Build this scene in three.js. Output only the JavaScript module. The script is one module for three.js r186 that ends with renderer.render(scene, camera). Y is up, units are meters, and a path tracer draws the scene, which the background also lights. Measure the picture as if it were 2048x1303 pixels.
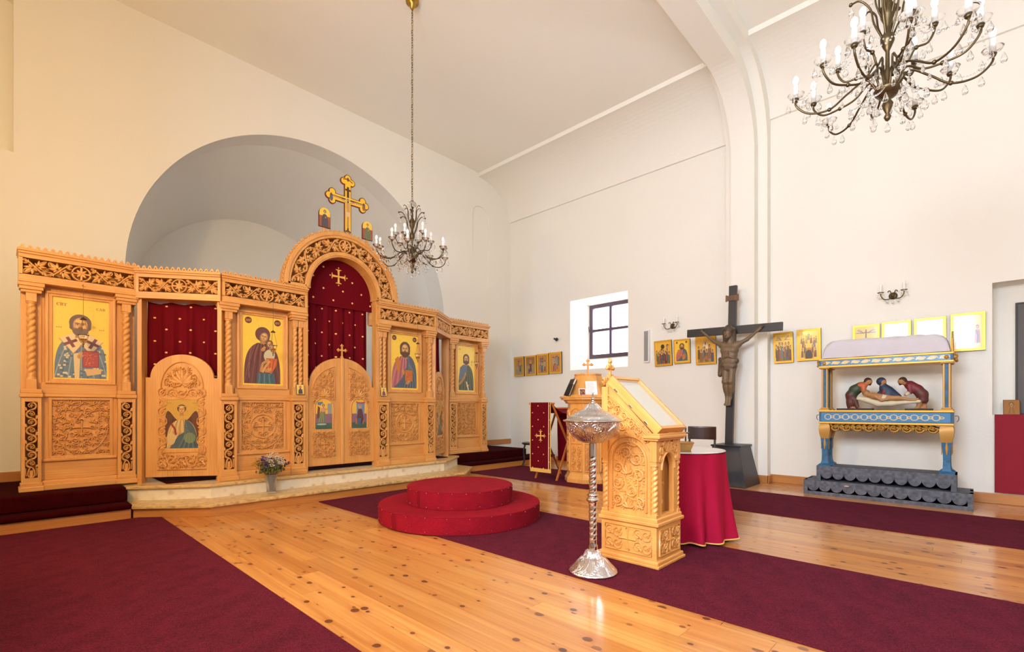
import * as THREE from 'three';
import { mergeGeometries, mergeVertices, toCreasedNormals } from 'three/addons/utils/BufferGeometryUtils.js';
import { RoundedBoxGeometry } from 'three/addons/geometries/RoundedBoxGeometry.js';
import { RectAreaLightUniformsLib } from 'three/addons/lights/RectAreaLightUniformsLib.js';
RectAreaLightUniformsLib.init();

// ------------------------------------------------------------------ camera, daylight, exposure
const scene = new THREE.Scene();
const camera = new THREE.PerspectiveCamera(2 * Math.atan(815 / 974) * 180 / Math.PI, 2048 / 1630, 0.05, 100);
camera.setViewOffset(2048, 1630, 0, 0, 2048, 1303);           // shift lens: verticals stay vertical, horizon below the middle
camera.position.set(0, 1.2, 0);
camera.rotation.y = -0.81042;
const renderer = new THREE.WebGLRenderer({ antialias: true });
renderer.toneMapping = THREE.LinearToneMapping;
renderer.toneMappingExposure = 0.485;
renderer.shadowMap.enabled = true;
scene.background = new THREE.Color(1.0, 1.0, 1.0);            // bright overcast sky
scene.backgroundIntensity = 9;

function windowLight(w, h, x, y, z, tx, ty, tz, intensity, color) {
  const l = new THREE.RectAreaLight(color, intensity, w, h);
  l.position.set(x, y, z); l.lookAt(tx, ty, tz); l.name = 'daylight'; scene.add(l);
}
const DAY = new THREE.Color(0.85, 0.98, 1.21);
windowLight(1.05, 1.15, -1.42, 2.89, -5.71, 5, 2.4, -5.71, 9, DAY);   // north window of the sanctuary bay
windowLight(2.1, 1.8, -1.42, 3.4, -1.05, 5, 3.0, -1.05, 88, DAY);     // large north window of the nave
windowLight(1.05, 1.15, 9.17, 2.89, -5.71, 2, 2.4, -5.71, 20, DAY);    // south window that is in view
windowLight(1.6, 1.8, -1.42, 3.2, 1.9, 5, 2.4, 0.6, 30, DAY);          // second north window of the nave, behind the camera

windowLight(0.8, 1.1, 1.29, 2.0, -9.9, 4, 2.6, -10.6, 30, DAY);        // small window in the north side of the apse, hidden by the screen

// ------------------------------------------------------------------ helpers
let seed = 12345;
const rnd = () => { seed = (seed + 0x6d2b79f5) | 0; let t = Math.imul(seed ^ (seed >>> 15), 1 | seed); t = (t + Math.imul(t ^ (t >>> 7), 61 | t)) ^ t; return ((t ^ (t >>> 14)) >>> 0) / 4294967296; };
const rr = (a, b) => a + (b - a) * rnd();
const V3 = (x, y, z) => new THREE.Vector3(x, y, z), V2 = (x, y) => new THREE.Vector2(x, y);
const PI = Math.PI, lerp = (a, b, t) => a + (b - a) * t, clamp = (x, a, b) => Math.min(b, Math.max(a, x));
const taken = {};
function numbered(n) { if (!(n in taken)) { taken[n] = 0; return n; } taken[n]++; return n + '_' + String(taken[n]).padStart(3, '0'); }
function tag(o, label, category, group, kind) {
  if (label) o.userData.label = label; if (category) o.userData.category = category;
  if (group) o.userData.group = group; if (kind) o.userData.kind = kind; return o;
}
function thing(name, label, category, pos = [0, 0, 0], turn = 0, group) {
  const o = new THREE.Group(); o.name = numbered(name); o.position.set(...pos); o.rotation.y = turn; scene.add(o);
  return tag(o, label, category, group);
}
function part(name, geo, m, parent, label) {
  const g = Array.isArray(geo) ? merge(geo) : geo;
  const o = new THREE.Mesh(g, m); o.name = name; o.castShadow = o.receiveShadow = true;
  if (label) o.userData.label = label; parent.add(o); return o;
}
function solo(name, geo, m, label, category, pos = [0, 0, 0], turn = 0, group) {
  const o = part(numbered(name), geo, m, scene); o.position.set(...pos); o.rotation.y = turn; return tag(o, label, category, group);
}
function struct(name, geo, m, parent = scene) { const o = part(name, geo, m, parent); if (parent === scene) o.userData.kind = 'structure'; return o; }
function structGroup(name) { const o = new THREE.Group(); o.name = name; o.userData.kind = 'structure'; scene.add(o); return o; }
function clean(g) {
  if (g.index) g = g.toNonIndexed();
  for (const k of Object.keys(g.attributes)) if (!['position', 'normal', 'uv', 'color'].includes(k)) g.deleteAttribute(k);
  if (!g.attributes.normal) g.computeVertexNormals();
  if (!g.attributes.uv) boxUV(g);
  g.morphAttributes = {}; g.clearGroups(); return g;
}
function merge(list) { return list.length === 1 ? list[0] : mergeGeometries(list.flat(9).map(clean)); }
// uv in metres from the dominant normal; grain runs along v; axis = direction of the grain
function boxUV(g, axis = 'y', off = 0) {
  if (g.index) g = g.toNonIndexed();
  if (!g.attributes.normal) g.computeVertexNormals();
  const p = g.attributes.position, n = g.attributes.normal, uv = new Float32Array(p.count * 2);
  for (let i = 0; i < p.count; i += 3) {
    let ax = 0, ay = 0, az = 0;
    for (let k = 0; k < 3; k++) { ax += Math.abs(n.getX(i + k)); ay += Math.abs(n.getY(i + k)); az += Math.abs(n.getZ(i + k)); }
    for (let k = 0; k < 3; k++) {
      const x = p.getX(i + k), y = p.getY(i + k), z = p.getZ(i + k); let u, v;
      if (axis === 'y') { v = y; u = ax > az ? z : x; if (ay > ax && ay > az) { u = x; v = z; } }
      else if (axis === 'x') { v = x; u = ay > az ? z : y; if (ax > ay && ax > az) { u = y; v = z; } }
      else { v = z; u = ax > ay ? y : x; if (az > ax && az > ay) { u = x; v = y; } }
      uv[(i + k) * 2] = u + off; uv[(i + k) * 2 + 1] = v + off * 1.7;
    }
  }
  g.setAttribute('uv', new THREE.BufferAttribute(uv, 2)); return g;
}
function box(w, h, d, x = 0, y = 0, z = 0, axis) {
  const g = new THREE.BoxGeometry(w, h, d); g.translate(x, y, z);
  return boxUV(g, axis || (w > h && w > d ? 'x' : h >= d ? 'y' : 'z'), rnd());
}
// box given by its limits
const lim = (x0, x1, y0, y1, z0, z1, axis) => box(x1 - x0, y1 - y0, z1 - z0, (x0 + x1) / 2, (y0 + y1) / 2, (z0 + z1) / 2, axis);
function rbox(w, h, d, x = 0, y = 0, z = 0, r = 0.006, axis, seg = 2) {
  const g = new RoundedBoxGeometry(w, h, d, seg, Math.min(r, w / 2.01, h / 2.01, d / 2.01)); g.translate(x, y, z);
  return boxUV(g, axis || (w > h && w > d ? 'x' : h >= d ? 'y' : 'z'), rnd());
}
const rlim = (x0, x1, y0, y1, z0, z1, r, axis) => rbox(x1 - x0, y1 - y0, z1 - z0, (x0 + x1) / 2, (y0 + y1) / 2, (z0 + z1) / 2, r, axis);
function cyl(r0, r1, h, x, y, z, n = 24) { const g = new THREE.CylinderGeometry(r1, r0, h, n); g.translate(x, y + h / 2, z); return clean(g); }
function lathe(pts, n = 40, x = 0, y = 0, z = 0) { const g = new THREE.LatheGeometry(pts.map(p => V2(p[0], p[1])), n); g.translate(x, y, z); return clean(g); }
function tube(pts, r, seg = 24, rad = 8, closed = false) {
  const c = new THREE.CatmullRomCurve3(pts.map(p => p.isVector3 ? p : V3(...p)), closed); return clean(new THREE.TubeGeometry(c, seg, r, rad, closed));
}
function rod(a, b, r0, r1 = r0, n = 10) {
  const A = V3(...a), Bv = V3(...b), d = Bv.clone().sub(A), g = new THREE.CylinderGeometry(r1, r0, d.length(), n);
  g.applyQuaternion(new THREE.Quaternion().setFromUnitVectors(V3(0, 1, 0), d.clone().normalize()));
  g.translate(...A.add(Bv).multiplyScalar(0.5).toArray()); return clean(g);
}
function bar(a, b, w, d) {   // square bar from a to b
  const A = V3(...a), Bv = V3(...b), v = Bv.clone().sub(A), g = new THREE.BoxGeometry(w, v.length(), d);
  boxUV(g); g.applyQuaternion(new THREE.Quaternion().setFromUnitVectors(V3(0, 1, 0), v.clone().normalize()));
  g.translate(...A.add(Bv).multiplyScalar(0.5).toArray()); return clean(boxUV(g));
}
const ball = (r, x, y, z, n = 12, sy = 1) => { const g = new THREE.SphereGeometry(r, n, Math.max(6, n * 0.7 | 0)); g.scale(1, sy, 1); g.translate(x, y, z); return clean(g); };
function shape(pts, holes = []) {
  const s = new THREE.Shape(pts.map(p => V2(p[0], p[1]))); for (const h of holes) s.holes.push(new THREE.Path(h.map(p => V2(p[0], p[1])))); return s;
}
function ext(s, depth, z = 0, bevel = 0, axis = 'y', seg = 12) {
  let g = new THREE.ExtrudeGeometry(s, { depth: depth - 2 * bevel, bevelEnabled: bevel > 0, bevelSize: bevel, bevelThickness: bevel, bevelOffset: -bevel, bevelSegments: 2, curveSegments: seg });
  g.translate(0, 0, z + bevel); return boxUV(clean(g), axis, rnd());
}
const rect = (x0, y0, x1, y1) => [[x0, y0], [x1, y0], [x1, y1], [x0, y1]];
function arcPts(cx, cy, rx, ry, a0, a1, n) { const o = []; for (let i = 0; i <= n; i++) { const a = lerp(a0, a1, i / n); o.push([cx + rx * Math.cos(a), cy + ry * Math.sin(a)]); } return o; }
const frame = (x0, y0, x1, y1, b, d, z = 0, bevel = 0.004) => ext(shape(rect(x0, y0, x1, y1), [rect(x0 + b, y0 + b, x1 - b, y1 - b).reverse()]), d, z, bevel);

// ------------------------------------------------------------------ textures
const NT = 256, ntab = new Float32Array(NT * NT); for (let i = 0; i < NT * NT; i++) ntab[i] = rnd();
function noise(x, y, px = NT, py = NT) {   // value noise, periodic in px, py cells
  const xi = Math.floor(x), yi = Math.floor(y), fx = x - xi, fy = y - yi, sx = fx * fx * (3 - 2 * fx), sy = fy * fy * (3 - 2 * fy);
  const m = (a, n) => ((a % n) + n) % n, x0 = m(xi, px) % NT, x1 = m(xi + 1, px) % NT, y0 = m(yi, py) % NT, y1 = m(yi + 1, py) % NT;
  return lerp(lerp(ntab[y0 * NT + x0], ntab[y0 * NT + x1], sx), lerp(ntab[y1 * NT + x0], ntab[y1 * NT + x1], sx), sy);
}
function dataTex(n, m, f, srgb = true) {   // f(u, v) -> [r, g, b] 0..255
  const d = new Uint8Array(n * m * 4);
  for (let j = 0; j < m; j++) for (let i = 0; i < n; i++) { const c = f(i / n, j / m), o = (j * n + i) * 4; d[o] = clamp(c[0], 0, 255); d[o + 1] = clamp(c[1], 0, 255); d[o + 2] = clamp(c[2], 0, 255); d[o + 3] = 255; }
  const t = new THREE.DataTexture(d, n, m); t.wrapS = t.wrapT = THREE.RepeatWrapping; t.magFilter = THREE.LinearFilter; if (srgb) t.colorSpace = THREE.SRGBColorSpace; t.needsUpdate = true; return t;
}
function canvasTex(w, h, draw, repeat = false) {
  const c = document.createElement('canvas'); c.width = w; c.height = h; draw(c.getContext('2d'), w, h);
  const t = new THREE.CanvasTexture(c); t.colorSpace = THREE.SRGBColorSpace; if (repeat) t.wrapS = t.wrapT = THREE.RepeatWrapping; return t;
}
const mixc = (a, b, t) => [lerp(a[0], b[0], t), lerp(a[1], b[1], t), lerp(a[2], b[2], t)];
const woodMap = dataTex(512, 1024, (u, v) => {
  const w = noise(u * 4, v * 2, 4, 2) * 0.6, g = noise((u + w * 0.06) * 90, v * 5, 90, 5) * 0.6 + noise(u * 200, v * 9, 200, 9) * 0.4, b = noise(u * 6, v * 3, 6, 3);
  return mixc([196, 130, 60], [230, 172, 96], clamp(g * 0.55 + b * 0.35 + 0.05, 0, 1));
});
const grainBump = dataTex(256, 512, (u, v) => { const g = 255 * (noise(u * 120, v * 6, 120, 6) * 0.7 + noise(u * 40, v * 3, 40, 3) * 0.3); return [g, g, g]; }, false);
const speck = (n, cells, lo, hi) => dataTex(n, n, (u, v) => { const g = lerp(lo, hi, noise(u * cells, v * cells, cells, cells) * 0.6 + noise(u * cells / 4, v * cells / 4, cells / 4, cells / 4) * 0.4); return [g, g, g]; }, false);
const plasterBump = dataTex(512, 512, (u, v) => { const g = 255 * (noise(u * 128, v * 128, 128, 128) * 0.45 + noise(u * 40, v * 40, 40, 40) * 0.35 + noise(u * 8, v * 8, 8, 8) * 0.2); return [g, g, g]; }, false);
const pileBump = speck(512, 256, 0, 255);
const carpetMap = dataTex(512, 512, (u, v) => { const k = 0.5 + 0.78 * (noise(u * 170, v * 170, 170, 170) * 0.5 + noise(u * 250, v * 250, 250, 250) * 0.35 + noise(u * 9, v * 9, 9, 9) * 0.15); return [102 * k, 29 * k, 42 * k]; });
const redCarpetMap = dataTex(512, 512, (u, v) => { const k = 0.74 + 0.36 * (noise(u * 150, v * 150, 150, 150) * 0.5 + noise(u * 250, v * 250, 250, 250) * 0.3 + noise(u * 7, v * 7, 7, 7) * 0.2); return [158 * k, 22 * k, 38 * k]; });
// pine boards: 8 lanes of 0.15 m across, 5 m long, with knots
const PINE_W = 1.2, PINE_L = 5;
const knots = []; for (let i = 0; i < 150; i++) knots.push([rnd(), rnd(), rr(0.006, 0.018) * (rnd() < 0.25 ? 1.3 : 1), rr(0.4, 1)]);
const pineMap = (() => {
  const W = 1536, Hh = 2048, d = new Uint8Array(W * Hh * 4), lane = []; for (let i = 0; i < 8; i++) lane.push([rr(-0.12, 0.12), rr(0, 9)]);
  const warp = new Float32Array(W * Hh), dark = new Float32Array(W * Hh), halo = new Float32Array(W * Hh);
  for (const [ku, kv, r, a] of knots) {
    const rx = r / PINE_W * W, ry = r * 1.25 / PINE_L * Hh;
    for (let j = -Math.ceil(ry * 6); j <= ry * 6; j++) for (let i = -Math.ceil(rx * 3); i <= rx * 3; i++) {
      const x = ((ku * W + i | 0) + W) % W, y = ((kv * Hh + j | 0) + Hh) % Hh, q = Math.hypot(i / rx, j / ry), q2 = Math.hypot(i / rx / 1.6, j / ry / 3.2), o = y * W + x;
      if (q < 1.15) dark[o] = Math.max(dark[o], a * clamp((1.15 - q) * 5, 0, 1));
      halo[o] = Math.max(halo[o], a * 0.55 * Math.exp(-q2 * q2 * 1.6)); warp[o] += Math.exp(-q2 * q2) * 0.012 * Math.sign(i || 1);
    }
  }
  for (let j = 0; j < Hh; j++) for (let i = 0; i < W; i++) {
    const u = i / W, v = j / Hh, o = j * W + i, L = lane[u * 8 | 0], uu = u + warp[o] + 0.01 * noise(u * 10 + L[1], v * 8, 256, 8);
    const ring = noise(uu * 95 + L[1], v * 6, 256, 6) * 0.62 + noise(uu * 260, v * 14, 256, 14) * 0.38, big = noise(u * 8 + L[1], v * 5, 256, 5);
    let c = mixc([184, 112, 48], [220, 158, 84], clamp(ring * 0.85 + (big - 0.5) * 0.45 + L[0] + 0.1, 0, 1));
    c = mixc(c, [168, 88, 36], halo[o]); c = mixc(c, [74, 32, 14], dark[o] * 0.92);
    d[o * 4] = c[0]; d[o * 4 + 1] = c[1]; d[o * 4 + 2] = c[2]; d[o * 4 + 3] = 255;
  }
  const t = new THREE.DataTexture(d, W, Hh); t.wrapS = t.wrapT = THREE.RepeatWrapping; t.magFilter = THREE.LinearFilter; t.colorSpace = THREE.SRGBColorSpace; t.needsUpdate = true; return t;
})();
const rep = (t, a, b = a) => { const c = t.clone(); c.repeat.set(a, b); c.needsUpdate = true; return c; };
const S = (o) => new THREE.MeshStandardMaterial(o), Ph = (o) => new THREE.MeshPhysicalMaterial(o);
const lin = (r, g, b) => new THREE.Color().setRGB(r, g, b);

const M = {
  plaster: S({ color: 0xf1ecdf, roughness: 0.9, bumpMap: rep(plasterBump, 1.2), bumpScale: 0.0012 }),
  plasterStep: S({ color: 0xf0ece2, roughness: 0.85 }),
  oak: Ph({ map: rep(woodMap, 2, 1), roughness: 0.48, bumpMap: rep(grainBump, 4, 2), bumpScale: 0.0006, clearcoat: 0.25, clearcoatRoughness: 0.35 }),
  oakCarved: Ph({ map: rep(woodMap, 2, 1), roughness: 0.42, clearcoat: 0.3, clearcoatRoughness: 0.35, side: THREE.DoubleSide }),
  beech: Ph({ map: rep(woodMap, 2, 1), color: lin(1.18, 1.16, 1.1), roughness: 0.4, clearcoat: 0.35, clearcoatRoughness: 0.3, side: THREE.DoubleSide }),
  stairWood: Ph({ map: rep(woodMap, 2, 1), color: lin(0.75, 0.62, 0.5), roughness: 0.42, clearcoat: 0.3, clearcoatRoughness: 0.3 }),
  carpet: Ph({ map: rep(carpetMap, 1.4), roughness: 1, specularIntensity: 0.15, bumpMap: rep(pileBump, 3), bumpScale: 0.003, sheen: 0.12, sheenColor: new THREE.Color(0x8a5a86), sheenRoughness: 0.5 }),
  stepCarpet: Ph({ specularIntensity: 0.15, map: rep(redCarpetMap, 1.4), color: lin(0.12, 0.07, 0.08), roughness: 1, bumpMap: rep(pileBump, 3), bumpScale: 0.003 }),
  ambo: Ph({ specularIntensity: 0.2, map: rep(redCarpetMap, 1.4), roughness: 0.95, bumpMap: rep(pileBump, 3), bumpScale: 0.003 }),
  velvet: Ph({ specularIntensity: 0.2, color: 0x7a0a1c, roughness: 0.85, sheen: 1, sheenColor: new THREE.Color(0xe0284a), sheenRoughness: 0.35, side: THREE.DoubleSide }),
  gold: S({ color: 0xd9a63c, metalness: 0.75, roughness: 0.35 }),
  gilt: S({ color: 0xb88a3a, metalness: 0.35, roughness: 0.5, side: THREE.DoubleSide }),
  goldThread: S({ color: 0xe2b65a, roughness: 0.6 }),
  brass: S({ color: 0xb08a3c, metalness: 1, roughness: 0.28 }),
  oldBrass: S({ color: 0x5e4e34, metalness: 0.85, roughness: 0.38, side: THREE.DoubleSide }),
  silver: S({ color: 0xd2cfd0, metalness: 1, roughness: 0.12 }),
  glass: Ph({ color: 0xffffff, transmission: 1, roughness: 0.03, ior: 1.5, thickness: 0.01, attenuationColor: new THREE.Color(0xf4f0e8), attenuationDistance: 0.5 }),
  pane: Ph({ color: 0xffffff, transmission: 1, roughness: 0.02, thickness: 0 }),
  candle: S({ color: 0xf6f3ea, roughness: 0.5 }),
  bulb: Ph({ color: 0xfaf8f4, roughness: 0.25, clearcoat: 0.6 }),
  black: Ph({ color: 0x1b1a1c, roughness: 0.45, clearcoat: 0.3, clearcoatRoughness: 0.4 }),
  darkWood: Ph({ color: 0x2c1710, roughness: 0.3, clearcoat: 0.6, clearcoatRoughness: 0.2 }),
  brownSide: S({ color: 0x3a1d12, roughness: 0.6 }),
  winFrame: S({ color: 0x54424e, roughness: 0.5 }),
  white: S({ color: 0xf4f2ee, roughness: 0.6 }),
};
// ------------------------------------------------------------------ the room
const XL = -0.9, XR = 8.6, ZE = -8.23, ZW = 3.2, CX = 3.85;
// floor: slab with pine boards as pieces
{
  const fl = structGroup('floor');
  struct('subfloor', lim(XL - 0.6, XR + 0.6, -0.3, -0.022, ZE - 3.6, ZW + 0.6), S({ color: 0x6b4a2c, roughness: 0.9 }), fl);
  const mats = [1, 0.93, 1.05, 0.87, 0.98].map((k, i) => Ph({ map: pineMap, color: lin(k, k * (i === 3 ? 0.95 : 1), k * (i === 3 ? 0.88 : 1)), roughness: 0.34, clearcoat: 0.55, clearcoatRoughness: 0.12 }));
  const bw = 0.14, z0 = -6.9;
  for (let x = XL; x < XR - 0.01; x += bw) {
    let z = z0 - rr(0, 1.5);
    while (z < ZW) {
      const len = rr(2.6, 4.4), za = Math.max(z, z0), zb = Math.min(z + len, ZW), x1 = Math.min(x + bw, XR);
      if (zb - za > 0.05) {
        const w = x1 - x - 0.0016, l = zb - za - 0.0016, dip = rr(0, 0.0006);
        const g = new THREE.BoxGeometry(w, 0.021, l); g.translate(x + bw / 2 - (bw - (x1 - x)) / 2, -0.0105 - dip, (za + zb) / 2);
        const p = g.attributes.position, uv = g.attributes.uv, lane = (rnd() * 8 | 0) * 0.15, off = rr(0, 5);
        for (let i = 0; i < p.count; i++) uv.setXY(i, (lane + 0.005 + (p.getX(i) - x)) / PINE_W, (p.getZ(i) + off) / PINE_L);
        part('plank', g, mats[rnd() * 5 | 0], fl);
      }
      z += len;
    }
  }
}
// east wall with the apse arch and two blind niches
const AC = [CX, 3.03], AR = 2.7;
{
  const arch = [[AC[0] - AR, 0.2], [AC[0] - AR, AC[1]], ...arcPts(AC[0], AC[1], AR, AR, PI, 0, 64), [AC[0] + AR, 0.2]].reverse();
  const nr = [[7.36, 3.95], ...arcPts(7.61, 5.62, 0.25, 0.2, PI, 0, 14), [7.86, 3.95]].reverse();
  const nl = [[-0.55, 4.22], [-0.55, 6.02], [-0.3, 6.2], [0.11, 6.05], [0.11, 4.22]].reverse();
  const w = struct('wall_east', ext(shape(rect(XL - 0.6, -0.3, XR + 0.6, 7.4), [arch, nr, nl]), 0.5, ZE - 0.5, 0, 'y', 40), M.plaster);
  struct('niche_back', lim(7.3, 7.92, 3.9, 5.9, ZE - 0.5, ZE - 0.035), M.plaster, w);
  struct('niche_back', lim(-0.6, 0.16, 4.18, 6.24, ZE - 0.5, ZE - 0.16), M.plaster, w);
  // apse: tapering barrel vault and flat back wall
  const prof = (r, y0) => [[AC[0] - r, y0], [AC[0] - r, AC[1]], ...arcPts(AC[0], AC[1], r, r, PI, 0, 48), [AC[0] + r, y0]];
  const z1 = ZE - 0.45, z2 = -11.45, pos = [], idx = [], A = prof(AR + 0.0, -0.3), Bk = prof(2.22, -0.3), A2 = prof(AR + 0.3, -0.3), B2 = prof(2.55, -0.3), n = A.length;
  const t1 = (ZE - z1) / (ZE - z2), Am = A.map((p, i) => [lerp(p[0], Bk[i][0], t1 * 0.0), lerp(p[1], Bk[i][1], t1 * 0.0)]);
  for (const [P, z] of [[Am, z1], [Bk, z2], [A2, z1], [B2, z2]]) for (const p of P) pos.push(p[0], p[1], z);
  for (let i = 1; i < n - 1; i++) { idx.push(i, i + 1, n + i, i + 1, n + i + 1, n + i); const o = 2 * n; idx.push(o + i, o + n + i, o + i + 1, o + i + 1, o + n + i, o + n + i + 1); }
  const g = new THREE.BufferGeometry(); g.setAttribute('position', new THREE.Float32BufferAttribute(pos, 3)); g.setIndex(idx); g.computeVertexNormals();
  const apsem = M.plaster.clone(); apsem.side = THREE.DoubleSide;
  struct('wall_apse', boxUV(g), apsem);
  { // north side of the apse, pierced by a small window
    const a = [AC[0] - AR, z1], b = [AC[0] - 2.22, z2], L = Math.hypot(b[0] - a[0], b[1] - a[1]), th = Math.atan2(b[0] - a[0], -(b[1] - a[1]));
    const g = new THREE.ExtrudeGeometry(shape(rect(-0.4, -0.3, L + 0.2, AC[1] + 0.02), [rect(0.85, 1.4, 1.65, 2.55).reverse()]), { depth: 0.3, bevelEnabled: false });
    g.rotateY(PI / 2 - th); g.translate(a[0], 0, a[1]); const w = struct('wall_apse_north', boxUV(clean(g)), M.plaster);
    const f = new THREE.ExtrudeGeometry(shape(rect(0.85, 1.4, 1.65, 2.55), [rect(0.9, 1.45, 1.6, 2.5).reverse()]), { depth: 0.05, bevelEnabled: false }); f.rotateY(PI / 2 - th); f.translate(a[0] - 0.12, 0, a[1]); struct('window_frame', boxUV(clean(f)), M.winFrame, w);
  }
  struct('floor_apse', lim(AC[0] - 3, AC[0] + 3, 0.0, 0.3, z2, ZE - 0.001), S({ color: 0x5a1420, roughness: 1 }));
  struct('wall_apse_back', lim(AC[0] - 3.2, AC[0] + 3.2, -0.3, 6.2, z2 - 0.3, z2), M.plaster);
}
// side walls; shapes are drawn in (z, y)
function sideWall(name, x0, holes) {
  const g = new THREE.ExtrudeGeometry(shape(rect(ZE - 0.4, -0.3, ZW + 0.6, 7.4), holes.map(h => rect(...h).reverse())), { depth: 0.6, bevelEnabled: false });
  g.rotateY(-PI / 2); g.translate(x0 + 0.6, 0, 0);       // (z,y) plane -> wall along z
  return struct(name, boxUV(clean(g)), M.plaster);
}
const WIN = [-6.42, 2.02, -5.0, 3.53], WINB = [-2.2, 2.4, 0.1, 4.4], WINC = [0.95, 2.2, 2.85, 4.2];
sideWall('wall_south', XR, [WIN, [0.155, 1.11, 1.6, 2.77]]);
sideWall('wall_north', XL - 0.6, [WIN, WINB, WINC]);
struct('wall_west', ext(shape(rect(XL - 0.6, -0.3, XR + 0.6, 7.4)), 0.6, ZW, 0), M.plaster);
struct('niche_back', lim(8.92, 9.2, 1.0, 2.9, 0.05, 1.7), M.plaster).name = 'wall_niche';
// windows
function makeWindow(n, z0, y0, z1, y1, inX, outX, dir, F) {   // dir = +1: glass lies towards +x
  const w = structGroup('window_' + n), [fz0, fy0, fz1, fy1] = F, sh = (g, x) => { g.rotateY(-PI / 2); g.translate(x, 0, 0); return boxUV(clean(g)); };
  const P = [[z0, y0], [z1, y0], [z1, y1], [z0, y1]], Q = [[fz0, fy0], [fz1, fy0], [fz1, fy1], [fz0, fy1]], pos = [];
  for (let i = 0; i < 4; i++) { const a = P[i], b = P[(i + 1) % 4], c = Q[(i + 1) % 4], d = Q[i]; for (const [p, x] of [[a, inX], [b, inX], [c, outX], [a, inX], [c, outX], [d, outX]]) pos.push(x, p[1], p[0]); }
  const g = new THREE.BufferGeometry(); g.setAttribute('position', new THREE.Float32BufferAttribute(pos, 3)); g.computeVertexNormals();
  const rm = M.plaster.clone(); rm.side = THREE.DoubleSide; struct('reveal', boxUV(g), rm, w);
  const b = 0.07, mz = (fz0 + fz1) / 2, my = (fy0 + fy1) / 2 + 0.02, x = outX;
  const ex = (s) => sh(new THREE.ExtrudeGeometry(s, { depth: 0.06, bevelEnabled: true, bevelSize: 0.006, bevelThickness: 0.006, bevelSegments: 1 }), x + 0.03);
  part('frame', ex(shape(rect(fz0, fy0, fz1, fy1), [rect(fz0 + b, fy0 + b, fz1 - b, fy1 - b).reverse()])), M.winFrame, w);
  part('mullion', lim(x - 0.03, x + 0.025, fy0 + b, fy1 - b, mz - 0.028, mz + 0.028), M.winFrame, w);
  part('transom', lim(x - 0.028, x + 0.023, my - 0.028, my + 0.028, fz0 + b, fz1 - b, 'z'), M.winFrame, w);
  for (const [a, c] of [[fz0 + b, mz - 0.028], [mz + 0.028, fz1 - b]]) for (const [d, e] of [[fy0 + b, my - 0.028], [my + 0.028, fy1 - b]]) part('pane', lim(x + 0.004, x + 0.008, d, e, a, c), M.pane, w);
  part('handle', [rod([x - dir * 0.05, my - 0.02, fz0 + 0.035], [x - dir * 0.1, my - 0.02, fz0 + 0.035], 0.009), rod([x - dir * 0.1, my - 0.03, fz0 + 0.035], [x - dir * 0.1, my + 0.09, fz0 + 0.02], 0.009)], M.black, w);
  return w;
}
makeWindow(1, ...WIN, XR, 9.12, 1, [-6.245, 2.3, -5.175, 3.47]);
makeWindow(2, ...WIN, XL, XL - 0.5, -1, [-6.245, 2.3, -5.175, 3.47]);
makeWindow(3, ...WINB, XL, XL - 0.5, -1, [-2.1, 2.5, 0.0, 4.3]);
makeWindow(4, ...WINC, XL, XL - 0.5, -1, [1.05, 2.3, 2.75, 4.1]);
// ceilings: coves along the side walls, a shallow groined panel between
function ceiling(name, z0, z1, dy, mz) {
  const c = structGroup(name), half = 3.68, prof = (s) => {
    const a = [[CX + s * 4.71, 5.70 + dy], ...arcPts(CX + s * 3.68, 5.66 + dy, s * 1.03, 0.82, 0.05, PI / 2, 18), [CX + s * half, 6.56 + dy], [CX + s * (half + 0.1), 6.6 + dy], [CX + s * 5.3, 6.6 + dy], [CX + s * 5.3, 5.70 + dy]];
    return s > 0 ? a : a.reverse();
  };
  for (const s of [1, -1]) struct('cove', ext(shape(prof(s)), z1 - z0, z0, 0, 'z'), M.plaster, c);
  const N = 40, pos = [], idx = [], b = (z1 - z0) / 2;
  for (let j = 0; j <= N; j++) for (let i = 0; i <= N; i++) {
    const x = lerp(-half - 0.05, half + 0.05, i / N), z = lerp(z0, z1, j / N), m = Math.max(Math.min(1, Math.abs(x) / half), Math.min(1, Math.abs(z - mz) / b));
    pos.push(CX + x, 6.555 + dy + 0.25 * (1 - Math.pow(m, 1.7)), z);
  }
  for (let j = 0; j < N; j++) for (let i = 0; i < N; i++) { const a = j * (N + 1) + i; idx.push(a, a + 1, a + N + 1, a + 1, a + N + 2, a + N + 1); }
  const g = new THREE.BufferGeometry(); g.setAttribute('position', new THREE.Float32BufferAttribute(pos, 3)); g.setIndex(idx); g.computeVertexNormals();
  const cm = M.plaster.clone(); cm.side = THREE.DoubleSide; struct('vault', boxUV(g, 'z'), cm, c);
  struct('roof', lim(XL - 0.6, XR + 0.6, 7.2 + dy, 7.4 + dy, z0, z1), M.plaster, c);
}
ceiling('ceiling', ZE, -2.72, 0, -5.63);
ceiling('ceiling_nave', -2.72, ZW, 0.15, 0.2);
// transverse arch with stepped pilasters
{
  const t = structGroup('trim_1'), ring = (x1, top, ry, spring) => {
    const x0 = 2 * CX - x1, rx = 1.0;
    return shape(rect(XL - 0.05, -0.02, XR + 0.05, 7.3), [[[x0, -0.01], [x0, spring], ...arcPts(x0 + rx, spring, rx, ry, PI, PI / 2, 16), [CX, top + 0.06], ...arcPts(x1 - rx, spring, rx, ry, PI / 2, 0, 16), [x1, -0.01]].reverse()]);
  };
  struct('pilaster_outer', ext(ring(8.43, 6.52, 1.16, 5.36), 0.64, -3.04, 0), M.plaster, t);
  struct('pilaster_inner', ext(ring(8.25, 6.29, 0.99, 5.3), 0.36, -2.9, 0), M.plaster, t);
}
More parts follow.
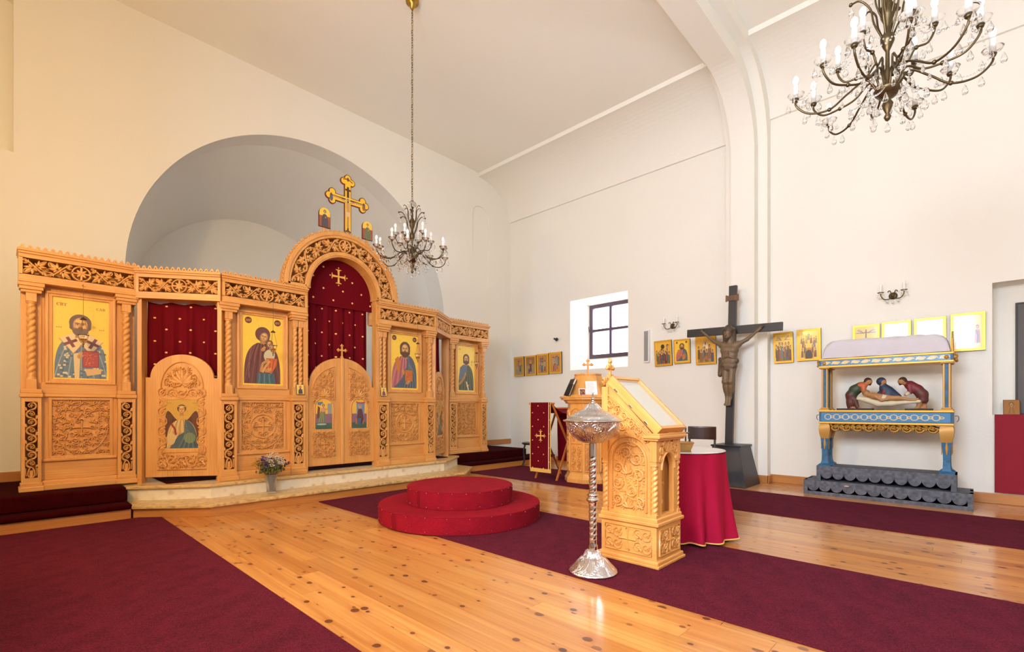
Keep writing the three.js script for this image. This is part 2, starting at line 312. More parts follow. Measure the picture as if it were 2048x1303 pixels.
// baseboards
{
  const b = (n, ...l) => { const o = struct(n, rlim(...l, 0.006), M.stairWood); return o; };
  b('baseboard_south', XR - 0.02, XR + 0.01, 0, 0.12, -6.8, -3.04);
  b('baseboard_pilaster', 8.41, 8.44, 0, 0.12, -3.06, -2.38);
  b('baseboard_pilaster_side', 8.41, XR, 0, 0.12, -2.4, -2.37);
  b('baseboard_nave', XR - 0.02, XR + 0.01, 0, 0.13, -2.4, ZW);
  b('baseboard_east', 6.6, XR, 0.33, 0.45, ZE - 0.01, ZE + 0.02);
  b('baseboard_east_left', XL, 0.7, 0.33, 0.45, ZE - 0.01, ZE + 0.02);
}
// ------------------------------------------------------------------ rugs
function rug(x0, x1, z0, z1, label, g) { return solo('rug', rbox(x1 - x0, 0.009, z1 - z0, (x0 + x1) / 2, 0.0045, (z0 + z1) / 2, 0.003, 'z'), M.carpet, label, 'rug', [0, 0, 0], 0, g); }
rug(XL + 0.02, 1.22, -6.6, ZW - 0.1, 'dark maroon rug in the lower left corner below the carpeted step');
rug(2.8, 4.29, -6.07, ZW - 0.1, 'long maroon runner under the round red dais and the carved lectern');
rug(5.96, 7.45, -6.8, ZW - 0.1, 'maroon runner in front of the blue and gold bier and black cross pedestal');
// ------------------------------------------------------------------ steps before the icon screen
function slabPoly(pts, y0, y1, bev) {   // plan polygon (x, z) from y0 to y1
  const g = new THREE.ExtrudeGeometry(shape(pts.map(p => [p[0], -p[1]])), { depth: y1 - y0 - 2 * bev, bevelEnabled: bev > 0, bevelSize: bev, bevelThickness: bev, bevelSegments: 3, bevelOffset: -bev, curveSegments: 4 });
  g.rotateX(-PI / 2); g.translate(0, y0 + bev, 0); return boxUV(clean(g), 'x');
}
const marbleMap = dataTex(512, 512, (u, v) => { const k = noise(u * 6, v * 6, 6, 6) * 0.5 + noise(u * 25, v * 25, 25, 25) * 0.3 + noise(u * 80, v * 80, 80, 80) * 0.2, s = Math.pow(noise(u * 14 + 3, v * 14, 14, 14), 6); return mixc(mixc([222, 205, 168], [242, 230, 202], k), [150, 110, 64], clamp(s * 0.8, 0, 0.3)); });
const nosingMap = dataTex(512, 512, (u, v) => { const k = noise(u * 9, v * 9, 9, 9) * 0.5 + noise(u * 40, v * 40, 40, 40) * 0.5, s = Math.pow(noise(u * 30 + 7, v * 30, 30, 30), 5); return mixc(mixc([196, 156, 92], [222, 188, 124], k), [80, 52, 26], clamp(s * 0.6, 0, 0.22)); });
{
  const mar = Ph({ map: marbleMap, roughness: 0.45, clearcoat: 0.2 }), nos = Ph({ map: nosingMap, roughness: 0.4, clearcoat: 0.3 });
  const C = 3.44, plan = (a, zf, b, zb) => [[C - a, zf], [C + a, zf], [C + b, zb], [C + b, ZE + 0.01], [C - b, ZE + 0.01], [C - b, zb]];
  const t = thing('stone_platform', 'two-stepped pale stone platform under the carved icon screen', 'platform');
  part('riser', slabPoly(plan(1.84, -6.11, 2.44, -6.63), 0.001, 0.1, 0), M.stairWood, t, 'brown wooden riser board');
  part('tread', slabPoly(plan(1.86, -6.08, 2.46, -6.6), 0.1, 0.14, 0.012), nos, t, 'yellowish worn nosing');
  part('riser', slabPoly(plan(1.73, -6.5, 2.44, -7.0), 0.14, 0.27, 0), mar, t, 'cream white riser');
  part('tread', slabPoly(plan(1.75, -6.47, 2.46, -6.97), 0.27, 0.31, 0.012), nos, t);
  for (const [x0, x1, zf, label] of [[XL + 0.01, 0.98, -6.63, 'dark red carpeted steps at the left end of the icon screen'], [5.9, XR - 0.01, -6.86, 'dark red carpeted steps at the right end of the icon screen']]) {
    const s = thing('carpeted_steps', label, 'steps');
    part('riser', rlim(x0, x1, 0.001, 0.105, zf - 0.4, zf, 0.004), M.stairWood, s, 'brown wooden riser board');
    part('carpet', [rlim(x0, x1 + (x0 < 0 ? 0.01 : 0), 0.105, 0.165, zf - 0.45, zf + 0.03, 0.028, 'x'), rlim(x0, x0 < 0 ? x1 - 0.015 : 7.85, 0.16, 0.33, ZE + 0.005, zf - 0.17, 0.03, 'x')], M.stepCarpet, s);
  }
}
// ------------------------------------------------------------------ carving: ribbons swept along curves in a plane
// each stroke: { p: [[s,t]...], w: width or f(0..1), h: height }
const line = (a, b, n = 2) => { const o = []; for (let i = 0; i <= n; i++) o.push([lerp(a[0], b[0], i / n), lerp(a[1], b[1], i / n)]); return o; };
const bez = (a, b, c, d, n = 14) => { const o = []; for (let i = 0; i <= n; i++) { const t = i / n, q = 1 - t; o.push([0, 1].map(k => q * q * q * a[k] + 3 * q * q * t * b[k] + 3 * q * t * t * c[k] + t * t * t * d[k])); } return o; };
const spiral = (cx, cy, r0, r1, a0, a1, n = 22) => { const o = []; for (let i = 0; i <= n; i++) { const t = i / n, a = lerp(a0, a1, t), r = lerp(r0, r1, t); o.push([cx + r * Math.cos(a), cy + r * Math.sin(a)]); } return o; };
const taper = (w, lo = 0.15) => (t) => w * (lo + (1 - lo) * Math.pow(Math.sin(PI * clamp(t * 0.92 + 0.04, 0, 1)), 0.7));
const tail = (w, end = 0.35) => (t) => w * lerp(1, end, t);
function lobe(cx, cy, a, len, w, bend = 0) { const c = Math.cos(a), s = Math.sin(a), e = [cx + c * len, cy + s * len], m = [cx + c * len * 0.5 - s * bend * len, cy + s * len * 0.5 + c * bend * len]; return { p: bez([cx, cy], m, m, e, 5), w: taper(w), h: 1.15 }; }
function palm(cx, cy, a, size, n = 5, spread = 2.3) { const o = []; for (let i = 0; i < n; i++) { const f = n > 1 ? i / (n - 1) - 0.5 : 0; o.push(lobe(cx, cy, a + f * spread, size * (1 - Math.abs(f) * 0.35), size * 0.4, f * 0.25)); } return o; }
function flower(cx, cy, r, n = 4, a0 = PI / 4) { const o = []; for (let i = 0; i < n; i++) o.push(lobe(cx, cy, a0 + i * 2 * PI / n, r, r * 0.55)); return o; }
const circle = (cx, cy, r, w) => ({ p: arcPts(cx, cy, r, r, 0, 2 * PI, 28), w, closed: true });
function crossStrokes(cx, cy, r, w) {   // cross with flared ends
  const o = []; for (let i = 0; i < 4; i++) { const a = i * PI / 2, c = Math.cos(a), s = Math.sin(a); o.push({ p: line([cx, cy], [cx + c * r, cy + s * r], 4), w: (t) => w * (0.7 + 0.9 * t * t), h: 1.2 }); o.push({ p: arcPts(cx + c * r, cy + s * r, r * 0.22, r * 0.22, a + PI / 2, a + PI * 1.5, 6).map(p => [2 * (cx + c * r) - p[0], 2 * (cy + s * r) - p[1]]), w: w * 0.5, h: 1.2 }); }
  return o;
}
function ribbonGeo(strokes, opt = {}) {
  const { h = 0.008, d = 0, z = 0, map = null } = opt, pos = [], idx = [];
  for (const s of strokes) {
    let pts = s.p; const W = typeof s.w === 'function' ? s.w : () => s.w, H = h * (s.h || 1), n = pts.length;
    const prof = d > 0 ? [[-0.5, -d], [-0.5, 0], [-0.28, H], [0.28, H], [0.5, 0], [0.5, -d]] : [[-0.5, 0], [-0.3, H * 0.8], [0, H], [0.3, H * 0.8], [0.5, 0]];
    const base = pos.length / 3, m = prof.length;
    for (let i = 0; i < n; i++) {
      const a = pts[Math.max(0, i - 1)], b = pts[Math.min(n - 1, i + 1)]; let tx, ty;
      if (s.closed && (i === 0 || i === n - 1)) { tx = pts[1][0] - pts[n - 2][0]; ty = pts[1][1] - pts[n - 2][1]; } else { tx = b[0] - a[0]; ty = b[1] - a[1]; }
      const L = Math.hypot(tx, ty) || 1, nx = -ty / L, ny = tx / L, w = W(i / (n - 1));
      for (const [k, zz] of prof) { let X = pts[i][0] + nx * w * k, Y = pts[i][1] + ny * w * k; if (map) [X, Y] = map(X, Y); pos.push(X, Y, z + zz); }
    }
    for (let i = 0; i < n - 1; i++) for (let k = 0; k < m - 1; k++) { const q = base + i * m + k; idx.push(q, q + 1, q + m, q + 1, q + m + 1, q + m); }
  }
  const g = new THREE.BufferGeometry(); g.setAttribute('position', new THREE.Float32BufferAttribute(pos, 3)); g.setIndex(idx); g.computeVertexNormals();
  return boxUV(clean(g), 'y', rnd());
}
// ---- patterns (origin at the lower left of the field)
function maple(cx, cy, a, size) {   // pointed vine leaf: long middle lobe, two side pairs, central vein
  const L = (da, l, w) => { const c = Math.cos(a + da), q = Math.sin(a + da); return { p: line([cx, cy], [cx + c * l, cy + q * l], 5), w: (t) => w * Math.pow(Math.sin(PI * clamp(0.12 + t * 0.86, 0, 1)), 0.8), h: 1.25 }; };
  return [L(0, size, size * 0.42), L(0.75, size * 0.82, size * 0.36), L(-0.75, size * 0.82, size * 0.36), L(1.55, size * 0.55, size * 0.28), L(-1.55, size * 0.55, size * 0.28)];
}
function frieze(L, h, mid = true) {   // wavy vine with pointed leaves, cross roundel in the middle
  const o = [], r = h * 0.47, w = h * 0.1, cy = h / 2, cx = L / 2;
  if (mid) { o.push(circle(cx, cy, r * 0.95, w)); for (let i = 0; i < 4; i++) o.push({ p: line([cx, cy], [cx + Math.cos(i * PI / 2) * r, cy + Math.sin(i * PI / 2) * r], 2), w: w * 1.3 }); o.push(...flower(cx, cy, r * 0.66)); }
  const half = L / 2 - (mid ? r : 0), n = Math.max(1, Math.round(half / (h * 1.1))), step = half / n;
  for (const s of [-1, 1]) {
    const x0 = cx + s * (mid ? r : 0), wave = []; for (let i = 0; i <= n * 12; i++) { const f = i / 12; wave.push([x0 + s * f * step, cy + Math.cos(f * PI) * h * 0.4]); }
    o.push({ p: wave, w: w * 1.05, h: 1.1 });
    for (let i = 0; i < n; i++) for (const half2 of [0]) {
      const c = x0 + s * step * (i + 0.5), up = i % 2 ? -1 : 1, A = (d) => s > 0 ? d : PI - d;   // vine falls (up = 1) or rises through this cell
      const P = (x, y) => [c + s * x * step, cy + up * y * h];
      o.push(...maple(...P(0.1, 0.04), Math.atan2(up * 0.75, s * 0.8), h * 0.5), ...maple(...P(-0.12, -0.06), Math.atan2(-up * 0.7, -s * 0.8), h * 0.46), ...palm(...P(0.3, -0.2), Math.atan2(-up * 0.6, s * 0.5), h * 0.26, 3, 1.6), ...palm(...P(-0.32, 0.2), Math.atan2(up * 0.6, -s * 0.5), h * 0.26, 3, 1.6));
      o.push({ p: bez(P(-0.02, 0.0), P(0.1, 0.1), P(0.2, 0.38), P(0.44, 0.42), 8), w: w * 0.75 }, { p: bez(P(0.44, 0.42), P(0.52, 0.3), P(0.42, 0.1), P(0.3, 0.16), 8), w: w * 0.7 });
      o.push({ p: bez(P(0.02, 0.0), P(-0.1, -0.1), P(-0.2, -0.4), P(-0.46, -0.42), 8), w: w * 0.75 }, lobe(...P(0.36, -0.42), Math.atan2(up * 0.5, s), h * 0.2, w * 1.6), lobe(...P(-0.36, 0.44), Math.atan2(-up * 0.4, -s), h * 0.2, w * 1.6));
    }
  }
  return o;
}
function vineColumn(w, h) {   // upright scroll growing from a vase
  const o = [], sw = w * 0.125, vase = w * 1.15; let y = vase, i = 0;
  o.push({ p: bez([w / 2, 0.02 * w], [w * 0.08, 0.1 * w], [w * 0.2, 0.75 * w], [w * 0.42, vase]), w: sw }, { p: bez([w / 2, 0.02 * w], [w * 0.92, 0.1 * w], [w * 0.8, 0.75 * w], [w * 0.58, vase]), w: sw }, { p: line([w / 2, 0.02 * w], [w / 2, w * 0.85], 3), w: w * 0.34, h: 1.2 });
  o.push({ p: bez([w * 0.06, vase * 0.95], [w * 0.0, w * 0.5], [w * 0.15, w * 0.2], [w * 0.1, 0.02]), w: sw * 0.8 }, { p: bez([w * 0.94, vase * 0.95], [w, w * 0.5], [w * 0.85, w * 0.2], [w * 0.9, 0.02]), w: sw * 0.8 });
  const n = Math.max(1, Math.round((h - vase) / (w * 0.92))), st = (h - vase) / n;
  for (; i < n; i++, y += st) {
    const s = i % 2 ? 1 : -1, c = [w / 2, y + st / 2], R = w * 0.41, P = (a) => [c[0] + s * a[0], c[1] + a[1]];
    o.push({ p: spiral(0, 0, R, R * 0.45, -PI * 0.5, PI * 1.55, 24).map(P), w: tail(sw, 0.6) });
    o.push(...palm(...P([R * 0.05, 0]), s > 0 ? PI * 0.8 : PI * 0.2, R * 0.62, 5, 4.4));
    o.push({ p: bez(P([-R * 0.2, -st * 0.5]), P([R * 1.3, -st * 0.55]), P([R * 1.35, st * 0.3]), P([R * 0.1, st * 0.5])), w: sw });
    o.push(lobe(...P([-R * 0.9, -st * 0.42]), s > 0 ? PI * 0.75 : PI * 0.25, w * 0.3, sw * 2), lobe(...P([R * 0.85, st * 0.4]), s > 0 ? 0.9 : PI - 0.9, w * 0.25, sw * 2));
  }
  return o;
}
function crossPanel(w, h, ring = true) {   // medallion with a cross, foliage all round
  const o = [], cx = w / 2, cy = h / 2, R = Math.min(w, h) * (ring ? 0.3 : 0.16), sw = Math.min(w, h) * 0.03, step = Math.min(w, h) / 7.5;
  if (ring) { o.push(circle(cx, cy, R, sw * 1.1)); o.push(...crossStrokes(cx, cy, R * 0.66, sw * 1.5)); for (let i = 0; i < 8; i++) { const a = PI / 8 + i * PI / 4; o.push({ p: arcPts(cx + Math.cos(a) * R * 0.62, cy + Math.sin(a) * R * 0.62, R * 0.12, R * 0.12, 0, 2 * PI, 10), w: sw * 0.7, closed: true }); } }
  else { o.push(...crossStrokes(cx, cy, R, sw * 1.3)); }
  o.push(...foliage(w, h, step, (x, y) => ring ? Math.hypot(x - cx, y - cy) < R * 1.14 : (Math.abs(x - cx) < R * 0.35 && Math.abs(y - cy) < R * 1.2) || (Math.abs(y - cy) < R * 0.35 && Math.abs(x - cx) < R * 1.2)));
  for (const sx of [-1, 1]) for (const sy of [-1, 1]) { const P = (x, y) => [cx + sx * x * w * 0.47, cy + sy * y * h * 0.47]; o.push({ p: bez(P(0.05, 1), P(0.55, 0.95), P(0.97, 0.55), P(1, 0.05)), w: sw * 0.8, h: 1.2 }); }
  return o;
}
function foliage(w, h, step, skip) {   // dense leafy ground
  const o = [], nx = Math.round(w / step), ny = Math.round(h / step); let k = 0;
  for (let j = 0; j < ny; j++) for (let i = 0; i < nx; i++) {
    const x = (i + 0.5 + rr(-0.18, 0.18)) * w / nx, y = (j + 0.5 + rr(-0.18, 0.18)) * h / ny; if (skip && skip(x, y)) continue; k++;
    const a = Math.atan2(y - h / 2, x - w / 2) + (k % 2 ? 0.7 : -0.7);
    if (k % 3 === 0) o.push({ p: spiral(x, y, step * 0.46, step * 0.1, a, a + (k % 2 ? 5.5 : -5.5), 14), w: tail(step * 0.17, 0.5) }, lobe(x, y, a, step * 0.3, step * 0.2));
    else o.push(...palm(x - Math.cos(a) * step * 0.25, y - Math.sin(a) * step * 0.25, a, step * 0.72, 5, 3.0));
  }
  return o;
}
function scrollBand(L, w, n) {   // running scroll of small spirals along a strip (s along L, t across w)
  const o = [], st = L / n, sw = w * 0.13;
  for (let i = 0; i < n; i++) {
    const s = i % 2 ? 1 : -1, c = st * (i + 0.5), R = Math.min(w * 0.42, st * 0.52), P = (x, y) => [c + x, w / 2 + s * y];
    o.push({ p: spiral(0, 0, R, R * 0.3, PI * 1.5, -PI * 0.6, 22).map(p => P(p[0], p[1])), w: tail(sw, 0.55) });
    o.push({ p: bez(P(-st * 0.5, w * 0.1), P(-st * 0.4, -w * 0.45), P(-st * 0.1, -w * 0.48), P(R * 0.1, -R), 8), w: sw });
    o.push({ p: bez(P(st * 0.05, -R), P(st * 0.35, -w * 0.45), P(st * 0.45, -w * 0.2), P(st * 0.5, 0), 8), w: sw }, lobe(...P(st * 0.42, w * 0.34), s * 1.0 + PI, w * 0.3, sw * 2), lobe(c, w / 2, 0.6 * s, R * 0.5, sw * 2.2), lobe(c, w / 2, 0.6 * s + PI, R * 0.45, sw * 2));
  }
  return o;
}
const rot90 = (st, w) => st.map(s => ({ ...s, p: s.p.map(p => [w - p[1], p[0]]) }));
const shift = (st, dx, dy) => st.map(s => ({ ...s, p: s.p.map(p => [p[0] + dx, p[1] + dy]) }));
const mirrorX = (st, w) => st.map(s => ({ ...s, p: s.p.map(p => [w - p[0], p[1]]) }));
function twisted(r, h, x, y, z, turns, amp = 0.3, starts = 2) {   // rope-twisted shaft
  const nt = 16, ny = Math.ceil(h / (r * 0.22)), pos = [], idx = [];
  for (let j = 0; j <= ny; j++) for (let i = 0; i <= nt; i++) {
    const th = i / nt * 2 * PI, f = j / ny, e = Math.min(1, Math.min(f, 1 - f) * 14), rad = r * (1 + amp * e * (Math.abs(Math.sin(starts * 0.5 * (th + f * turns * 2 * PI))) - 0.62));
    pos.push(x + rad * Math.cos(th), y + f * h, z + rad * Math.sin(th));
  }
  for (let j = 0; j < ny; j++) for (let i = 0; i < nt; i++) { const q = j * (nt + 1) + i; idx.push(q, q + nt + 1, q + 1, q + 1, q + nt + 1, q + nt + 2); }
  const g = new THREE.BufferGeometry(); g.setAttribute('position', new THREE.Float32BufferAttribute(pos, 3)); g.setIndex(idx); g.computeVertexNormals(); return boxUV(clean(g), 'y', rnd());
}
function teeth(L, step, h, z, d, map) {   // pierced pointed cresting
  const n = Math.round(L / step), st = L / n, out = [];
  for (let i = 0; i < n; i++) {
    const c = (i + 0.5) * st, w = st * 0.5;
    const g = new THREE.ExtrudeGeometry(shape([[c - w, 0], [c + w, 0], [c + w, h * 0.28], [c + w * 0.62, h * 0.38], [c + w * 0.55, h * 0.7], [c, h], [c - w * 0.55, h * 0.7], [c - w * 0.62, h * 0.38], [c - w, h * 0.28]], [[[c - w * 0.3, h * 0.3], [c, h * 0.62], [c + w * 0.3, h * 0.3]]]), { depth: d, bevelEnabled: false });
    g.translate(0, 0, z); if (map) { const p = g.attributes.position; for (let k = 0; k < p.count; k++) { const [X, Y] = map(p.getX(k), p.getY(k)); p.setXY(k, X, Y); } g.computeVertexNormals(); }
    out.push(clean(g));
  }
  return boxUV(merge(out), 'x');
}
// ------------------------------------------------------------------ painted panels (canvas paintings: flat print on real boards)
const hash = (s) => { let h = 7; for (const c of s) h = (h * 31 + c.charCodeAt(0)) | 0; return Math.abs(h); };
function goldGround(c, w, h, base = [255, 212, 62]) {
  c.fillStyle = `rgb(${base})`; c.fillRect(0, 0, w, h);
  for (let i = 0; i < 900; i++) { const k = rr(-16, 16); c.fillStyle = `rgba(${base[0] + k | 0},${base[1] + k | 0},${base[2] + k * 1.4 | 0},0.5)`; c.fillRect(rnd() * w, rnd() * h, rr(2, 14), rr(1, 5)); }
}
function poly(c, pts, fill) { c.beginPath(); pts.forEach((p, i) => i ? c.lineTo(p[0], p[1]) : c.moveTo(p[0], p[1])); c.closePath(); c.fillStyle = fill; c.fill(); }
function blob(c, x, y, rx, ry, fill, rot = 0) { c.beginPath(); c.ellipse(x, y, rx, ry, rot, 0, 2 * PI); c.fillStyle = fill; c.fill(); }
function strokeP(c, pts, col, lw) { c.beginPath(); pts.forEach((p, i) => i ? c.lineTo(p[0], p[1]) : c.moveTo(p[0], p[1])); c.strokeStyle = col; c.lineWidth = lw; c.lineCap = 'round'; c.lineJoin = 'round'; c.stroke(); }
function curve(c, a, b, d, col, lw) { c.beginPath(); c.moveTo(...a); c.quadraticCurveTo(...b, ...d); c.strokeStyle = col; c.lineWidth = lw; c.lineCap = 'round'; c.stroke(); }
function face(c, x, y, s, o = {}) {   // s = half height of the face
  const { hair = '#4a2c1a', skin = '#cf9a52', beard = null, veil = null, long = 0, band = null } = o;
  if (veil) { blob(c, x, y - s * 0.12, s * 1.18, s * 1.42, veil); blob(c, x, y + s * 0.05, s * 0.86, s * 1.12, o.veilIn || '#7d8a86'); }
  else { blob(c, x, y - s * 0.3, s * 1.05, s * 1.05, hair); if (long) { poly(c, [[x - s * 1.05, y - s * 0.4], [x + s * 1.05, y - s * 0.4], [x + s * 1.0, y + s * long], [x - s * 1.0, y + s * long]], hair); blob(c, x, y + s * long * 0.8, s * 1.02, s * 0.5, hair); } }
  poly(c, [[x - s * 0.36, y + s * 0.6], [x + s * 0.36, y + s * 0.6], [x + s * 0.5, y + s * 1.6], [x - s * 0.5, y + s * 1.6]], '#b07c3e');
  if (beard) { blob(c, x, y + s * 0.55, s * 0.78, s * 0.86, beard); poly(c, [[x - s * 0.5, y + s * 0.9], [x + s * 0.5, y + s * 0.9], [x, y + s * (1.5)]], beard); }
  blob(c, x, y, s * 0.72, s * 0.95, '#9c6c34'); blob(c, x, y - s * 0.04, s * 0.64, s * 0.88, skin); blob(c, x - s * 0.1, y - s * 0.5, s * 0.36, s * 0.22, '#e4b872');
  if (beard) { c.beginPath(); c.ellipse(x, y + s * 0.62, s * 0.6, s * 0.42, 0, 0, 2 * PI); c.fillStyle = beard; c.fill(); }
  for (const k of [-1, 1]) { blob(c, x + k * s * 0.27, y - s * 0.1, s * 0.17, s * 0.085, '#6e451f'); blob(c, x + k * s * 0.27, y - s * 0.09, s * 0.13, s * 0.05, '#f0dcb0'); blob(c, x + k * s * 0.27, y - s * 0.09, s * 0.055, s * 0.06, '#1c0f08'); strokeP(c, [[x + k * s * 0.08, y - s * 0.22], [x + k * s * 0.28, y - s * 0.28], [x + k * s * 0.48, y - s * 0.2]], '#3e2412', s * 0.07); blob(c, x + k * s * 0.32, y + s * 0.22, s * 0.14, s * 0.2, '#e0ad66'); }
  strokeP(c, [[x + s * 0.04, y - s * 0.15], [x + s * 0.07, y + s * 0.22], [x - s * 0.06, y + s * 0.25]], '#8a5526', s * 0.06); strokeP(c, [[x - s * 0.15, y + s * 0.44], [x, y + s * 0.42], [x + s * 0.15, y + s * 0.44]], '#8c2f22', s * 0.08);
  if (band) strokeP(c, [[x - s * 0.8, y - s * 0.75], [x, y - s * 0.95], [x + s * 0.8, y - s * 0.75]], band, s * 0.12);
}
function robe(c, x0, x1, ySh, yB, xn, col, fold, light, n = 9) {   // shouldered bust from (x0..x1) down to yB, neck at xn
  c.beginPath(); c.moveTo(x0, yB); c.bezierCurveTo(x0 - 2, lerp(ySh, yB, 0.5), x0 + (x1 - x0) * 0.02, ySh + (yB - ySh) * 0.12, xn - (x1 - x0) * 0.14, ySh - (yB - ySh) * 0.02);
  c.lineTo(xn + (x1 - x0) * 0.14, ySh - (yB - ySh) * 0.02); c.bezierCurveTo(x1 - (x1 - x0) * 0.02, ySh + (yB - ySh) * 0.12, x1 + 2, lerp(ySh, yB, 0.5), x1, yB); c.closePath(); c.fillStyle = col; c.fill();
  c.save(); c.clip();
  for (let i = 0; i < n; i++) { const t = i / (n - 1), xa = lerp(x0, x1, 0.12 + 0.76 * t), xb = lerp(x0, x1, t); curve(c, [lerp(xa, xn, 0.5), ySh], [xa, lerp(ySh, yB, 0.4)], [xb, yB], i % 2 ? fold : light, (x1 - x0) * 0.02); }
  c.restore();
}
const letters = (c, t, x, y, s, col = '#7a3a16', f = 'serif') => { c.fillStyle = col; c.font = `bold ${s}px ${f}`; c.textAlign = 'center'; c.fillText(t, x, y); };
function roundel(c, t, x, y, r) { blob(c, x, y, r, r, '#5a1a10'); letters(c, t, x, y + r * 0.38, r * 1.0, '#d8a850'); }
function book(c, x, y, w, h, cov, edge, rot = 0) { c.save(); c.translate(x, y); c.rotate(rot); c.fillStyle = edge; c.fillRect(-w / 2 - w * 0.05, -h / 2 - h * 0.05, w * 1.12, h * 1.1); c.fillStyle = cov; c.fillRect(-w / 2, -h / 2, w, h); for (let i = 0; i < 60; i++) { c.fillStyle = i % 2 ? '#d89a50' : '#8c2a18'; c.fillRect(rr(-w * 0.4, w * 0.36), rr(-h * 0.42, h * 0.38), w * 0.05, h * 0.04); } c.restore(); }
function hand(c, x, y, s, a) { c.save(); c.translate(x, y); c.rotate(a); blob(c, 0, 0, s * 0.5, s * 0.62, '#b9823e'); for (let i = 0; i < 4; i++) strokeP(c, [[-s * 0.32 + i * s * 0.2, -s * 0.3], [-s * 0.3 + i * s * 0.19, -s * (1.05 + 0.12 * Math.sin(i))]], '#c8924a', s * 0.18); strokeP(c, [[s * 0.4, 0], [s * 0.65, -s * 0.5]], '#c8924a', s * 0.18); c.restore(); }

const paint = {
  bishop(c, w, h) {
    goldGround(c, w, h, [255, 208, 44]); const X = (t) => t * w, Y = (t) => t * h;
    robe(c, X(0.04), X(0.95), Y(0.46), Y(0.98), X(0.5), '#54708a', '#3a5068', '#8fa0a4', 9);
    for (let i = 0; i < 90; i++) { const x = rr(0.08, 0.92), y = rr(0.58, 0.96); if (Math.abs(x - 0.5) > 0.18 || y > 0.86) { c.fillStyle = rnd() < 0.6 ? '#d8cba0' : '#3f5a78'; c.fillRect(X(x), Y(y), X(0.045), Y(0.022)); } }
    poly(c, [[X(0.12), Y(0.5)], [X(0.38), Y(0.42)], [X(0.6), Y(0.42)], [X(0.88), Y(0.52)], [X(0.66), Y(0.68)], [X(0.5), Y(0.56)], [X(0.36), Y(0.68)]], '#e6cf9c');
    strokeP(c, [[X(0.12), Y(0.5)], [X(0.36), Y(0.68)], [X(0.5), Y(0.57)], [X(0.66), Y(0.68)], [X(0.88), Y(0.52)]], '#9c6a34', X(0.012));
    for (const [x, y, r] of [[0.31, 0.54, 0.3], [0.7, 0.545, -0.3]]) { c.save(); c.translate(X(x), Y(y)); c.rotate(r + PI / 4); c.fillStyle = '#6e2018'; c.fillRect(-X(0.03), -X(0.125), X(0.06), X(0.25)); c.fillRect(-X(0.125), -X(0.03), X(0.25), X(0.06)); c.restore(); }
    poly(c, [[X(0.36), Y(0.68)], [X(0.48), Y(0.66)], [X(0.46), Y(0.98)], [X(0.38), Y(0.98)]], '#dcc48c');
    face(c, X(0.48), Y(0.325), X(0.185), { hair: '#5c4030', beard: '#6a5242', long: 0.4 });
    book(c, X(0.66), Y(0.74), X(0.26), Y(0.19), '#a8301c', '#7a1c14'); hand(c, X(0.47), Y(0.71), X(0.09), 0.2); poly(c, [[X(0.55), Y(0.86)], [X(0.86), Y(0.86)], [X(0.84), Y(0.92)], [X(0.6), Y(0.95)]], '#d8b070');
    letters(c, 'СВТ', X(0.16), Y(0.105), X(0.09)); letters(c, 'САВ', X(0.84), Y(0.12), X(0.08)); for (const x of [0.12, 0.86]) for (let i = 0; i < 3; i++) { c.fillStyle = '#b0641e'; c.fillRect(X(x - 0.05 + i * 0.035), Y(0.36), X(0.02), Y(0.012)); }
  },
  mother(c, w, h) {
    goldGround(c, w, h); const X = (t) => t * w, Y = (t) => t * h;
    robe(c, X(0.06), X(0.93), Y(0.4), Y(0.975), X(0.5), '#5a2c2c', '#3c1a1e', '#7c4440', 11);
    poly(c, [[X(0.38), Y(0.82)], [X(0.78), Y(0.82)], [X(0.8), Y(0.975)], [X(0.36), Y(0.975)]], '#2c5868'); for (let i = 0; i < 6; i++) curve(c, [X(0.42 + i * 0.06), Y(0.83)], [X(0.44 + i * 0.05), Y(0.9)], [X(0.4 + i * 0.07), Y(0.97)], i % 2 ? '#1c3c4c' : '#5c8894', X(0.014));
    blob(c, X(0.5), Y(0.26), X(0.18), Y(0.105), '#5e3030'); c.save(); c.translate(X(0.53), Y(0.3)); c.rotate(0.28); face(c, 0, 0, X(0.115), { veil: '#5e3030', veilIn: '#8a7a64' }); c.restore();
    for (const p of [[[0.4, 0.42], [0.3, 0.5], [0.3, 0.66]], [[0.24, 0.46], [0.16, 0.58], [0.18, 0.9]], [[0.5, 0.45], [0.42, 0.56], [0.44, 0.8]]]) curve(c, [X(p[0][0]), Y(p[0][1])], [X(p[1][0]), Y(p[1][1])], [X(p[2][0]), Y(p[2][1])], '#8a5450', X(0.016));
    blob(c, X(0.66), Y(0.56), X(0.13), Y(0.09), '#ccc6a4', 0.4); poly(c, [[X(0.58), Y(0.6)], [X(0.86), Y(0.6)], [X(0.84), Y(0.7)], [X(0.7), Y(0.83)], [X(0.6), Y(0.76)]], '#c0561e'); for (let i = 0; i < 5; i++) strokeP(c, [[X(0.62 + i * 0.05), Y(0.62)], [X(0.64 + i * 0.03), Y(0.76)]], i % 2 ? '#8c3210' : '#e07c34', X(0.012));
    strokeP(c, [[X(0.62), Y(0.63)], [X(0.5), Y(0.68)], [X(0.46), Y(0.79)]], '#c08a44', X(0.06)); strokeP(c, [[X(0.66), Y(0.65)], [X(0.57), Y(0.72)], [X(0.5), Y(0.8)]], '#d09c54', X(0.055));
    c.save(); c.translate(X(0.67), Y(0.4)); c.rotate(-0.25); face(c, 0, 0, X(0.085), { hair: '#6a4626' }); c.restore(); hand(c, X(0.6), Y(0.78), X(0.1), 1.2); hand(c, X(0.5), Y(0.48), X(0.08), 0.7);
    roundel(c, 'МР', X(0.16), Y(0.075), X(0.08)); roundel(c, 'ΘУ', X(0.86), Y(0.075), X(0.08));
  },
  christ(c, w, h) {
    goldGround(c, w, h); const X = (t) => t * w, Y = (t) => t * h;
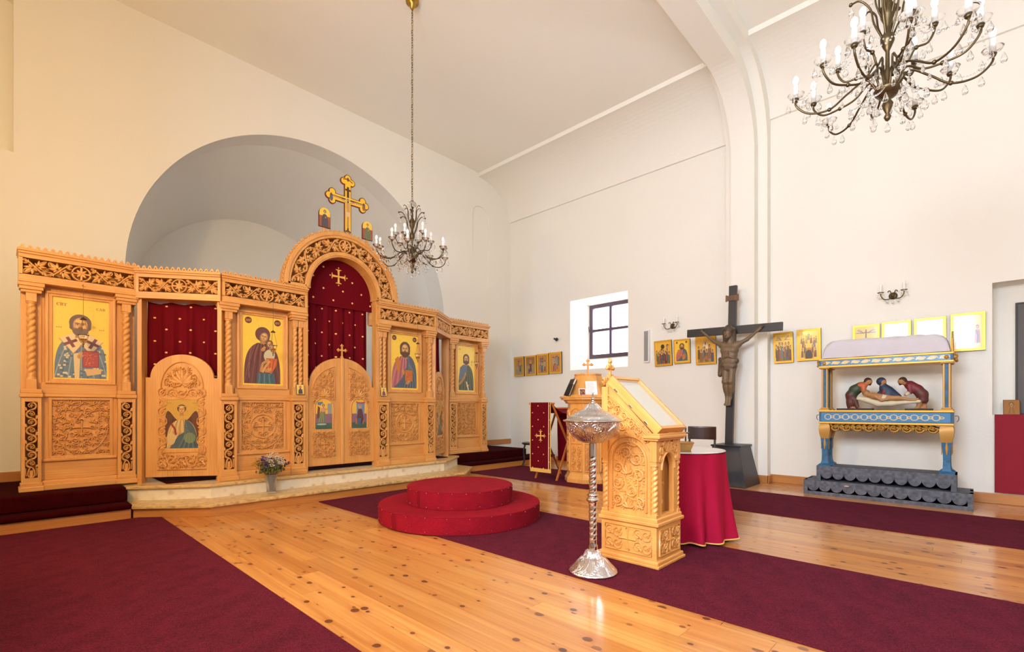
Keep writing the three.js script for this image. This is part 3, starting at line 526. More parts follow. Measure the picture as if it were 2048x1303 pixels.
    robe(c, X(0.05), X(0.94), Y(0.4), Y(0.965), X(0.52), '#b0606a', '#80383e', '#d48c8c', 11);
    c.beginPath(); c.moveTo(X(0.62), Y(0.36)); c.bezierCurveTo(X(0.9), Y(0.42), X(0.96), Y(0.6), X(0.94), Y(0.965)); c.lineTo(X(0.12), Y(0.965)); c.lineTo(X(0.4), Y(0.8)); c.lineTo(X(0.56), Y(0.6)); c.closePath(); c.fillStyle = '#46586e'; c.fill();
    for (let i = 0; i < 9; i++) curve(c, [X(0.64), Y(0.38 + i * 0.02)], [X(0.72 + i * 0.02), Y(0.6)], [X(0.5 + i * 0.05), Y(0.95)], i % 2 ? '#283848' : '#8296a8', X(0.014));
    poly(c, [[X(0.16), Y(0.46)], [X(0.27), Y(0.4)], [X(0.36), Y(0.5)], [X(0.32), Y(0.7)], [X(0.26), Y(0.7)]], '#c8761e');
    face(c, X(0.52), Y(0.27), X(0.175), { hair: '#4c2c1c', beard: '#4c2e1c', long: 0.8 });
    book(c, X(0.66), Y(0.74), X(0.27), Y(0.2), '#c8662a', '#3c6a40'); hand(c, X(0.45), Y(0.7), X(0.09), 0); hand(c, X(0.6), Y(0.87), X(0.1), 1.0);
    roundel(c, 'IC', X(0.14), Y(0.075), X(0.075)); roundel(c, 'XC', X(0.87), Y(0.075), X(0.075));
  },
  baptist(c, w, h) {
    goldGround(c, w, h, [255, 214, 80]); const X = (t) => t * w, Y = (t) => t * h;
    robe(c, X(0.08), X(0.92), Y(0.42), Y(0.965), X(0.5), '#46503a', '#2a3222', '#76805c', 11);
    poly(c, [[X(0.16), Y(0.48)], [X(0.34), Y(0.41)], [X(0.56), Y(0.42)], [X(0.5), Y(0.6)], [X(0.3), Y(0.72)], [X(0.08), Y(0.76)]], '#5c7088'); for (let i = 0; i < 40; i++) { c.fillStyle = '#3e4e64'; c.fillRect(X(rr(0.16, 0.48)), Y(rr(0.45, 0.68)), X(0.02), Y(0.008)); }
    strokeP(c, [[X(0.14), Y(0.83)], [X(0.32), Y(0.74)], [X(0.42), Y(0.66)]], '#b07c40', X(0.1)); hand(c, X(0.44), Y(0.63), X(0.085), 0.3); hand(c, X(0.56), Y(0.87), X(0.09), 1.2); poly(c, [[X(0.48), Y(0.78)], [X(0.53), Y(0.77)], [X(0.66), Y(0.96)], [X(0.6), Y(0.96)]], '#e6dcb4');
    face(c, X(0.5), Y(0.29), X(0.165), { hair: '#4e3626', beard: '#4e3626', long: 1.0 }); letters(c, 'СВ', X(0.13), Y(0.1), X(0.08)); letters(c, 'ІѠ', X(0.87), Y(0.1), X(0.07)); strokeP(c, [[X(0.82), Y(0.3)], [X(0.82), Y(0.42)]], '#7a4a1c', X(0.014)); strokeP(c, [[X(0.77), Y(0.34)], [X(0.88), Y(0.34)]], '#7a4a1c', X(0.014));
  },
  angel(c, w, h) {
    goldGround(c, w, h, [206, 160, 62]); const X = (t) => t * w, Y = (t) => t * h;
    for (const s of [-1, 1]) { c.beginPath(); c.moveTo(X(0.5), Y(0.4)); c.bezierCurveTo(X(0.5 + s * 0.2), Y(0.5), X(0.5 + s * 0.3), Y(0.2), X(0.5 + s * 0.42), Y(0.23)); c.bezierCurveTo(X(0.5 + s * 0.52), Y(0.3), X(0.5 + s * 0.48), Y(0.6), X(0.5 + s * 0.46), Y(0.98)); c.lineTo(X(0.5), Y(0.9)); c.fillStyle = '#4a2416'; c.fill(); for (let i = 0; i < 6; i++) curve(c, [X(0.5 + s * (0.28 + i * 0.03)), Y(0.3)], [X(0.5 + s * (0.34 + i * 0.02)), Y(0.5)], [X(0.5 + s * (0.3 + i * 0.03)), Y(0.8)], '#6e3c22', X(0.01)); }
    robe(c, X(0.06), X(0.94), Y(0.42), Y(0.99), X(0.5), '#c8a468', '#96713a', '#e8cc92', 9);
    c.beginPath(); c.moveTo(X(0.58), Y(0.4)); c.bezierCurveTo(X(0.88), Y(0.46), X(0.94), Y(0.7), X(0.96), Y(0.99)); c.lineTo(X(0.14), Y(0.99)); c.lineTo(X(0.4), Y(0.72)); c.lineTo(X(0.56), Y(0.66)); c.closePath(); c.fillStyle = '#3c5560'; c.fill();
    for (let i = 0; i < 8; i++) curve(c, [X(0.6), Y(0.42 + i * 0.02)], [X(0.68 + i * 0.02), Y(0.65)], [X(0.4 + i * 0.07), Y(0.98)], i % 2 ? '#223640' : '#6c8890', X(0.013));
    strokeP(c, [[X(0.2), Y(0.5)], [X(0.3), Y(0.6)], [X(0.32), Y(0.7)]], '#8c2a18', X(0.06)); blob(c, X(0.18), Y(0.8), X(0.13), Y(0.12), '#d6b478');
    blob(c, X(0.72), Y(0.78), X(0.17), Y(0.11), 'rgba(120,140,96,0.75)'); face(c, X(0.49), Y(0.2), X(0.125), { hair: '#5a3418', band: '#e8d8a8' }); hand(c, X(0.44), Y(0.68), X(0.08), 0.2);
    for (let i = 0; i < 4; i++) { c.fillStyle = '#8c5a1c'; c.fillRect(X(0.08 + i * 0.03), Y(0.06), X(0.018), Y(0.012)); c.fillRect(X(0.8 + i * 0.03), Y(0.06), X(0.018), Y(0.012)); }
  },
  herald(c, w, h) {   // winged messenger stepping right
    goldGround(c, w, h, [240, 186, 56]); const X = (t) => t * w, Y = (t) => t * h;
    c.fillStyle = '#2e5a4a'; c.fillRect(0, Y(0.8), w, h); c.fillStyle = '#7c5878'; c.fillRect(0, Y(0.5), w, Y(0.3)); for (let i = 0; i < 8; i++) { c.fillStyle = '#a07a94'; c.fillRect(0, Y(0.52 + i * 0.035), w, Y(0.006)); }
    poly(c, [[X(0.1), Y(0.12)], [X(0.4), Y(0.1)], [X(0.56), Y(0.26)], [X(0.1), Y(0.2)]], '#5a74a0'); poly(c, [[X(0.72), Y(0.16)], [X(0.98), Y(0.16)], [X(0.98), Y(0.5)], [X(0.74), Y(0.5)]], '#8a9a98');
    poly(c, [[X(0.06), Y(0.66)], [X(0.12), Y(0.24)], [X(0.26), Y(0.3)], [X(0.22), Y(0.62)]], '#5c3422'); poly(c, [[X(0.36), Y(0.34)], [X(0.58), Y(0.34)], [X(0.6), Y(0.78)], [X(0.14), Y(0.78)], [X(0.24), Y(0.5)]], '#6e7c4e'); for (let i = 0; i < 6; i++) curve(c, [X(0.44), Y(0.38)], [X(0.3 + i * 0.05), Y(0.6)], [X(0.18 + i * 0.07), Y(0.77)], i % 2 ? '#47522e' : '#a4b080', X(0.02)); blob(c, X(0.46), Y(0.36), X(0.16), Y(0.08), '#d69a70'); strokeP(c, [[X(0.52), Y(0.36)], [X(0.74), Y(0.34)]], '#c88c50', X(0.06));
    blob(c, X(0.44), Y(0.235), X(0.13), Y(0.075), '#f2cf6a'); face(c, X(0.46), Y(0.24), X(0.085), { hair: '#5a3418' }); blob(c, X(0.35), Y(0.84), X(0.3), Y(0.03), '#9cbab0');
  },
  maiden(c, w, h) {   // seated woman in dark mantle
    goldGround(c, w, h, [240, 186, 56]); const X = (t) => t * w, Y = (t) => t * h;
    c.fillStyle = '#2e5a4a'; c.fillRect(0, Y(0.8), w, h); c.fillStyle = '#7c5878'; c.fillRect(0, Y(0.5), w, Y(0.3)); poly(c, [[X(0.3), Y(0.1)], [X(0.88), Y(0.1)], [X(0.84), Y(0.56)], [X(0.32), Y(0.56)]], '#6484b0'); strokeP(c, [[X(0.3), Y(0.1)], [X(0.6), Y(0.16)], [X(0.88), Y(0.1)]], '#b02818', X(0.07));
    c.fillStyle = '#b0602c'; c.fillRect(X(0.24), Y(0.66), X(0.56), Y(0.2)); poly(c, [[X(0.42), Y(0.34)], [X(0.68), Y(0.34)], [X(0.8), Y(0.66)], [X(0.68), Y(0.86)], [X(0.36), Y(0.86)], [X(0.34), Y(0.6)]], '#4a2430'); poly(c, [[X(0.4), Y(0.66)], [X(0.62), Y(0.66)], [X(0.6), Y(0.88)], [X(0.36), Y(0.88)]], '#2e5888'); blob(c, X(0.54), Y(0.25), X(0.12), Y(0.075), '#f2cf6a'); face(c, X(0.54), Y(0.26), X(0.08), { veil: '#4a2430' });
  },
  saint(c, w, h) { goldGround(c, w, h, [244, 206, 96]); const X = (t) => t * w, Y = (t) => t * h; robe(c, X(0.2), X(0.8), Y(0.44), Y(0.96), X(0.5), '#2c2830', '#141216', '#5c5460', 5); face(c, X(0.5), Y(0.27), X(0.15), { hair: '#2a1a14', beard: '#2a1a14' }); blob(c, X(0.72), Y(0.55), X(0.08), Y(0.08), '#8c3040'); },
  saintRed(c, w, h) { goldGround(c, w, h, [244, 206, 96]); const X = (t) => t * w, Y = (t) => t * h; robe(c, X(0.2), X(0.8), Y(0.44), Y(0.96), X(0.5), '#7c2430', '#4a121a', '#b06070', 5); face(c, X(0.5), Y(0.27), X(0.14), { veil: '#7c2430' }); blob(c, X(0.6), Y(0.62), X(0.12), Y(0.12), '#3c5078'); },
  arched(k) { return (c, w, h) => { goldGround(c, w, h, [246, 204, 70]); const X = (t) => t * w, Y = (t) => t * h; c.fillStyle = '#a04a24'; c.fillRect(0, Y(0.42), w, h); robe(c, X(0.18), X(0.82), Y(0.34), Y(0.97), X(0.5), k ? '#5a6a4a' : '#3c3a48', k ? '#38442e' : '#22202c', k ? '#94a06c' : '#6a6c84', 7); face(c, X(0.5), Y(0.2), X(0.11), k ? { hair: '#4a2c1a' } : { veil: '#3c2c38' }); hand(c, X(0.56), Y(0.5), X(0.1), 0.3); }; },
  crossFigure(c, w, h) {
    goldGround(c, w, h, [250, 200, 44]); const X = (t) => t * w, Y = (t) => t * h;
    c.fillStyle = '#3a1c14'; c.fillRect(X(0.1), Y(0.395), X(0.8), Y(0.022)); c.fillRect(X(0.475), Y(0.2), X(0.05), Y(0.2)); c.fillRect(X(0.44), Y(0.235), X(0.12), Y(0.03)); c.fillRect(X(0.48), Y(0.8), X(0.04), Y(0.1));
    for (const q of [-1, 1]) strokeP(c, [[X(0.5), Y(0.46)], [X(0.5 + q * 0.16), Y(0.42)], [X(0.5 + q * 0.33), Y(0.415)]], '#c8985a', X(0.028));
    strokeP(c, [[X(0.5), Y(0.48)], [X(0.503), Y(0.6)]], '#c89a5c', X(0.075)); strokeP(c, [[X(0.5), Y(0.66)], [X(0.495), Y(0.84)]], '#b88848', X(0.045)); c.fillStyle = '#e0bc94'; c.fillRect(X(0.455), Y(0.6), X(0.095), Y(0.075)); blob(c, X(0.5), Y(0.415), X(0.052), Y(0.045), '#ffe07a'); face(c, X(0.5), Y(0.42), X(0.03), { hair: '#3c2214', beard: '#3c2214' });
    strokeP(c, [[X(0.4), Y(0.09)], [X(0.5), Y(0.075)], [X(0.6), Y(0.11)]], '#5a2c1c', X(0.018)); blob(c, X(0.5), Y(0.08), X(0.028), Y(0.03), '#6e3c22'); for (const [x, col] of [[0.13, '#46587c'], [0.87, '#8c5a40']]) { blob(c, X(x), Y(0.45), X(0.036), Y(0.05), col); blob(c, X(x), Y(0.395), X(0.02), Y(0.02), '#5c3824'); } c.fillStyle = '#8c8478'; c.fillRect(X(0.43), Y(0.9), X(0.14), Y(0.1)); poly(c, [[X(0.43), Y(0.92)], [X(0.5), Y(0.87)], [X(0.57), Y(0.92)]], '#4c3038');
  },
};
// many-figured scene: hills or buildings behind, rows of small robed figures with haloes
function scenePaint(sd, o = {}) {
  return (c, w, h) => {
    const keep = seed; seed = sd * 7919 + 17; const X = (t) => t * w, Y = (t) => t * h;
    goldGround(c, w, h, o.gold || [244, 190, 64]);
    const pal = o.pal || ['#6e2a24', '#35506a', '#5a6236', '#8a5a34', '#3a3040', '#a0582c', '#54707a'];
    if (o.hills) for (let i = 0; i < 3; i++) poly(c, [[0, h], [0, Y(rr(0.5, 0.7))], [X(rr(0.1, 0.4)), Y(rr(0.25, 0.45))], [X(rr(0.5, 0.7)), Y(rr(0.5, 0.7))], [X(rr(0.75, 0.95)), Y(rr(0.3, 0.5))], [w, Y(0.6)], [w, h]], ['#8a6a44', '#6c5438', '#a0845a'][i]);
    if (o.town) for (let i = 0; i < 4; i++) { const x = rr(0.02, 0.75), t = rr(0.15, 0.4); c.fillStyle = ['#8c8a84', '#a08c7c', '#6a6e7c', '#b09a80'][i]; c.fillRect(X(x), Y(t), X(rr(0.14, 0.24)), Y(0.4)); poly(c, [[X(x - 0.02), Y(t)], [X(x + 0.1), Y(t - 0.07)], [X(x + 0.24), Y(t)]], '#7c3428'); }
    if (o.oval) { blob(c, X(0.5), Y(0.36), X(0.2), Y(0.26), '#c8b48c'); blob(c, X(0.5), Y(0.36), X(0.15), Y(0.21), '#f4ead0'); }
    if (o.cave) { blob(c, X(0.5), Y(0.86), X(0.26), Y(0.26), '#c88a34'); blob(c, X(0.5), Y(0.88), X(0.19), Y(0.2), '#20242e'); }
    if (o.tree) { strokeP(c, [[X(0.5), Y(0.1)], [X(0.5), Y(0.5)]], '#3c2010', X(0.05)); strokeP(c, [[X(0.36), Y(0.2)], [X(0.64), Y(0.2)]], '#3c2010', X(0.04)); }
    if (o.star) { blob(c, X(0.5), Y(0.2), X(0.13), Y(0.1), '#20281c'); for (let i = 0; i < 8; i++) strokeP(c, [[X(0.5), Y(0.2)], [X(0.5 + 0.15 * Math.cos(i)), Y(0.2 + 0.12 * Math.sin(i))]], '#3a4a28', X(0.012)); }
    if (o.wings) for (const s of [-1, 1]) for (let i = 0; i < 4; i++) curve(c, [X(0.5 + s * 0.1), Y(0.22)], [X(0.5 + s * 0.2), Y(0.12 + i * 0.03)], [X(0.5 + s * (0.36 + i * 0.03)), Y(0.06 + i * 0.05)], i % 2 ? '#5c3424' : '#8898b4', X(0.03));
    const fig = (x, y, s, col, col2) => { poly(c, [[X(x - s * 0.55), Y(y)], [X(x - s * 0.4), Y(y - s * 1.7)], [X(x - s * 0.15), Y(y - s * 2.05)], [X(x + s * 0.15), Y(y - s * 2.05)], [X(x + s * 0.4), Y(y - s * 1.7)], [X(x + s * 0.5), Y(y)]], col); strokeP(c, [[X(x - s * 0.2), Y(y - s * 1.8)], [X(x + s * 0.1), Y(y - s)], [X(x), Y(y)]], col2, X(s * 0.22)); blob(c, X(x), Y(y - s * 2.25), X(s * 0.42), Y(s * 0.42), '#e8c060'); blob(c, X(x), Y(y - s * 2.25), X(s * 0.25), Y(s * 0.3), '#4a2c1a'); blob(c, X(x), Y(y - s * 2.2), X(s * 0.17), Y(s * 0.21), '#c48c4c'); };
    for (const [x, y, s, a, b] of o.figs || []) fig(x, y, s, a, b);
    for (let i = 0; i < (o.crowd || 0); i++) { const row = i % 2, x = (i + 0.5) / o.crowd; fig(x + rr(-0.02, 0.02), 0.98 - (1 - row) * 0.13, rr(0.19, 0.23), pal[(i * 3 + sd) % pal.length], pal[(i + 2) % pal.length]); }
    if (o.red) poly(c, [[X(0.3), Y(0.95)], [X(0.5), Y(0.7)], [X(0.7), Y(0.95)], [X(0.5), Y(0.85)]], '#b8622a');
    seed = keep;
  };
}
const iconMat = (w, h, draw, o = {}) => Ph({ map: canvasTex(w, h, (c, W, H) => { draw(c, W, H); if (o.varnish !== 0) { c.fillStyle = 'rgba(150,98,36,0.1)'; c.fillRect(0, 0, W, H); for (let i = 0; i < 260; i++) { c.fillStyle = `rgba(${rnd() < 0.5 ? '40,20,8' : '255,220,150'},0.07)`; c.fillRect(rnd() * W, rnd() * H, rr(1, W * 0.05), rr(1, H * 0.02)); } } }), roughness: 0.38, clearcoat: o.coat ?? 0.6, clearcoatRoughness: o.rough ?? 0.12 });
function quad(w, h, z = 0, y0 = 0, x0 = 0, d = 0.004) {   // thin painted board; the picture fills its front
  const g = new THREE.BoxGeometry(w, h, d); g.translate(x0, y0 + h / 2, z); const p = g.attributes.position, uv = g.attributes.uv;
  for (let i = 0; i < p.count; i++) uv.setXY(i, (p.getX(i) - x0) / w + 0.5, (p.getY(i) - y0) / h); return g;
}
// ------------------------------------------------------------------ icon screen (iconostasis), unit by unit
const BEAM0 = 2.17, BEAM1 = 2.49;
function pedestal(parent, x0, x1, cols) {
  const w = x1 - x0, c = (x0 + x1) / 2, b = 0.028, y0 = 0.09, y1 = 0.98, zb = -0.27;
  const p = part('pedestal', [lim(x0, x0 + b, y0, y1, zb, 0), lim(x1 - b, x1, y0, y1, zb, 0), lim(x0 + b, x1 - b, y0, y0 + 0.05, zb, 0, 'x'), lim(x0 + b, x1 - b, y1 - 0.045, y1, zb, 0, 'x'), lim(x0 + 0.004, x1 - 0.004, y0, y1, zb - 0.02, zb)], M.oak, parent);
  part('fretwork', ribbonGeo(shift(vineColumn(w - 2 * b, y1 - y0 - 0.095), x0 + b, y0 + 0.05), { h: 0.008, d: 0.018, z: -0.012 }), M.oakCarved, p);
  part('plinth_block', [rlim(x0 - 0.02, x1 + 0.02, 0, 0.05, -0.15, 0.025, 0.008, 'x'), rlim(x0 - 0.01, x1 + 0.01, 0.045, 0.09, -0.14, 0.012, 0.008, 'x')], M.oak, parent);
  part('pedestal_cap', [rlim(x0 - 0.014, x1 + 0.014, 0.98, 1.02, -0.14, 0.02, 0.008, 'x'), rlim(x0 - 0.006, x1 + 0.006, 1.02, 1.065, -0.14, 0.01, 0.008, 'x')], M.oak, parent);
  const r = cols > 1 ? 0.025 : 0.032;
  for (let i = 0; i < cols; i++) {
    const x = cols > 1 ? c + (i ? 0.036 : -0.036) : c;
    part('twisted_column', [rlim(x - r * 1.25, x + r * 1.25, 1.06, 1.17, -0.045 - r * 1.25, -0.045 + r * 1.25, 0.005), lathe([[r * 1.25, 0], [r * 1.3, 0.012], [r, 0.03], [r, 0.05]], 16, x, 1.165, -0.045), twisted(r, 0.76, x, 1.2, -0.045, 5.6, 0.45), lathe([[r, 0], [r * 1.35, 0.01], [r * 1.1, 0.025]], 16, x, 1.955, -0.045), rlim(x - r * 1.3, x + r * 1.3, 1.975, 2.07, -0.045 - r * 1.3, -0.045 + r * 1.3, 0.006)], M.oak, parent);
  }
  part('post_board', lim(x0 - 0.004, x1 + 0.004, 1.06, 2.1, -0.14, -0.1), M.oak, parent);
  part('capital', [rlim(x0 - 0.004, x1 + 0.004, 2.065, 2.095, -0.13, 0.008, 0.006, 'x'), rlim(x0 - 0.016, x1 + 0.016, 2.095, 2.13, -0.14, 0.022, 0.006, 'x'), rlim(x0 - 0.026, x1 + 0.026, 2.13, 2.17, -0.14, 0.032, 0.006, 'x')], M.oak, parent);
}
function beam(parent, x0, x1) {
  const b = 0.03, y0 = BEAM0, y1 = BEAM1, zf = 0.035, zb = -0.28;
  const m = part('beam', [lim(x0, x1, y0, y0 + 0.075, zb, zf, 'x'), lim(x0, x1, y1 - 0.075, y1 - 0.03, zb, zf, 'x'), lim(x0, x0 + b, y0 + 0.07, y1 - 0.07, zb, zf), lim(x1 - b, x1, y0 + 0.07, y1 - 0.07, zb, zf), lim(x0, x1, y0 + 0.01, y1 - 0.03, zb - 0.02, zb, 'x'), rlim(x0 - 0.006, x1 + 0.006, y1 - 0.035, y1 - 0.008, zb, zf + 0.02, 0.008, 'x'), rlim(x0 - 0.012, x1 + 0.012, y1 - 0.012, y1 + 0.012, zb, zf + 0.035, 0.006, 'x'), rlim(x0 - 0.003, x1 + 0.003, y0 - 0.003, y0 + 0.022, zb, zf + 0.008, 0.006, 'x')], M.oak, parent);
  const h = y1 - y0 - 0.15, L = x1 - x0 - 2 * b;
  part('fretwork', ribbonGeo(shift(frieze(L, h), x0 + b, y0 + 0.075), { h: 0.012, d: 0.024, z: zf - 0.02 }), M.oakCarved, m);
  const t = teeth(x1 - x0, 0.058, 0.052, zf - 0.012, 0.02); t.translate(x0, y1 + 0.008, 0); part('cresting', t, M.oakCarved, m);
}
function iconBay(label, pos, w, pedL, pedR, ix0, ix1, key, dl, dr, ring) {
  const t = thing('icon_screen_bay', label, 'icon screen', pos);
  pedestal(t, ...pedL, dl); pedestal(t, ...pedR, dr); beam(t, 0, w);
  const a = pedL[1], b = pedR[0];
  part('back_board', lim(a - 0.02, b + 0.02, 0.05, BEAM0, -0.14, -0.115), M.oak, t);
  part('base_moulding', [rlim(a, b, 0, 0.06, -0.14, 0.008, 0.008, 'x'), rlim(a, b, 0.055, 0.1, -0.14, -0.03, 0.01, 'x')], M.oak, t);
  part('lower_rail', [rlim(a, b, 0.1, 0.3, -0.12, -0.085, 0.004, 'x'), rlim(a, b, 0.295, 0.325, -0.12, -0.06, 0.01, 'x')], M.oak, t);
  part('middle_rail', [rlim(a, b, 0.985, 1.02, -0.12, -0.06, 0.008, 'x'), rlim(a, b, 1.02, 1.14, -0.12, -0.08, 0.004, 'x')], M.oak, t);
  // carved lower panel
  const px0 = ix0 - 0.0, px1 = ix1 + 0.0, py0 = 0.35, py1 = 0.955;
  part('panel_frame', [lim(a, px0 - 0.025, 0.31, 1.0, -0.12, -0.085), lim(px1 + 0.025, b, 0.31, 1.0, -0.12, -0.085), frame(px0 - 0.03, py0 - 0.03, px1 + 0.03, py1 + 0.03, 0.03, 0.045, -0.12)], M.oak, t);
  part('carved_panel', [lim(px0 - 0.01, px1 + 0.01, py0 - 0.01, py1 + 0.01, -0.12, -0.104), ribbonGeo(shift(crossPanel(px1 - px0, py1 - py0, ring), px0, py0), { h: 0.022, z: -0.106 })], M.oakCarved, t);
  // icon in its moulded frame
  const iy0 = 1.18, iy1 = 2.075;
  const f = part('icon_frame', [frame(ix0 - 0.055, iy0 - 0.05, ix1 + 0.055, iy1 + 0.05, 0.03, 0.05, -0.115, 0.008), frame(ix0 - 0.03, iy0 - 0.03, ix1 + 0.03, iy1 + 0.03, 0.035, 0.035, -0.115, 0.006)], M.oak, t);
  part('icon_painting', quad(ix1 - ix0, iy1 - iy0, -0.1, iy0, (ix0 + ix1) / 2), iconMat(384, Math.round(384 * (iy1 - iy0) / (ix1 - ix0)), paint[key]), f);
  return t;
}
iconBay('carved icon screen section at the far left with a bishop icon', [0.13, 0.33, -7.1], 0.97, [0.02, 0.17], [0.80, 0.96], 0.255, 0.735, 'bishop', 1, 1, false);
iconBay('carved icon screen section with the icon of the mother in a dark red mantle', [1.845, 0.31, -6.6], 1.03, [0.0, 0.17], [0.84, 1.02], 0.25, 0.76, 'mother', 1, 2, true);
iconBay('carved icon screen section right of the arch with an icon holding a red book', [3.965, 0.31, -6.6], 1.09, [0.01, 0.2], [0.92, 1.09], 0.285, 0.815, 'christ', 2, 1, true);
iconBay('carved icon screen section at the far right with the olive-robed prophet icon', [5.76, 0.33, -7.1], 1.0, [0.03, 0.2], [0.83, 0.98], 0.28, 0.74, 'baptist', 1, 1, false);

// velvet with small gold rosettes
function dotMap(w, h, sx, sy, extra) {
  return canvasTex(w, h, (c) => {
    c.fillStyle = '#620512'; c.fillRect(0, 0, w, h); for (let i = 0; i < 3000; i++) { c.fillStyle = rnd() < 0.5 ? 'rgba(60,0,10,0.25)' : 'rgba(170,20,44,0.18)'; c.fillRect(rnd() * w, rnd() * h, 2, rr(3, 9)); }
    let row = 0; for (let y = sy * 0.5; y < h; y += sy, row++) for (let x = sx * (row % 2 ? 0.25 : 0.75); x < w; x += sx) { for (let k = 0; k < 8; k++) blob(c, x + 6.6 * Math.cos(k * PI / 4), y + 6.6 * Math.sin(k * PI / 4), 3.2, 3.2, '#e6b05c'); blob(c, x, y, 5.4, 5.4, '#f4d49a'); }
    if (extra) extra(c, w, h);
  });
}
function goldCross(c, x, y, r) { c.save(); c.translate(x, y); for (let i = 0; i < 4; i++) { c.rotate(PI / 2); poly(c, [[-r * 0.1, 0], [-r * 0.16, -r * 0.85], [-r * 0.42, -r * 0.9], [-r * 0.42, -r], [r * 0.42, -r], [r * 0.42, -r * 0.9], [r * 0.16, -r * 0.85], [r * 0.1, 0]], '#e8b85c'); blob(c, 0, -r * 1.22, r * 0.1, r * 0.1, '#e8b85c'); } c.restore(); }
const velvetMat = (map) => Ph({ map, specularIntensity: 0.2, roughness: 0.85, sheen: 0.6, sheenColor: new THREE.Color(0xc02040), sheenRoughness: 0.4, side: THREE.DoubleSide });
function clothSheet(w, h, f, nx = 60, ny = 20, top = null) {   // sheet hanging down from y = 0; f(u, v) -> depth; top(u) lowers the upper edge
  const g = new THREE.PlaneGeometry(w, h, nx, ny); g.translate(w / 2, -h / 2, 0); const p = g.attributes.position;
  for (let i = 0; i < p.count; i++) { const u = p.getX(i) / w, v = -p.getY(i) / h; if (top) p.setY(i, -lerp(top(u), h, v)); p.setZ(i, f(u, v)); }
  if (top) { const uv = g.attributes.uv; for (let i = 0; i < p.count; i++) uv.setY(i, 1 + p.getY(i) / h); }
  g.computeVertexNormals(); return g;
}
const folds = (n, a, ph) => (u, v) => a * (0.25 + 0.75 * v) * (Math.sin(u * n * 2 * PI + ph + 0.5 * Math.sin(u * 9 + v)) + 0.35 * Math.sin(u * n * 4.7 * PI + 2 * ph));
// ---- side doorways
function arched(x0, x1, y0, ys, yt, inset) {   // door outline with shoulders
  const c = (x0 + x1) / 2, a = (x1 - x0) / 2 - inset; return [[x0, y0], [x1, y0], [x1, ys], [c + a, ys], ...arcPts(c, ys, a, yt - ys, 0, PI, 28).slice(1, -1), [c - a, ys], [x0, ys]];
}
function sideDoor(label, doorLabel, pos, turn, w, flip) {
  const t = thing('icon_screen_doorway', label, 'icon screen', pos, turn);
  beam(t, 0.0, w);
  part('jamb', lim(0.0, 0.045, 0, BEAM0, -0.13, 0.0), M.oak, t); part('jamb', lim(w - 0.045, w, 0, BEAM0, -0.13, 0.0), M.oak, t);
  const x0 = 0.055, x1 = w - 0.055, c = w / 2, y0 = 0.065, ys = 1.25, yt = 1.53;
  const d = part('door', ext(shape(arched(x0, x1, y0, ys, yt, 0.05)), 0.04, -0.1, 0.005), M.oak, t);
  // raised arched border round the carving
  const cx0 = x0 + 0.13, cx1 = x1 - 0.13, cy0 = y0 + 0.1, cys = ys - 0.12, R = (cx1 - cx0) / 2 - 0.035, pyt = yt - 0.09;
  part('carving', [
    ribbonGeo([...shift(scrollBand(cx1 - cx0, 0.17, 5), cx0, cy0), ...shift(foliage(cx1 - cx0, 0.17, 0.055), cx0, cy0)], { h: 0.02, z: -0.062 }),
    ribbonGeo(shift(rot90(scrollBand(0.8, 0.105, 7), 0.105), cx0, cy0 + 0.16), { h: 0.02, z: -0.062 }),
    ribbonGeo(mirrorX(shift(rot90(scrollBand(0.8, 0.105, 7), 0.105), w - cx1, cy0 + 0.16), w), { h: 0.02, z: -0.062 }),
    ribbonGeo(shift(scrollBand(cx1 - cx0 - 0.2, 0.12, 3), cx0 + 0.1, cys - 0.13), { h: 0.02, z: -0.062 }),
    ribbonGeo([...shift(foliage(2 * R, pyt - cys, 0.06, (x, y) => Math.hypot((x - R) / R, y / (pyt - cys)) > 0.86), c - R, cys), ...palm(c, cys + 0.06, PI / 2, R * 0.7, 7, 2.6), ...palm(c, cys + 0.05, PI / 2, R * 0.4, 5, 4), ...[-1, 1].flatMap(s => [{ p: spiral(c + s * R * 0.55, cys + 0.07, R * 0.3, R * 0.06, s > 0 ? -0.6 : PI + 0.6, s > 0 ? PI * 1.7 : -PI * 0.7), w: tail(0.016) }, ...palm(c + s * R * 0.55, cys + 0.07, PI / 2, R * 0.2, 5, 4)]), { p: arcPts(c, cys, R, pyt - cys, 0, PI, 26), w: 0.018 }, { p: line([cx0, cy0 - 0.012], [cx1, cy0 - 0.012]), w: 0.012 }], { h: 0.02, z: -0.062 })], M.oakCarved, d);
  const ix0 = c - 0.185, ix1 = c + 0.185, iy0 = cy0 + 0.235, iy1 = iy0 + 0.585;
  part('icon_frame', frame(ix0 - 0.045, iy0 - 0.045, ix1 + 0.045, iy1 + 0.045, 0.045, 0.014, -0.064, 0.004), M.oak, d);
  part('icon_painting', quad(ix1 - ix0, iy1 - iy0, -0.058, iy0, c, 0.006), iconMat(320, 512, paint.angel), d);
  return t;
}
const dotA = dotMap(512, 1024, 170, 128), dotB = dotMap(768, 1340, 150, 130);
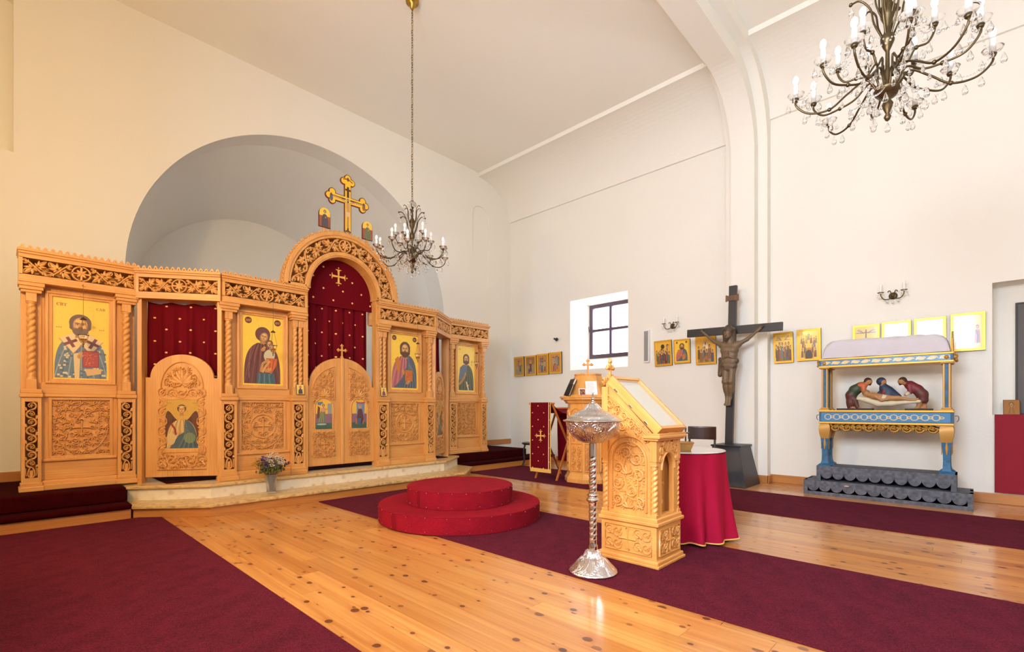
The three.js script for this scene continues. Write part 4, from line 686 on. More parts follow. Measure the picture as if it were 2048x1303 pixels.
{
  const L = [1.1, -7.1], R = [1.845, -6.6], a = Math.atan2(R[1] - L[1], R[0] - L[0]);
  sideDoor('angled doorway of the icon screen left of the mother icon with an arched angel door', '', [1.105, 0.31, -7.095], -a, 0.89, 0);
  const c1 = solo('door_curtain', clothSheet(0.8, 1.12, folds(3.6, 0.045, 1.2), 60, 14, (u) => 0.02 + 0.02 * Math.abs(Math.sin(u * 10))), velvetMat(dotA), 'dark red velvet curtain with gold dots above the left angel door', 'curtain', [1.1 + 0.135, 2.50, -7.235], -a);
  const L2 = [5.055, -6.6], R2 = [5.76, -7.1], b = Math.atan2(R2[1] - L2[1], R2[0] - L2[0]);
  sideDoor('angled doorway of the icon screen right of the red book icon', '', [5.06, 0.31, -6.605], -b, 0.86, 1);
  solo('door_curtain', clothSheet(0.78, 1.12, folds(3.6, 0.045, 0.3), 60, 14), velvetMat(dotA), 'red velvet curtain above the angled door at the right end of the screen', 'curtain', [5.0, 2.5, -6.775], -b);
}
// ---- royal doorway: arch, curtain and two leaves
{
  const C = 3.425, t = thing('royal_doorway', 'carved arched centre of the icon screen with a ring of pierced foliage', 'icon screen', [C, 0.31, -6.6]);
  const cy = 2.53, r0 = 0.51, r1 = 0.85, zf = 0.045, zb = -0.16;
  const ringShape = (a, b) => shape([...arcPts(0, cy, b, b, 0, PI, 56), ...arcPts(0, cy, a, a, PI, 0, 56)]);
  const ar = part('arch', [ext(ringShape(r0, r0 + 0.075), 0.205, zb, 0.006), ext(ringShape(r0 + 0.02, r0 + 0.06), 0.012, zf - 0.002, 0.004), ext(ringShape(r1 - 0.075, r1), 0.205, zb, 0.006), ext(ringShape(r1 - 0.04, r1 + 0.012), 0.02, zf - 0.006, 0.006), ext(ringShape(r0 + 0.01, r1 - 0.01), 0.02, zb - 0.02, 0), lim(-r1, -r0, cy - 0.01, cy + 0.03, zb, zf, 'x'), lim(r0, r1, cy - 0.01, cy + 0.03, zb, zf, 'x')], M.oak, t);
  const ri = r0 + 0.075, ro = r1 - 0.075, hh = ro - ri, L = PI * (ri + ro) / 2 - 0.08;
  part('fretwork', ribbonGeo(frieze(L, hh), { h: 0.012, d: 0.026, z: zf - 0.02, map: (s, u) => { const a = PI - (s + 0.04) / ((ri + ro) / 2), r = ri + u; return [r * Math.cos(a), cy + r * Math.sin(a)]; } }), M.oakCarved, ar);
  part('cresting', teeth(PI * r1, 0.058, 0.05, zf - 0.03, 0.022, (s, u) => { const a = PI - s / r1, r = r1 - 0.004 + u; return [r * Math.cos(a), cy + r * Math.sin(a)]; }), M.oakCarved, ar);
  for (const s of [-1, 1]) part('jamb', lim(s * 0.55 - 0.03, s * 0.55 + 0.03, 0, cy + 0.02, -0.13, -0.015), M.oak, t);
  // the two leaves
  for (const s of [-1, 1]) {
    const out = arched(-0.52, 0.52, 0.075, 1.2, 1.61, 0.04).filter(p => s < 0 ? p[0] <= 0.0001 : p[0] >= -0.0001);
    let pts; if (s > 0) pts = [[0.004, 0.075], [0.52, 0.075], [0.52, 1.2], ...arcPts(0, 1.2, 0.48, 0.41, 0, PI / 2 - 0.008, 16)]; else pts = [[-0.52, 0.075], [-0.004, 0.075], ...arcPts(0, 1.2, 0.48, 0.41, PI / 2 + 0.008, PI, 16), [-0.52, 1.2]];
    const d = part('door', ext(shape(pts), 0.045, -0.11, 0.005), M.oak, t);
    const a = s > 0 ? 0.105 : -0.44, b = a + 0.335, m = (a + b) / 2, z = -0.066;
    const G = [ribbonGeo(shift(crossPanel(0.335, 0.37, true).filter((_, i) => i % 1 === 0), a, 0.19), { h: 0.02, z })];
    G.push(ribbonGeo([{ p: [[m - 0.135, 0.6], [m - 0.135, 0.9], ...arcPts(m, 0.9, 0.135, 0.135, PI, 0, 14), [m + 0.135, 0.9], [m + 0.135, 0.6]], w: 0.022 }], { h: 0.014, z }));
    const sp = (x, y, r, q) => [{ p: spiral(x, y, r, r * 0.2, q > 0 ? -PI / 2 : PI * 1.5, q > 0 ? PI * 1.6 : -PI * 0.6), w: tail(0.014) }, ...palm(x, y, 1, r * 0.5, 5, 5)];
    const inner = s > 0 ? a : b, q = s > 0 ? 1 : -1;
    G.push(ribbonGeo([...sp(inner + q * 0.07, 1.36, 0.06, q), ...sp(inner + q * 0.07, 1.21, 0.065, -q), ...sp(inner + q * 0.2, 1.2, 0.065, q), ...sp(inner + q * 0.28, 1.08, 0.05, -q), ...sp(inner + q * 0.06, 1.06, 0.05, q), ...sp(inner + q * 0.18, 1.33, 0.05, -q), ...palm(inner + q * 0.16, 1.06, PI / 2, 0.1, 7, 3), { p: [[inner + q * 0.012, 1.0], [inner + q * 0.012, 1.46]], w: 0.012 }, { p: arcPts(0, 1.13, 0.44, 0.36, s > 0 ? 0.05 : PI - 0.05, s > 0 ? PI / 2 - 0.26 : PI / 2 + 0.26, 12), w: 0.014 }, ...sp(inner + q * 0.3, 0.98, 0.03, q)], { h: 0.02, z }), ribbonGeo(shift(foliage(0.335, 0.44, 0.06, (x, y) => { const X = Math.abs(a + x), Yy = 1.0 + y; return Math.hypot(X / 0.42, (Yy - 1.1) / 0.36) > 1 || X < 0.12; }), a, 1.0), { h: 0.016, z }));
    for (let k = 0; k < 12; k++) G.push(ribbonGeo([lobe(s > 0 ? b - 0.005 : a + 0.005, 0.58 + k * 0.03, 0.7, 0.03, 0.014)], { h: 0.01, z }));
    part('carving', G, M.oakCarved, d);
    const iw = 0.235, pic = shape([[m - iw / 2, 0.59], [m + iw / 2, 0.59], [m + iw / 2, 0.9], ...arcPts(m, 0.9, iw / 2, iw / 2, 0, PI, 14), [m - iw / 2, 0.9]]);
    const g = new THREE.ExtrudeGeometry(pic, { depth: 0.006, bevelEnabled: false, curveSegments: 10 }); g.translate(0, 0, z - 0.001); const p = g.attributes.position, uv = g.attributes.uv; for (let i = 0; i < p.count; i++) uv.setXY(i, (p.getX(i) - m) / iw + 0.5, (p.getY(i) - 0.59) / 0.43);
    part('icon_painting', g, iconMat(256, 448, s < 0 ? paint.herald : paint.maiden), d);
  }
  part('door_stile', [rlim(-0.022, 0.022, 0.075, 1.62, -0.07, -0.045, 0.01)], M.oak, t);
  const tre = (x, y, r, n) => arcPts(x, y, r, r, n, n + 2 * PI, 10);
  part('door_cross', [box(0.022, 0.19, 0.014, 0, 1.70, -0.07), box(0.11, 0.022, 0.017, 0, 1.725, -0.07), ...[[0, 1.79], [0.055, 1.725], [-0.055, 1.725], [0, 1.625]].flatMap(([x, y]) => [ball(0.017, x, y, -0.07, 8), ...[[1, 0], [-1, 0], [0, 1], [0, -1]].map(([p, q]) => ball(0.011, x + p * 0.016, y + q * 0.016, -0.07, 6))])], M.oak, t);
  // curtain: flat arched upper field and gathered lower part
  const up = new THREE.ExtrudeGeometry(shape([[-0.6, 2.36], [0.6, 2.36], [0.6, 2.53], ...arcPts(0, 2.53, 0.6, 0.6, 0, PI, 30), [-0.6, 2.53]]), { depth: 0.01, bevelEnabled: false, curveSegments: 24 });
  { const p = up.attributes.position, uv = up.attributes.uv; for (let i = 0; i < p.count; i++) uv.setXY(i, (p.getX(i) + 0.6) / 1.2, (p.getY(i) - 2.36) / 0.78); }
  const cu = thing('royal_curtain', 'crimson velvet curtain with gold dots and a gold cross under the carved arch', 'curtain', [C, 0.31, -6.78]);
  part('upper_field', up, velvetMat(dotMap(768, 512, 190, 100, (c, w, h) => { c.fillStyle = '#620512'; c.fillRect(w * 0.37, h * 0.2, w * 0.26, h * 0.46); goldCross(c, w * 0.5, h * 0.42, 68); })), cu);
  const low = clothSheet(1.07, 1.75, folds(5.5, 0.045, 0.4), 90, 24); low.translate(-0.6, 2.4, -0.02); part('gathered_curtain', low, velvetMat(dotB), cu);
}
// ---- painted cross and two arched icons on top of the arch
{
  const t = thing('crest_cross', 'gilded painted cross with trefoil ends on top of the carved arch', 'cross', [3.475, 3.67, -6.6]);
  const w = 0.052, pts = []; const lobes = (x, y, dx, dy, r = 0.052) => { const px = -dy, py = dx; const o = []; const c3 = [[x - px * -1 * 0.062, y - py * -1 * 0.062], [x + dx * 0.062, y + dy * 0.062], [x - px * 0.062, y - py * 0.062]]; return c3; };
  const G = [box(2 * w, 0.86, 0.022, 0, 0.43, 0), box(0.54, 2 * w, 0.0225, 0, 0.53, 0)], GF = [];
  const ends = [[0, 0.8, 0, 1], [-0.235, 0.53, -1, 0], [0.235, 0.53, 1, 0]], R = 0.054;
  for (const [x, y, dx, dy] of ends) for (const [cx, cy] of [[x + dx * 0.05, y + dy * 0.05], [x + dy * 0.06, y + dx * 0.06], [x - dy * 0.06, y - dx * 0.06]]) { const a = new THREE.CylinderGeometry(R, R, 0.022, 20); a.rotateX(PI / 2); a.translate(cx, cy, 0); G.push(clean(a)); }
  part('board', G, S({ color: 0x6a2414, roughness: 0.5 }), t, 'dark red edge of the cross board');
  // gilded face, slightly smaller
  const F = [box(2 * w - 0.02, 0.84, 0.006, 0, 0.43, 0.012), box(0.52, 2 * w - 0.02, 0.0055, 0, 0.53, 0.012)];
  for (const [x, y, dx, dy] of ends) for (const [cx, cy] of [[x + dx * 0.05, y + dy * 0.05], [x + dy * 0.06, y + dx * 0.06], [x - dy * 0.06, y - dx * 0.06]]) { const a = new THREE.CylinderGeometry(R - 0.012, R - 0.012, 0.005, 20); a.rotateX(PI / 2); a.translate(cx, cy, 0.012); F.push(clean(a)); }
  const fg = merge(F), p = fg.attributes.position, uv = fg.attributes.uv; for (let i = 0; i < p.count; i++) uv.setXY(i, (p.getX(i) + 0.34) / 0.68, p.getY(i) / 0.905);
  part('painted_face', fg, iconMat(512, 600, paint.crossFigure, { coat: 0.3 }), t);
  for (const [x, y, k, label] of [[3.13, 3.72, 0, 'small arched icon on a peg left of the gilded cross'], [3.79, 3.71, 1, 'small arched icon on a peg right of the gilded cross']]) {
    const s = thing('arched_icon', label, 'icon', [x, y, -6.6]), o = (w, h, r) => shape([[-w, 0], [w, 0], [w, h], ...arcPts(0, h, w, w, 0, PI, 14), [-w, h]]);
    part('peg', box(0.036, 0.24, 0.02, 0, -0.11, -0.012), M.oak, s); part('board', ext(o(0.085, 0.19), 0.02, -0.01, 0.002), S({ color: 0x5c1c14, roughness: 0.6 }), s);
    const g = new THREE.ExtrudeGeometry(o(0.078, 0.19), { depth: 0.004, bevelEnabled: false }); g.translate(0, 0.006, 0.009); const q = g.attributes.position, v = g.attributes.uv; for (let i = 0; i < q.count; i++) v.setXY(i, q.getX(i) / 0.156 + 0.5, q.getY(i) / 0.275);
    part('painting', g, iconMat(160, 288, paint.arched(k)), s);
  }
}
// ---- hanging glass oil lamps before the four large icons
function oilLamp(x, y, z, top, label) {
  const t = thing('oil_lamp', label, 'oil lamp', [x, y, z], 0, 'glass oil lamps hanging before the icons');
  part('cup', lathe([[0.004, -0.055], [0.02, -0.05], [0.036, -0.02], [0.042, 0.02], [0.045, 0.035], [0.041, 0.034], [0.034, -0.015], [0.016, -0.042], [0.0, -0.045]], 24), M.glass, t);
  part('oil', lathe([[0, -0.041], [0.015, -0.039], [0.03, -0.012], [0.031, -0.005], [0, -0.005]], 20), Ph({ color: 0xe8b24c, roughness: 0.1, transmission: 0.8, thickness: 0.03 }), t);
  part('rim', (() => { const g = new THREE.TorusGeometry(0.046, 0.004, 8, 24); g.rotateX(PI / 2); g.translate(0, 0.034, 0); return clean(g); })(), M.oldBrass, t);
  for (let i = 0; i < 3; i++) { const a = i * 2.094 + 0.3; part('chain', rod([0.046 * Math.cos(a), 0.034, 0.046 * Math.sin(a)], [0.012 * Math.cos(a), 0.2, 0.012 * Math.sin(a)], 0.0018), M.oldBrass, t); }
  part('hanger', [lathe([[0, 0.23], [0.01, 0.22], [0.03, 0.205], [0.026, 0.198], [0, 0.2]], 16), rod([0, 0.22, 0], [0, top + 0.02 - y, 0], 0.002), rod([0, top + 0.02 - y, 0.004], [0, top + 0.02 - y, -0.2], 0.003)], M.oldBrass, t);
  part('finial', lathe([[0, -0.1], [0.007, -0.09], [0.004, -0.075], [0.012, -0.062], [0.004, -0.052]], 12), M.oldBrass, t);
}
oilLamp(0.62, 1.95, -6.98, 2.51, 'hanging glass oil lamp before the bishop icon');
oilLamp(2.375, 1.95, -6.42, 2.52, 'hanging glass oil lamp before the icon of mother and child');
oilLamp(4.6, 2.02, -6.45, 2.52, 'hanging glass oil lamp beside the icon with the red book');
oilLamp(6.29, 2.04, -6.92, 2.52, 'hanging glass oil lamp beside the far right prophet icon');
// ---- two small icons leaning on the pedestal caps
for (const [x, y, z, k, label] of [[2.785, 1.378, -6.575, 'saint', 'small icon of a dark figure leaning left of the royal doors'], [4.06, 1.378, -6.575, 'saintRed', 'small icon of a red figure leaning right of the royal doors']]) {
  const t = thing('small_icon', label, 'icon', [x, y, z]); const b = part('board', rlim(-0.05, 0.05, 0, 0.135, -0.008, 0.004, 0.002), M.brownSide, t); b.rotation.x = -0.12;
  const q = part('painting', quad(0.094, 0.128, 0.004, 0.004, 0, 0.003), iconMat(128, 176, paint[k]), t); q.rotation.x = -0.12;
}

solo('sanctuary_carpet', rbox(4.2, 0.01, 1.3, 3.44, 0.3155, -7.5, 0.003, 'x'), M.stepCarpet, 'dark carpet behind the icon screen showing as a thin strip under the doors', 'carpet');
// ------------------------------------------------------------------ smooth bodies from a distance field (surface nets), colour by nearest part
// prims: {a:[x,y,z], b:[x,y,z], ra, rb, c:colorIndex, s?:flatten z} tapered capsules
function bodyGeo(prims, k, cell, colors) {
  let lo = [1e9, 1e9, 1e9], hi = [-1e9, -1e9, -1e9];
  for (const p of prims) for (const [q, r] of [[p.a, p.ra], [p.b, p.rb]]) for (let i = 0; i < 3; i++) { lo[i] = Math.min(lo[i], q[i] - r - 2.5 * cell); hi[i] = Math.max(hi[i], q[i] + r + 2.5 * cell); }
  const n = [0, 1, 2].map(i => Math.ceil((hi[i] - lo[i]) / cell) + 1), N = n[0] * n[1] * n[2], F = new Float32Array(N);
  const dist = (p, x, y, z) => {
    const bx = p.b[0] - p.a[0], by = p.b[1] - p.a[1], bz = p.b[2] - p.a[2], px = x - p.a[0], py = y - p.a[1], pz = z - p.a[2], L = bx * bx + by * by + bz * bz || 1e-9;
    const t = clamp((px * bx + py * by + pz * bz) / L, 0, 1); let dz = pz - bz * t; if (p.s) dz /= p.s; return Math.hypot(px - bx * t, py - by * t, dz) - lerp(p.ra, p.rb, t);
  };
  const field = (x, y, z) => { let d = 1e9; for (const p of prims) { const e = dist(p, x, y, z), h = Math.max(k - Math.abs(d - e), 0) / k; d = Math.min(d, e) - h * h * k * 0.25; } return d; };
  for (let z = 0, o = 0; z < n[2]; z++) for (let y = 0; y < n[1]; y++) for (let x = 0; x < n[0]; x++, o++) F[o] = field(lo[0] + x * cell, lo[1] + y * cell, lo[2] + z * cell);
  const id = (x, y, z) => x + n[0] * (y + n[1] * z), vid = new Int32Array(N).fill(-1), pos = [], nor = [], col = [];
  const E = [[0, 1], [2, 3], [4, 5], [6, 7], [0, 2], [1, 3], [4, 6], [5, 7], [0, 4], [1, 5], [2, 6], [3, 7]];
  for (let z = 0; z < n[2] - 1; z++) for (let y = 0; y < n[1] - 1; y++) for (let x = 0; x < n[0] - 1; x++) {
    const v = []; for (let i = 0; i < 8; i++) v.push(F[id(x + (i & 1), y + (i >> 1 & 1), z + (i >> 2))]);
    let s = [0, 0, 0], m = 0;
    for (const [a, b] of E) if ((v[a] < 0) !== (v[b] < 0)) { const t = v[a] / (v[a] - v[b]); for (let i = 0; i < 3; i++) s[i] += lerp(a >> i & 1, b >> i & 1, t); m++; }
    if (!m) continue;
    const P = [lo[0] + (x + s[0] / m) * cell, lo[1] + (y + s[1] / m) * cell, lo[2] + (z + s[2] / m) * cell]; vid[id(x, y, z)] = pos.length / 3; pos.push(...P);
    const e = cell * 0.5, g = [field(P[0] + e, P[1], P[2]) - field(P[0] - e, P[1], P[2]), field(P[0], P[1] + e, P[2]) - field(P[0], P[1] - e, P[2]), field(P[0], P[1], P[2] + e) - field(P[0], P[1], P[2] - e)], L = Math.hypot(...g) || 1; nor.push(g[0] / L, g[1] / L, g[2] / L);
    let best = 1e9, c = 0; for (const p of prims) { const d = dist(p, ...P) - (p.bias || 0); if (d < best) { best = d; c = p.c || 0; } } const C = colors[c]; col.push(C.r, C.g, C.b);
  }
  const idx = [], quadf = (a, b, c, d, f) => { if (a < 0 || b < 0 || c < 0 || d < 0) return; f ? idx.push(a, b, c, a, c, d) : idx.push(a, c, b, a, d, c); };
  for (let z = 1; z < n[2] - 1; z++) for (let y = 1; y < n[1] - 1; y++) for (let x = 1; x < n[0] - 1; x++) {
    const f = F[id(x, y, z)] < 0, X = F[id(x + 1, y, z)] < 0, Y = F[id(x, y + 1, z)] < 0, Z = F[id(x, y, z + 1)] < 0;
    if (f !== X) quadf(vid[id(x, y - 1, z - 1)], vid[id(x, y, z - 1)], vid[id(x, y, z)], vid[id(x, y - 1, z)], f);
    if (f !== Y) quadf(vid[id(x - 1, y, z - 1)], vid[id(x - 1, y, z)], vid[id(x, y, z)], vid[id(x, y, z - 1)], f);
    if (f !== Z) quadf(vid[id(x - 1, y - 1, z)], vid[id(x, y - 1, z)], vid[id(x, y, z)], vid[id(x - 1, y, z)], f);
  }
  const g = new THREE.BufferGeometry(); g.setAttribute('position', new THREE.Float32BufferAttribute(pos, 3)); g.setAttribute('normal', new THREE.Float32BufferAttribute(nor, 3)); g.setAttribute('color', new THREE.Float32BufferAttribute(col, 3)); g.setAttribute('uv', new THREE.Float32BufferAttribute(new Float32Array(pos.length / 3 * 2), 2)); g.setIndex(idx); return g;
}
const cap = (a, b, ra, rb, c = 0, o = {}) => ({ a, b, ra, rb, c, ...o });
const sp = (a, r, c = 0, o = {}) => ({ a, b: [a[0], a[1] + 0.0005, a[2]], ra: r, rb: r, c, ...o });
function sqLoft(prof, x, z, y = 0) {   // square-section turned leg: prof = [[half width, y]...]
  const pos = [], idx = []; prof.forEach(([h, yy]) => { for (const [a, b] of [[-1, -1], [1, -1], [1, 1], [-1, 1]]) pos.push(x + a * h, y + yy, z + b * h); });
  for (let j = 0; j < prof.length - 1; j++) for (let i = 0; i < 4; i++) { const a = j * 4 + i, b = j * 4 + (i + 1) % 4; idx.push(a, a + 4, b, b, a + 4, b + 4); }
  idx.push(0, 1, 2, 0, 2, 3); const t = (prof.length - 1) * 4; idx.push(t, t + 2, t + 1, t, t + 3, t + 2);
  const g = new THREE.BufferGeometry(); g.setAttribute('position', new THREE.Float32BufferAttribute(pos, 3)); g.setIndex(idx); const q = g.toNonIndexed(); q.computeVertexNormals(); return boxUV(toCreasedNormals(q, 0.7));
}
// ------------------------------------------------------------------ round dais
{
  const t = thing('round_dais', 'round two-tiered dais covered in crimson carpet in the middle of the floor', 'dais', [3.52, 0.009, -4.14]);
  const disc = (r, y0, y1) => lathe([[0.001, y0], [r - 0.004, y0], [r, y0 + 0.004], [r, y1 - 0.012], [r - 0.004, y1 - 0.004], [r - 0.014, y1], [r * 0.5, y1], [0.0005, y1]], 72);
  const uvTop = (g) => { const p = g.attributes.position, n = g.attributes.normal, uv = g.attributes.uv; for (let i = 0; i < p.count; i++) { if (Math.abs(n.getY(i)) > 0.7) uv.setXY(i, p.getX(i), p.getZ(i)); else uv.setXY(i, Math.atan2(p.getZ(i), p.getX(i)) * 0.9, p.getY(i)); } return g; };
  const a = part('lower_tier', uvTop(disc(0.88, 0, 0.17)), M.ambo, t), b = part('upper_tier', uvTop(disc(0.58, 0.17, 0.35)), M.ambo, t);
  for (const [p, r, y0, y1] of [[a, 0.881, 0.02, 0.15], [b, 0.581, 0.19, 0.33]]) { const tacks = []; for (let i = 0; i < 26; i++) { const th = i / 26 * 2 * PI; for (const y of [y0, y1]) tacks.push(ball(0.004, r * Math.cos(th), y + (i % 3) * 0.004, r * Math.sin(th), 6)); } part('tacks', tacks, M.silver, p, 'small shiny carpet tacks'); }
}
// ------------------------------------------------------------------ silver font
const engrave = dataTex(1024, 256, (u, v) => { const c = 6, U = u * c % 1 - 0.5, q = Math.floor(u * c) % 2, r = Math.hypot(U * 2.2, (v - 0.5) * 2), a = Math.atan2((v - 0.5) * 2, U * 2.2), pet = Math.cos(a * 6 + (q ? 0 : PI)) * 0.25, leaf = Math.sin((r + pet) * 16 + (q ? a : -a)), n = noise(u * 200, v * 60, 200, 60); const g = 128 + 80 * Math.tanh(leaf * 2.2) + 50 * (n - 0.5); return [g, g, g]; }, false);
{
  const eng = S({ color: 0xd6d4d6, metalness: 1, roughness: 0.16, bumpMap: rep(engrave, 2, 1), bumpScale: 0.008 }), engFine = S({ color: 0xdcdadc, metalness: 1, roughness: 0.14, bumpMap: rep(engrave, 2, 1), bumpScale: 0.002 });
  const t = thing('baptismal_font', 'engraved silver font with a lidded bowl on a tall stem beside the carved lectern', 'font', [2.98, 0.009, -2.02]);
  part('foot', lathe([[0.0, 0.001], [0.172, 0.001], [0.176, 0.006], [0.176, 0.014], [0.168, 0.022], [0.162, 0.024], [0.158, 0.034], [0.14, 0.05], [0.118, 0.075], [0.096, 0.098], [0.082, 0.108], [0.074, 0.112], [0.066, 0.128], [0.056, 0.15], [0.04, 0.16], [0.032, 0.163]], 64), engFine, t);
  part('foot_rim', (() => { const g = new THREE.TorusGeometry(0.172, 0.006, 10, 64); g.rotateX(PI / 2); g.translate(0, 0.008, 0); return clean(g); })(), M.silver, t);
  part('lower_stem', [lathe([[0.034, 0], [0.034, 0.03], [0.028, 0.04], [0.028, 0.07]], 32, 0, 0.16, 0), twisted(0.0285, 0.26, 0, 0.225, 0, 3.2, 0.16, 2), lathe([[0.028, 0], [0.032, 0.01], [0.032, 0.024]], 32, 0, 0.484, 0)], M.silver, t);
  part('knop', lathe([[0.03, 0], [0.044, 0.008], [0.048, 0.018], [0.044, 0.028], [0.034, 0.036], [0.034, 0.042], [0.044, 0.05], [0.036, 0.06], [0.03, 0.066]], 40, 0, 0.505, 0), M.silver, t);
  part('upper_stem', [twisted(0.0285, 0.27, 0, 0.57, 0, 3.2, 0.16, 2), lathe([[0.029, 0], [0.029, 0.09], [0.034, 0.1], [0.034, 0.11]], 32, 0, 0.84, 0)], M.silver, t);
  part('bowl', lathe([[0.03, 0.935], [0.07, 0.938], [0.11, 0.955], [0.15, 0.985], [0.18, 1.025], [0.193, 1.06], [0.197, 1.085], [0.197, 1.09], [0.19, 1.09], [0.0, 1.088]], 72), eng, t);
  part('bowl_rim', lathe([[0.195, 1.086], [0.214, 1.092], [0.218, 1.097], [0.214, 1.103], [0.19, 1.104]], 72), M.silver, t);
  part('lid', lathe([[0.205, 1.103], [0.195, 1.108], [0.186, 1.112], [0.18, 1.126], [0.17, 1.131], [0.15, 1.134], [0.136, 1.15], [0.11, 1.164], [0.08, 1.174], [0.06, 1.19], [0.046, 1.208], [0.034, 1.214], [0.028, 1.224], [0.0, 1.228]], 72), engFine, t);
  part('finial', [lathe([[0.016, 1.224], [0.02, 1.232], [0.01, 1.24], [0.007, 1.25], [0.014, 1.258], [0.007, 1.266], [0, 1.268]], 20), box(0.006, 0.034, 0.006, 0, 1.282, 0), box(0.026, 0.007, 0.006, 0, 1.284, 0), ball(0.006, 0, 1.3, 0, 8)], M.silver, t);
}
// ------------------------------------------------------------------ carved lectern with glazed desk
const faceLeft = (g, x) => { g.rotateY(-PI / 2); g.translate(x, 0, 0); return g; };
{
  const t = thing('carved_lectern', 'light carved wooden lectern with a sloping glazed case beside the silver font', 'lectern', [3.555, 0.009, -1.95]), O = M.beech; t.scale.x = 0.82;
  const A = 0.25, D = 0.24;
  part('base_moulding', [rlim(-A - 0.03, A + 0.03, 0, 0.022, -D - 0.03, D + 0.03, 0.006, 'x'), rlim(-A - 0.018, A + 0.018, 0.02, 0.05, -D - 0.018, D + 0.018, 0.01, 'x')], O, t);
  part('base_box', [rlim(-A, A, 0.045, 0.31, -D, D, 0.006, 'x')], O, t);
  const lowSide = shift(crossPanel(0.4, 0.185, false), -0.2, 0.085), lowFront = shift(crossPanel(0.4, 0.185, true), -0.2, 0.085);
  const lowS = (w) => [...shift(scrollBand(0.15, 0.09, 2), -0.2, 0.085), ...shift(scrollBand(0.15, 0.09, 2), -0.2, 0.18), ...shift(scrollBand(0.15, 0.09, 2), 0.05, 0.085), ...shift(scrollBand(0.15, 0.09, 2), 0.05, 0.18), ...crossStrokes(0, 0.178, 0.075, 0.014), { p: [[-0.2, 0.08], [0.2, 0.08], [0.2, 0.275], [-0.2, 0.275], [-0.2, 0.08]], w: 0.009 }];
  part('base_carving', [faceLeft(ribbonGeo(lowS(), { h: 0.012, z: 0 }), -A), ribbonGeo(lowS(), { h: 0.012, z: D })], O, t);
  part('waist_moulding', [rlim(-A - 0.022, A + 0.022, 0.305, 0.335, -D - 0.022, D + 0.022, 0.01, 'x'), rlim(-A - 0.008, A + 0.008, 0.33, 0.365, -D - 0.008, D + 0.008, 0.012, 'x')], O, t);
  // body: sloped side boards, front with arched niche, back
  const side = shape([[-D + 0.03, 0.36], [D - 0.035, 0.36], [D - 0.035, 0.985], [-D + 0.045, 1.39], [-D + 0.03, 1.39]]);
  const bodyG = []; for (const s of [-1, 1]) { const g = ext(side, 0.03, 0, 0.002); faceLeft(g, s < 0 ? -A + 0.055 : A - 0.025); bodyG.push(g); }
  bodyG.push(lim(-A + 0.03, A - 0.03, 0.36, 1.36, -D, -D + 0.03), ext(shape(rect(-A + 0.03, 0.36, A - 0.03, 0.96), [[[-0.12, 0.38], [-0.12, 0.72], ...arcPts(0, 0.72, 0.12, 0.12, PI, 0, 16), [0.12, 0.72], [0.12, 0.38]].reverse()]), 0.04, D - 0.05, 0.003), lim(-0.16, 0.16, 0.36, 0.9, D - 0.12, D - 0.1));
  part('body', bodyG, O, t);
  // relief on the left side: arch with a tree of scrolls
  const big = (x, y, r, q, a0 = 0) => [{ p: spiral(x, y, r, r * 0.16, a0, a0 + q * PI * 3.3, 34), w: tail(0.02, 0.5) }, lobe(x, y, a0 + 1, r * 0.45, r * 0.3)];
  const st = [{ p: [[-0.15, 0.4], [-0.15, 0.78], ...arcPts(0, 0.78, 0.15, 0.15, PI, 0, 20), [0.15, 0.78], [0.15, 0.4]], w: 0.022, h: 1.2 }, { p: [[-0.185, 0.4], [-0.185, 0.8], ...arcPts(0, 0.8, 0.185, 0.17, PI, 0, 20), [0.185, 0.8], [0.185, 0.4]], w: 0.012 }];
  st.push({ p: bez([-0.1, 0.42], [0.12, 0.5], [-0.16, 0.68], [0.02, 0.86], 24), w: tail(0.022, 0.5) }, { p: bez([0.12, 0.42], [0.02, 0.52], [0.14, 0.6], [0.04, 0.72], 20), w: tail(0.02, 0.5) });
  st.push(...big(-0.095, 0.47, 0.05, 1, -1), ...big(-0.095, 0.6, 0.048, -1, 0.5), ...big(-0.09, 0.72, 0.045, 1, -0.5), ...big(-0.02, 0.84, 0.05, -1, PI), ...big(0.07, 0.8, 0.05, 1, PI), ...big(0.085, 0.67, 0.052, -1, PI), ...big(0.03, 0.55, 0.05, 1, 2.5), ...big(0.095, 0.46, 0.042, -1, 2), ...palm(0.0, 0.42, PI / 2, 0.07, 5, 2.4), ...palm(-0.01, 0.68, 1.8, 0.07, 5, 2.2), ...palm(0.03, 0.9, 1.4, 0.06, 5, 2.4));
  // foliage following the slope above the arch
  for (let i = 0; i < 6; i++) { const f = i / 5, x = lerp(-0.165, 0.15, f), y = lerp(1.25, 0.985, f); st.push(...big(x, y - 0.02, 0.032, i % 2 ? 1 : -1, i), lobe(x + 0.03, y - 0.01, -0.8, 0.05, 0.02), lobe(x, y - 0.06, 2.2, 0.05, 0.02)); }
  st.push({ p: bez([-0.185, 1.06], [-0.17, 1.0], [-0.12, 1.02], [-0.1, 1.12]), w: 0.014 }, { p: line([-0.19, 1.3], [0.2, 0.97], 6), w: 0.012 }, ...big(-0.15, 1.1, 0.035, 1), ...big(-0.15, 1.0, 0.035, -1), ...big(-0.06, 1.05, 0.035, -1));
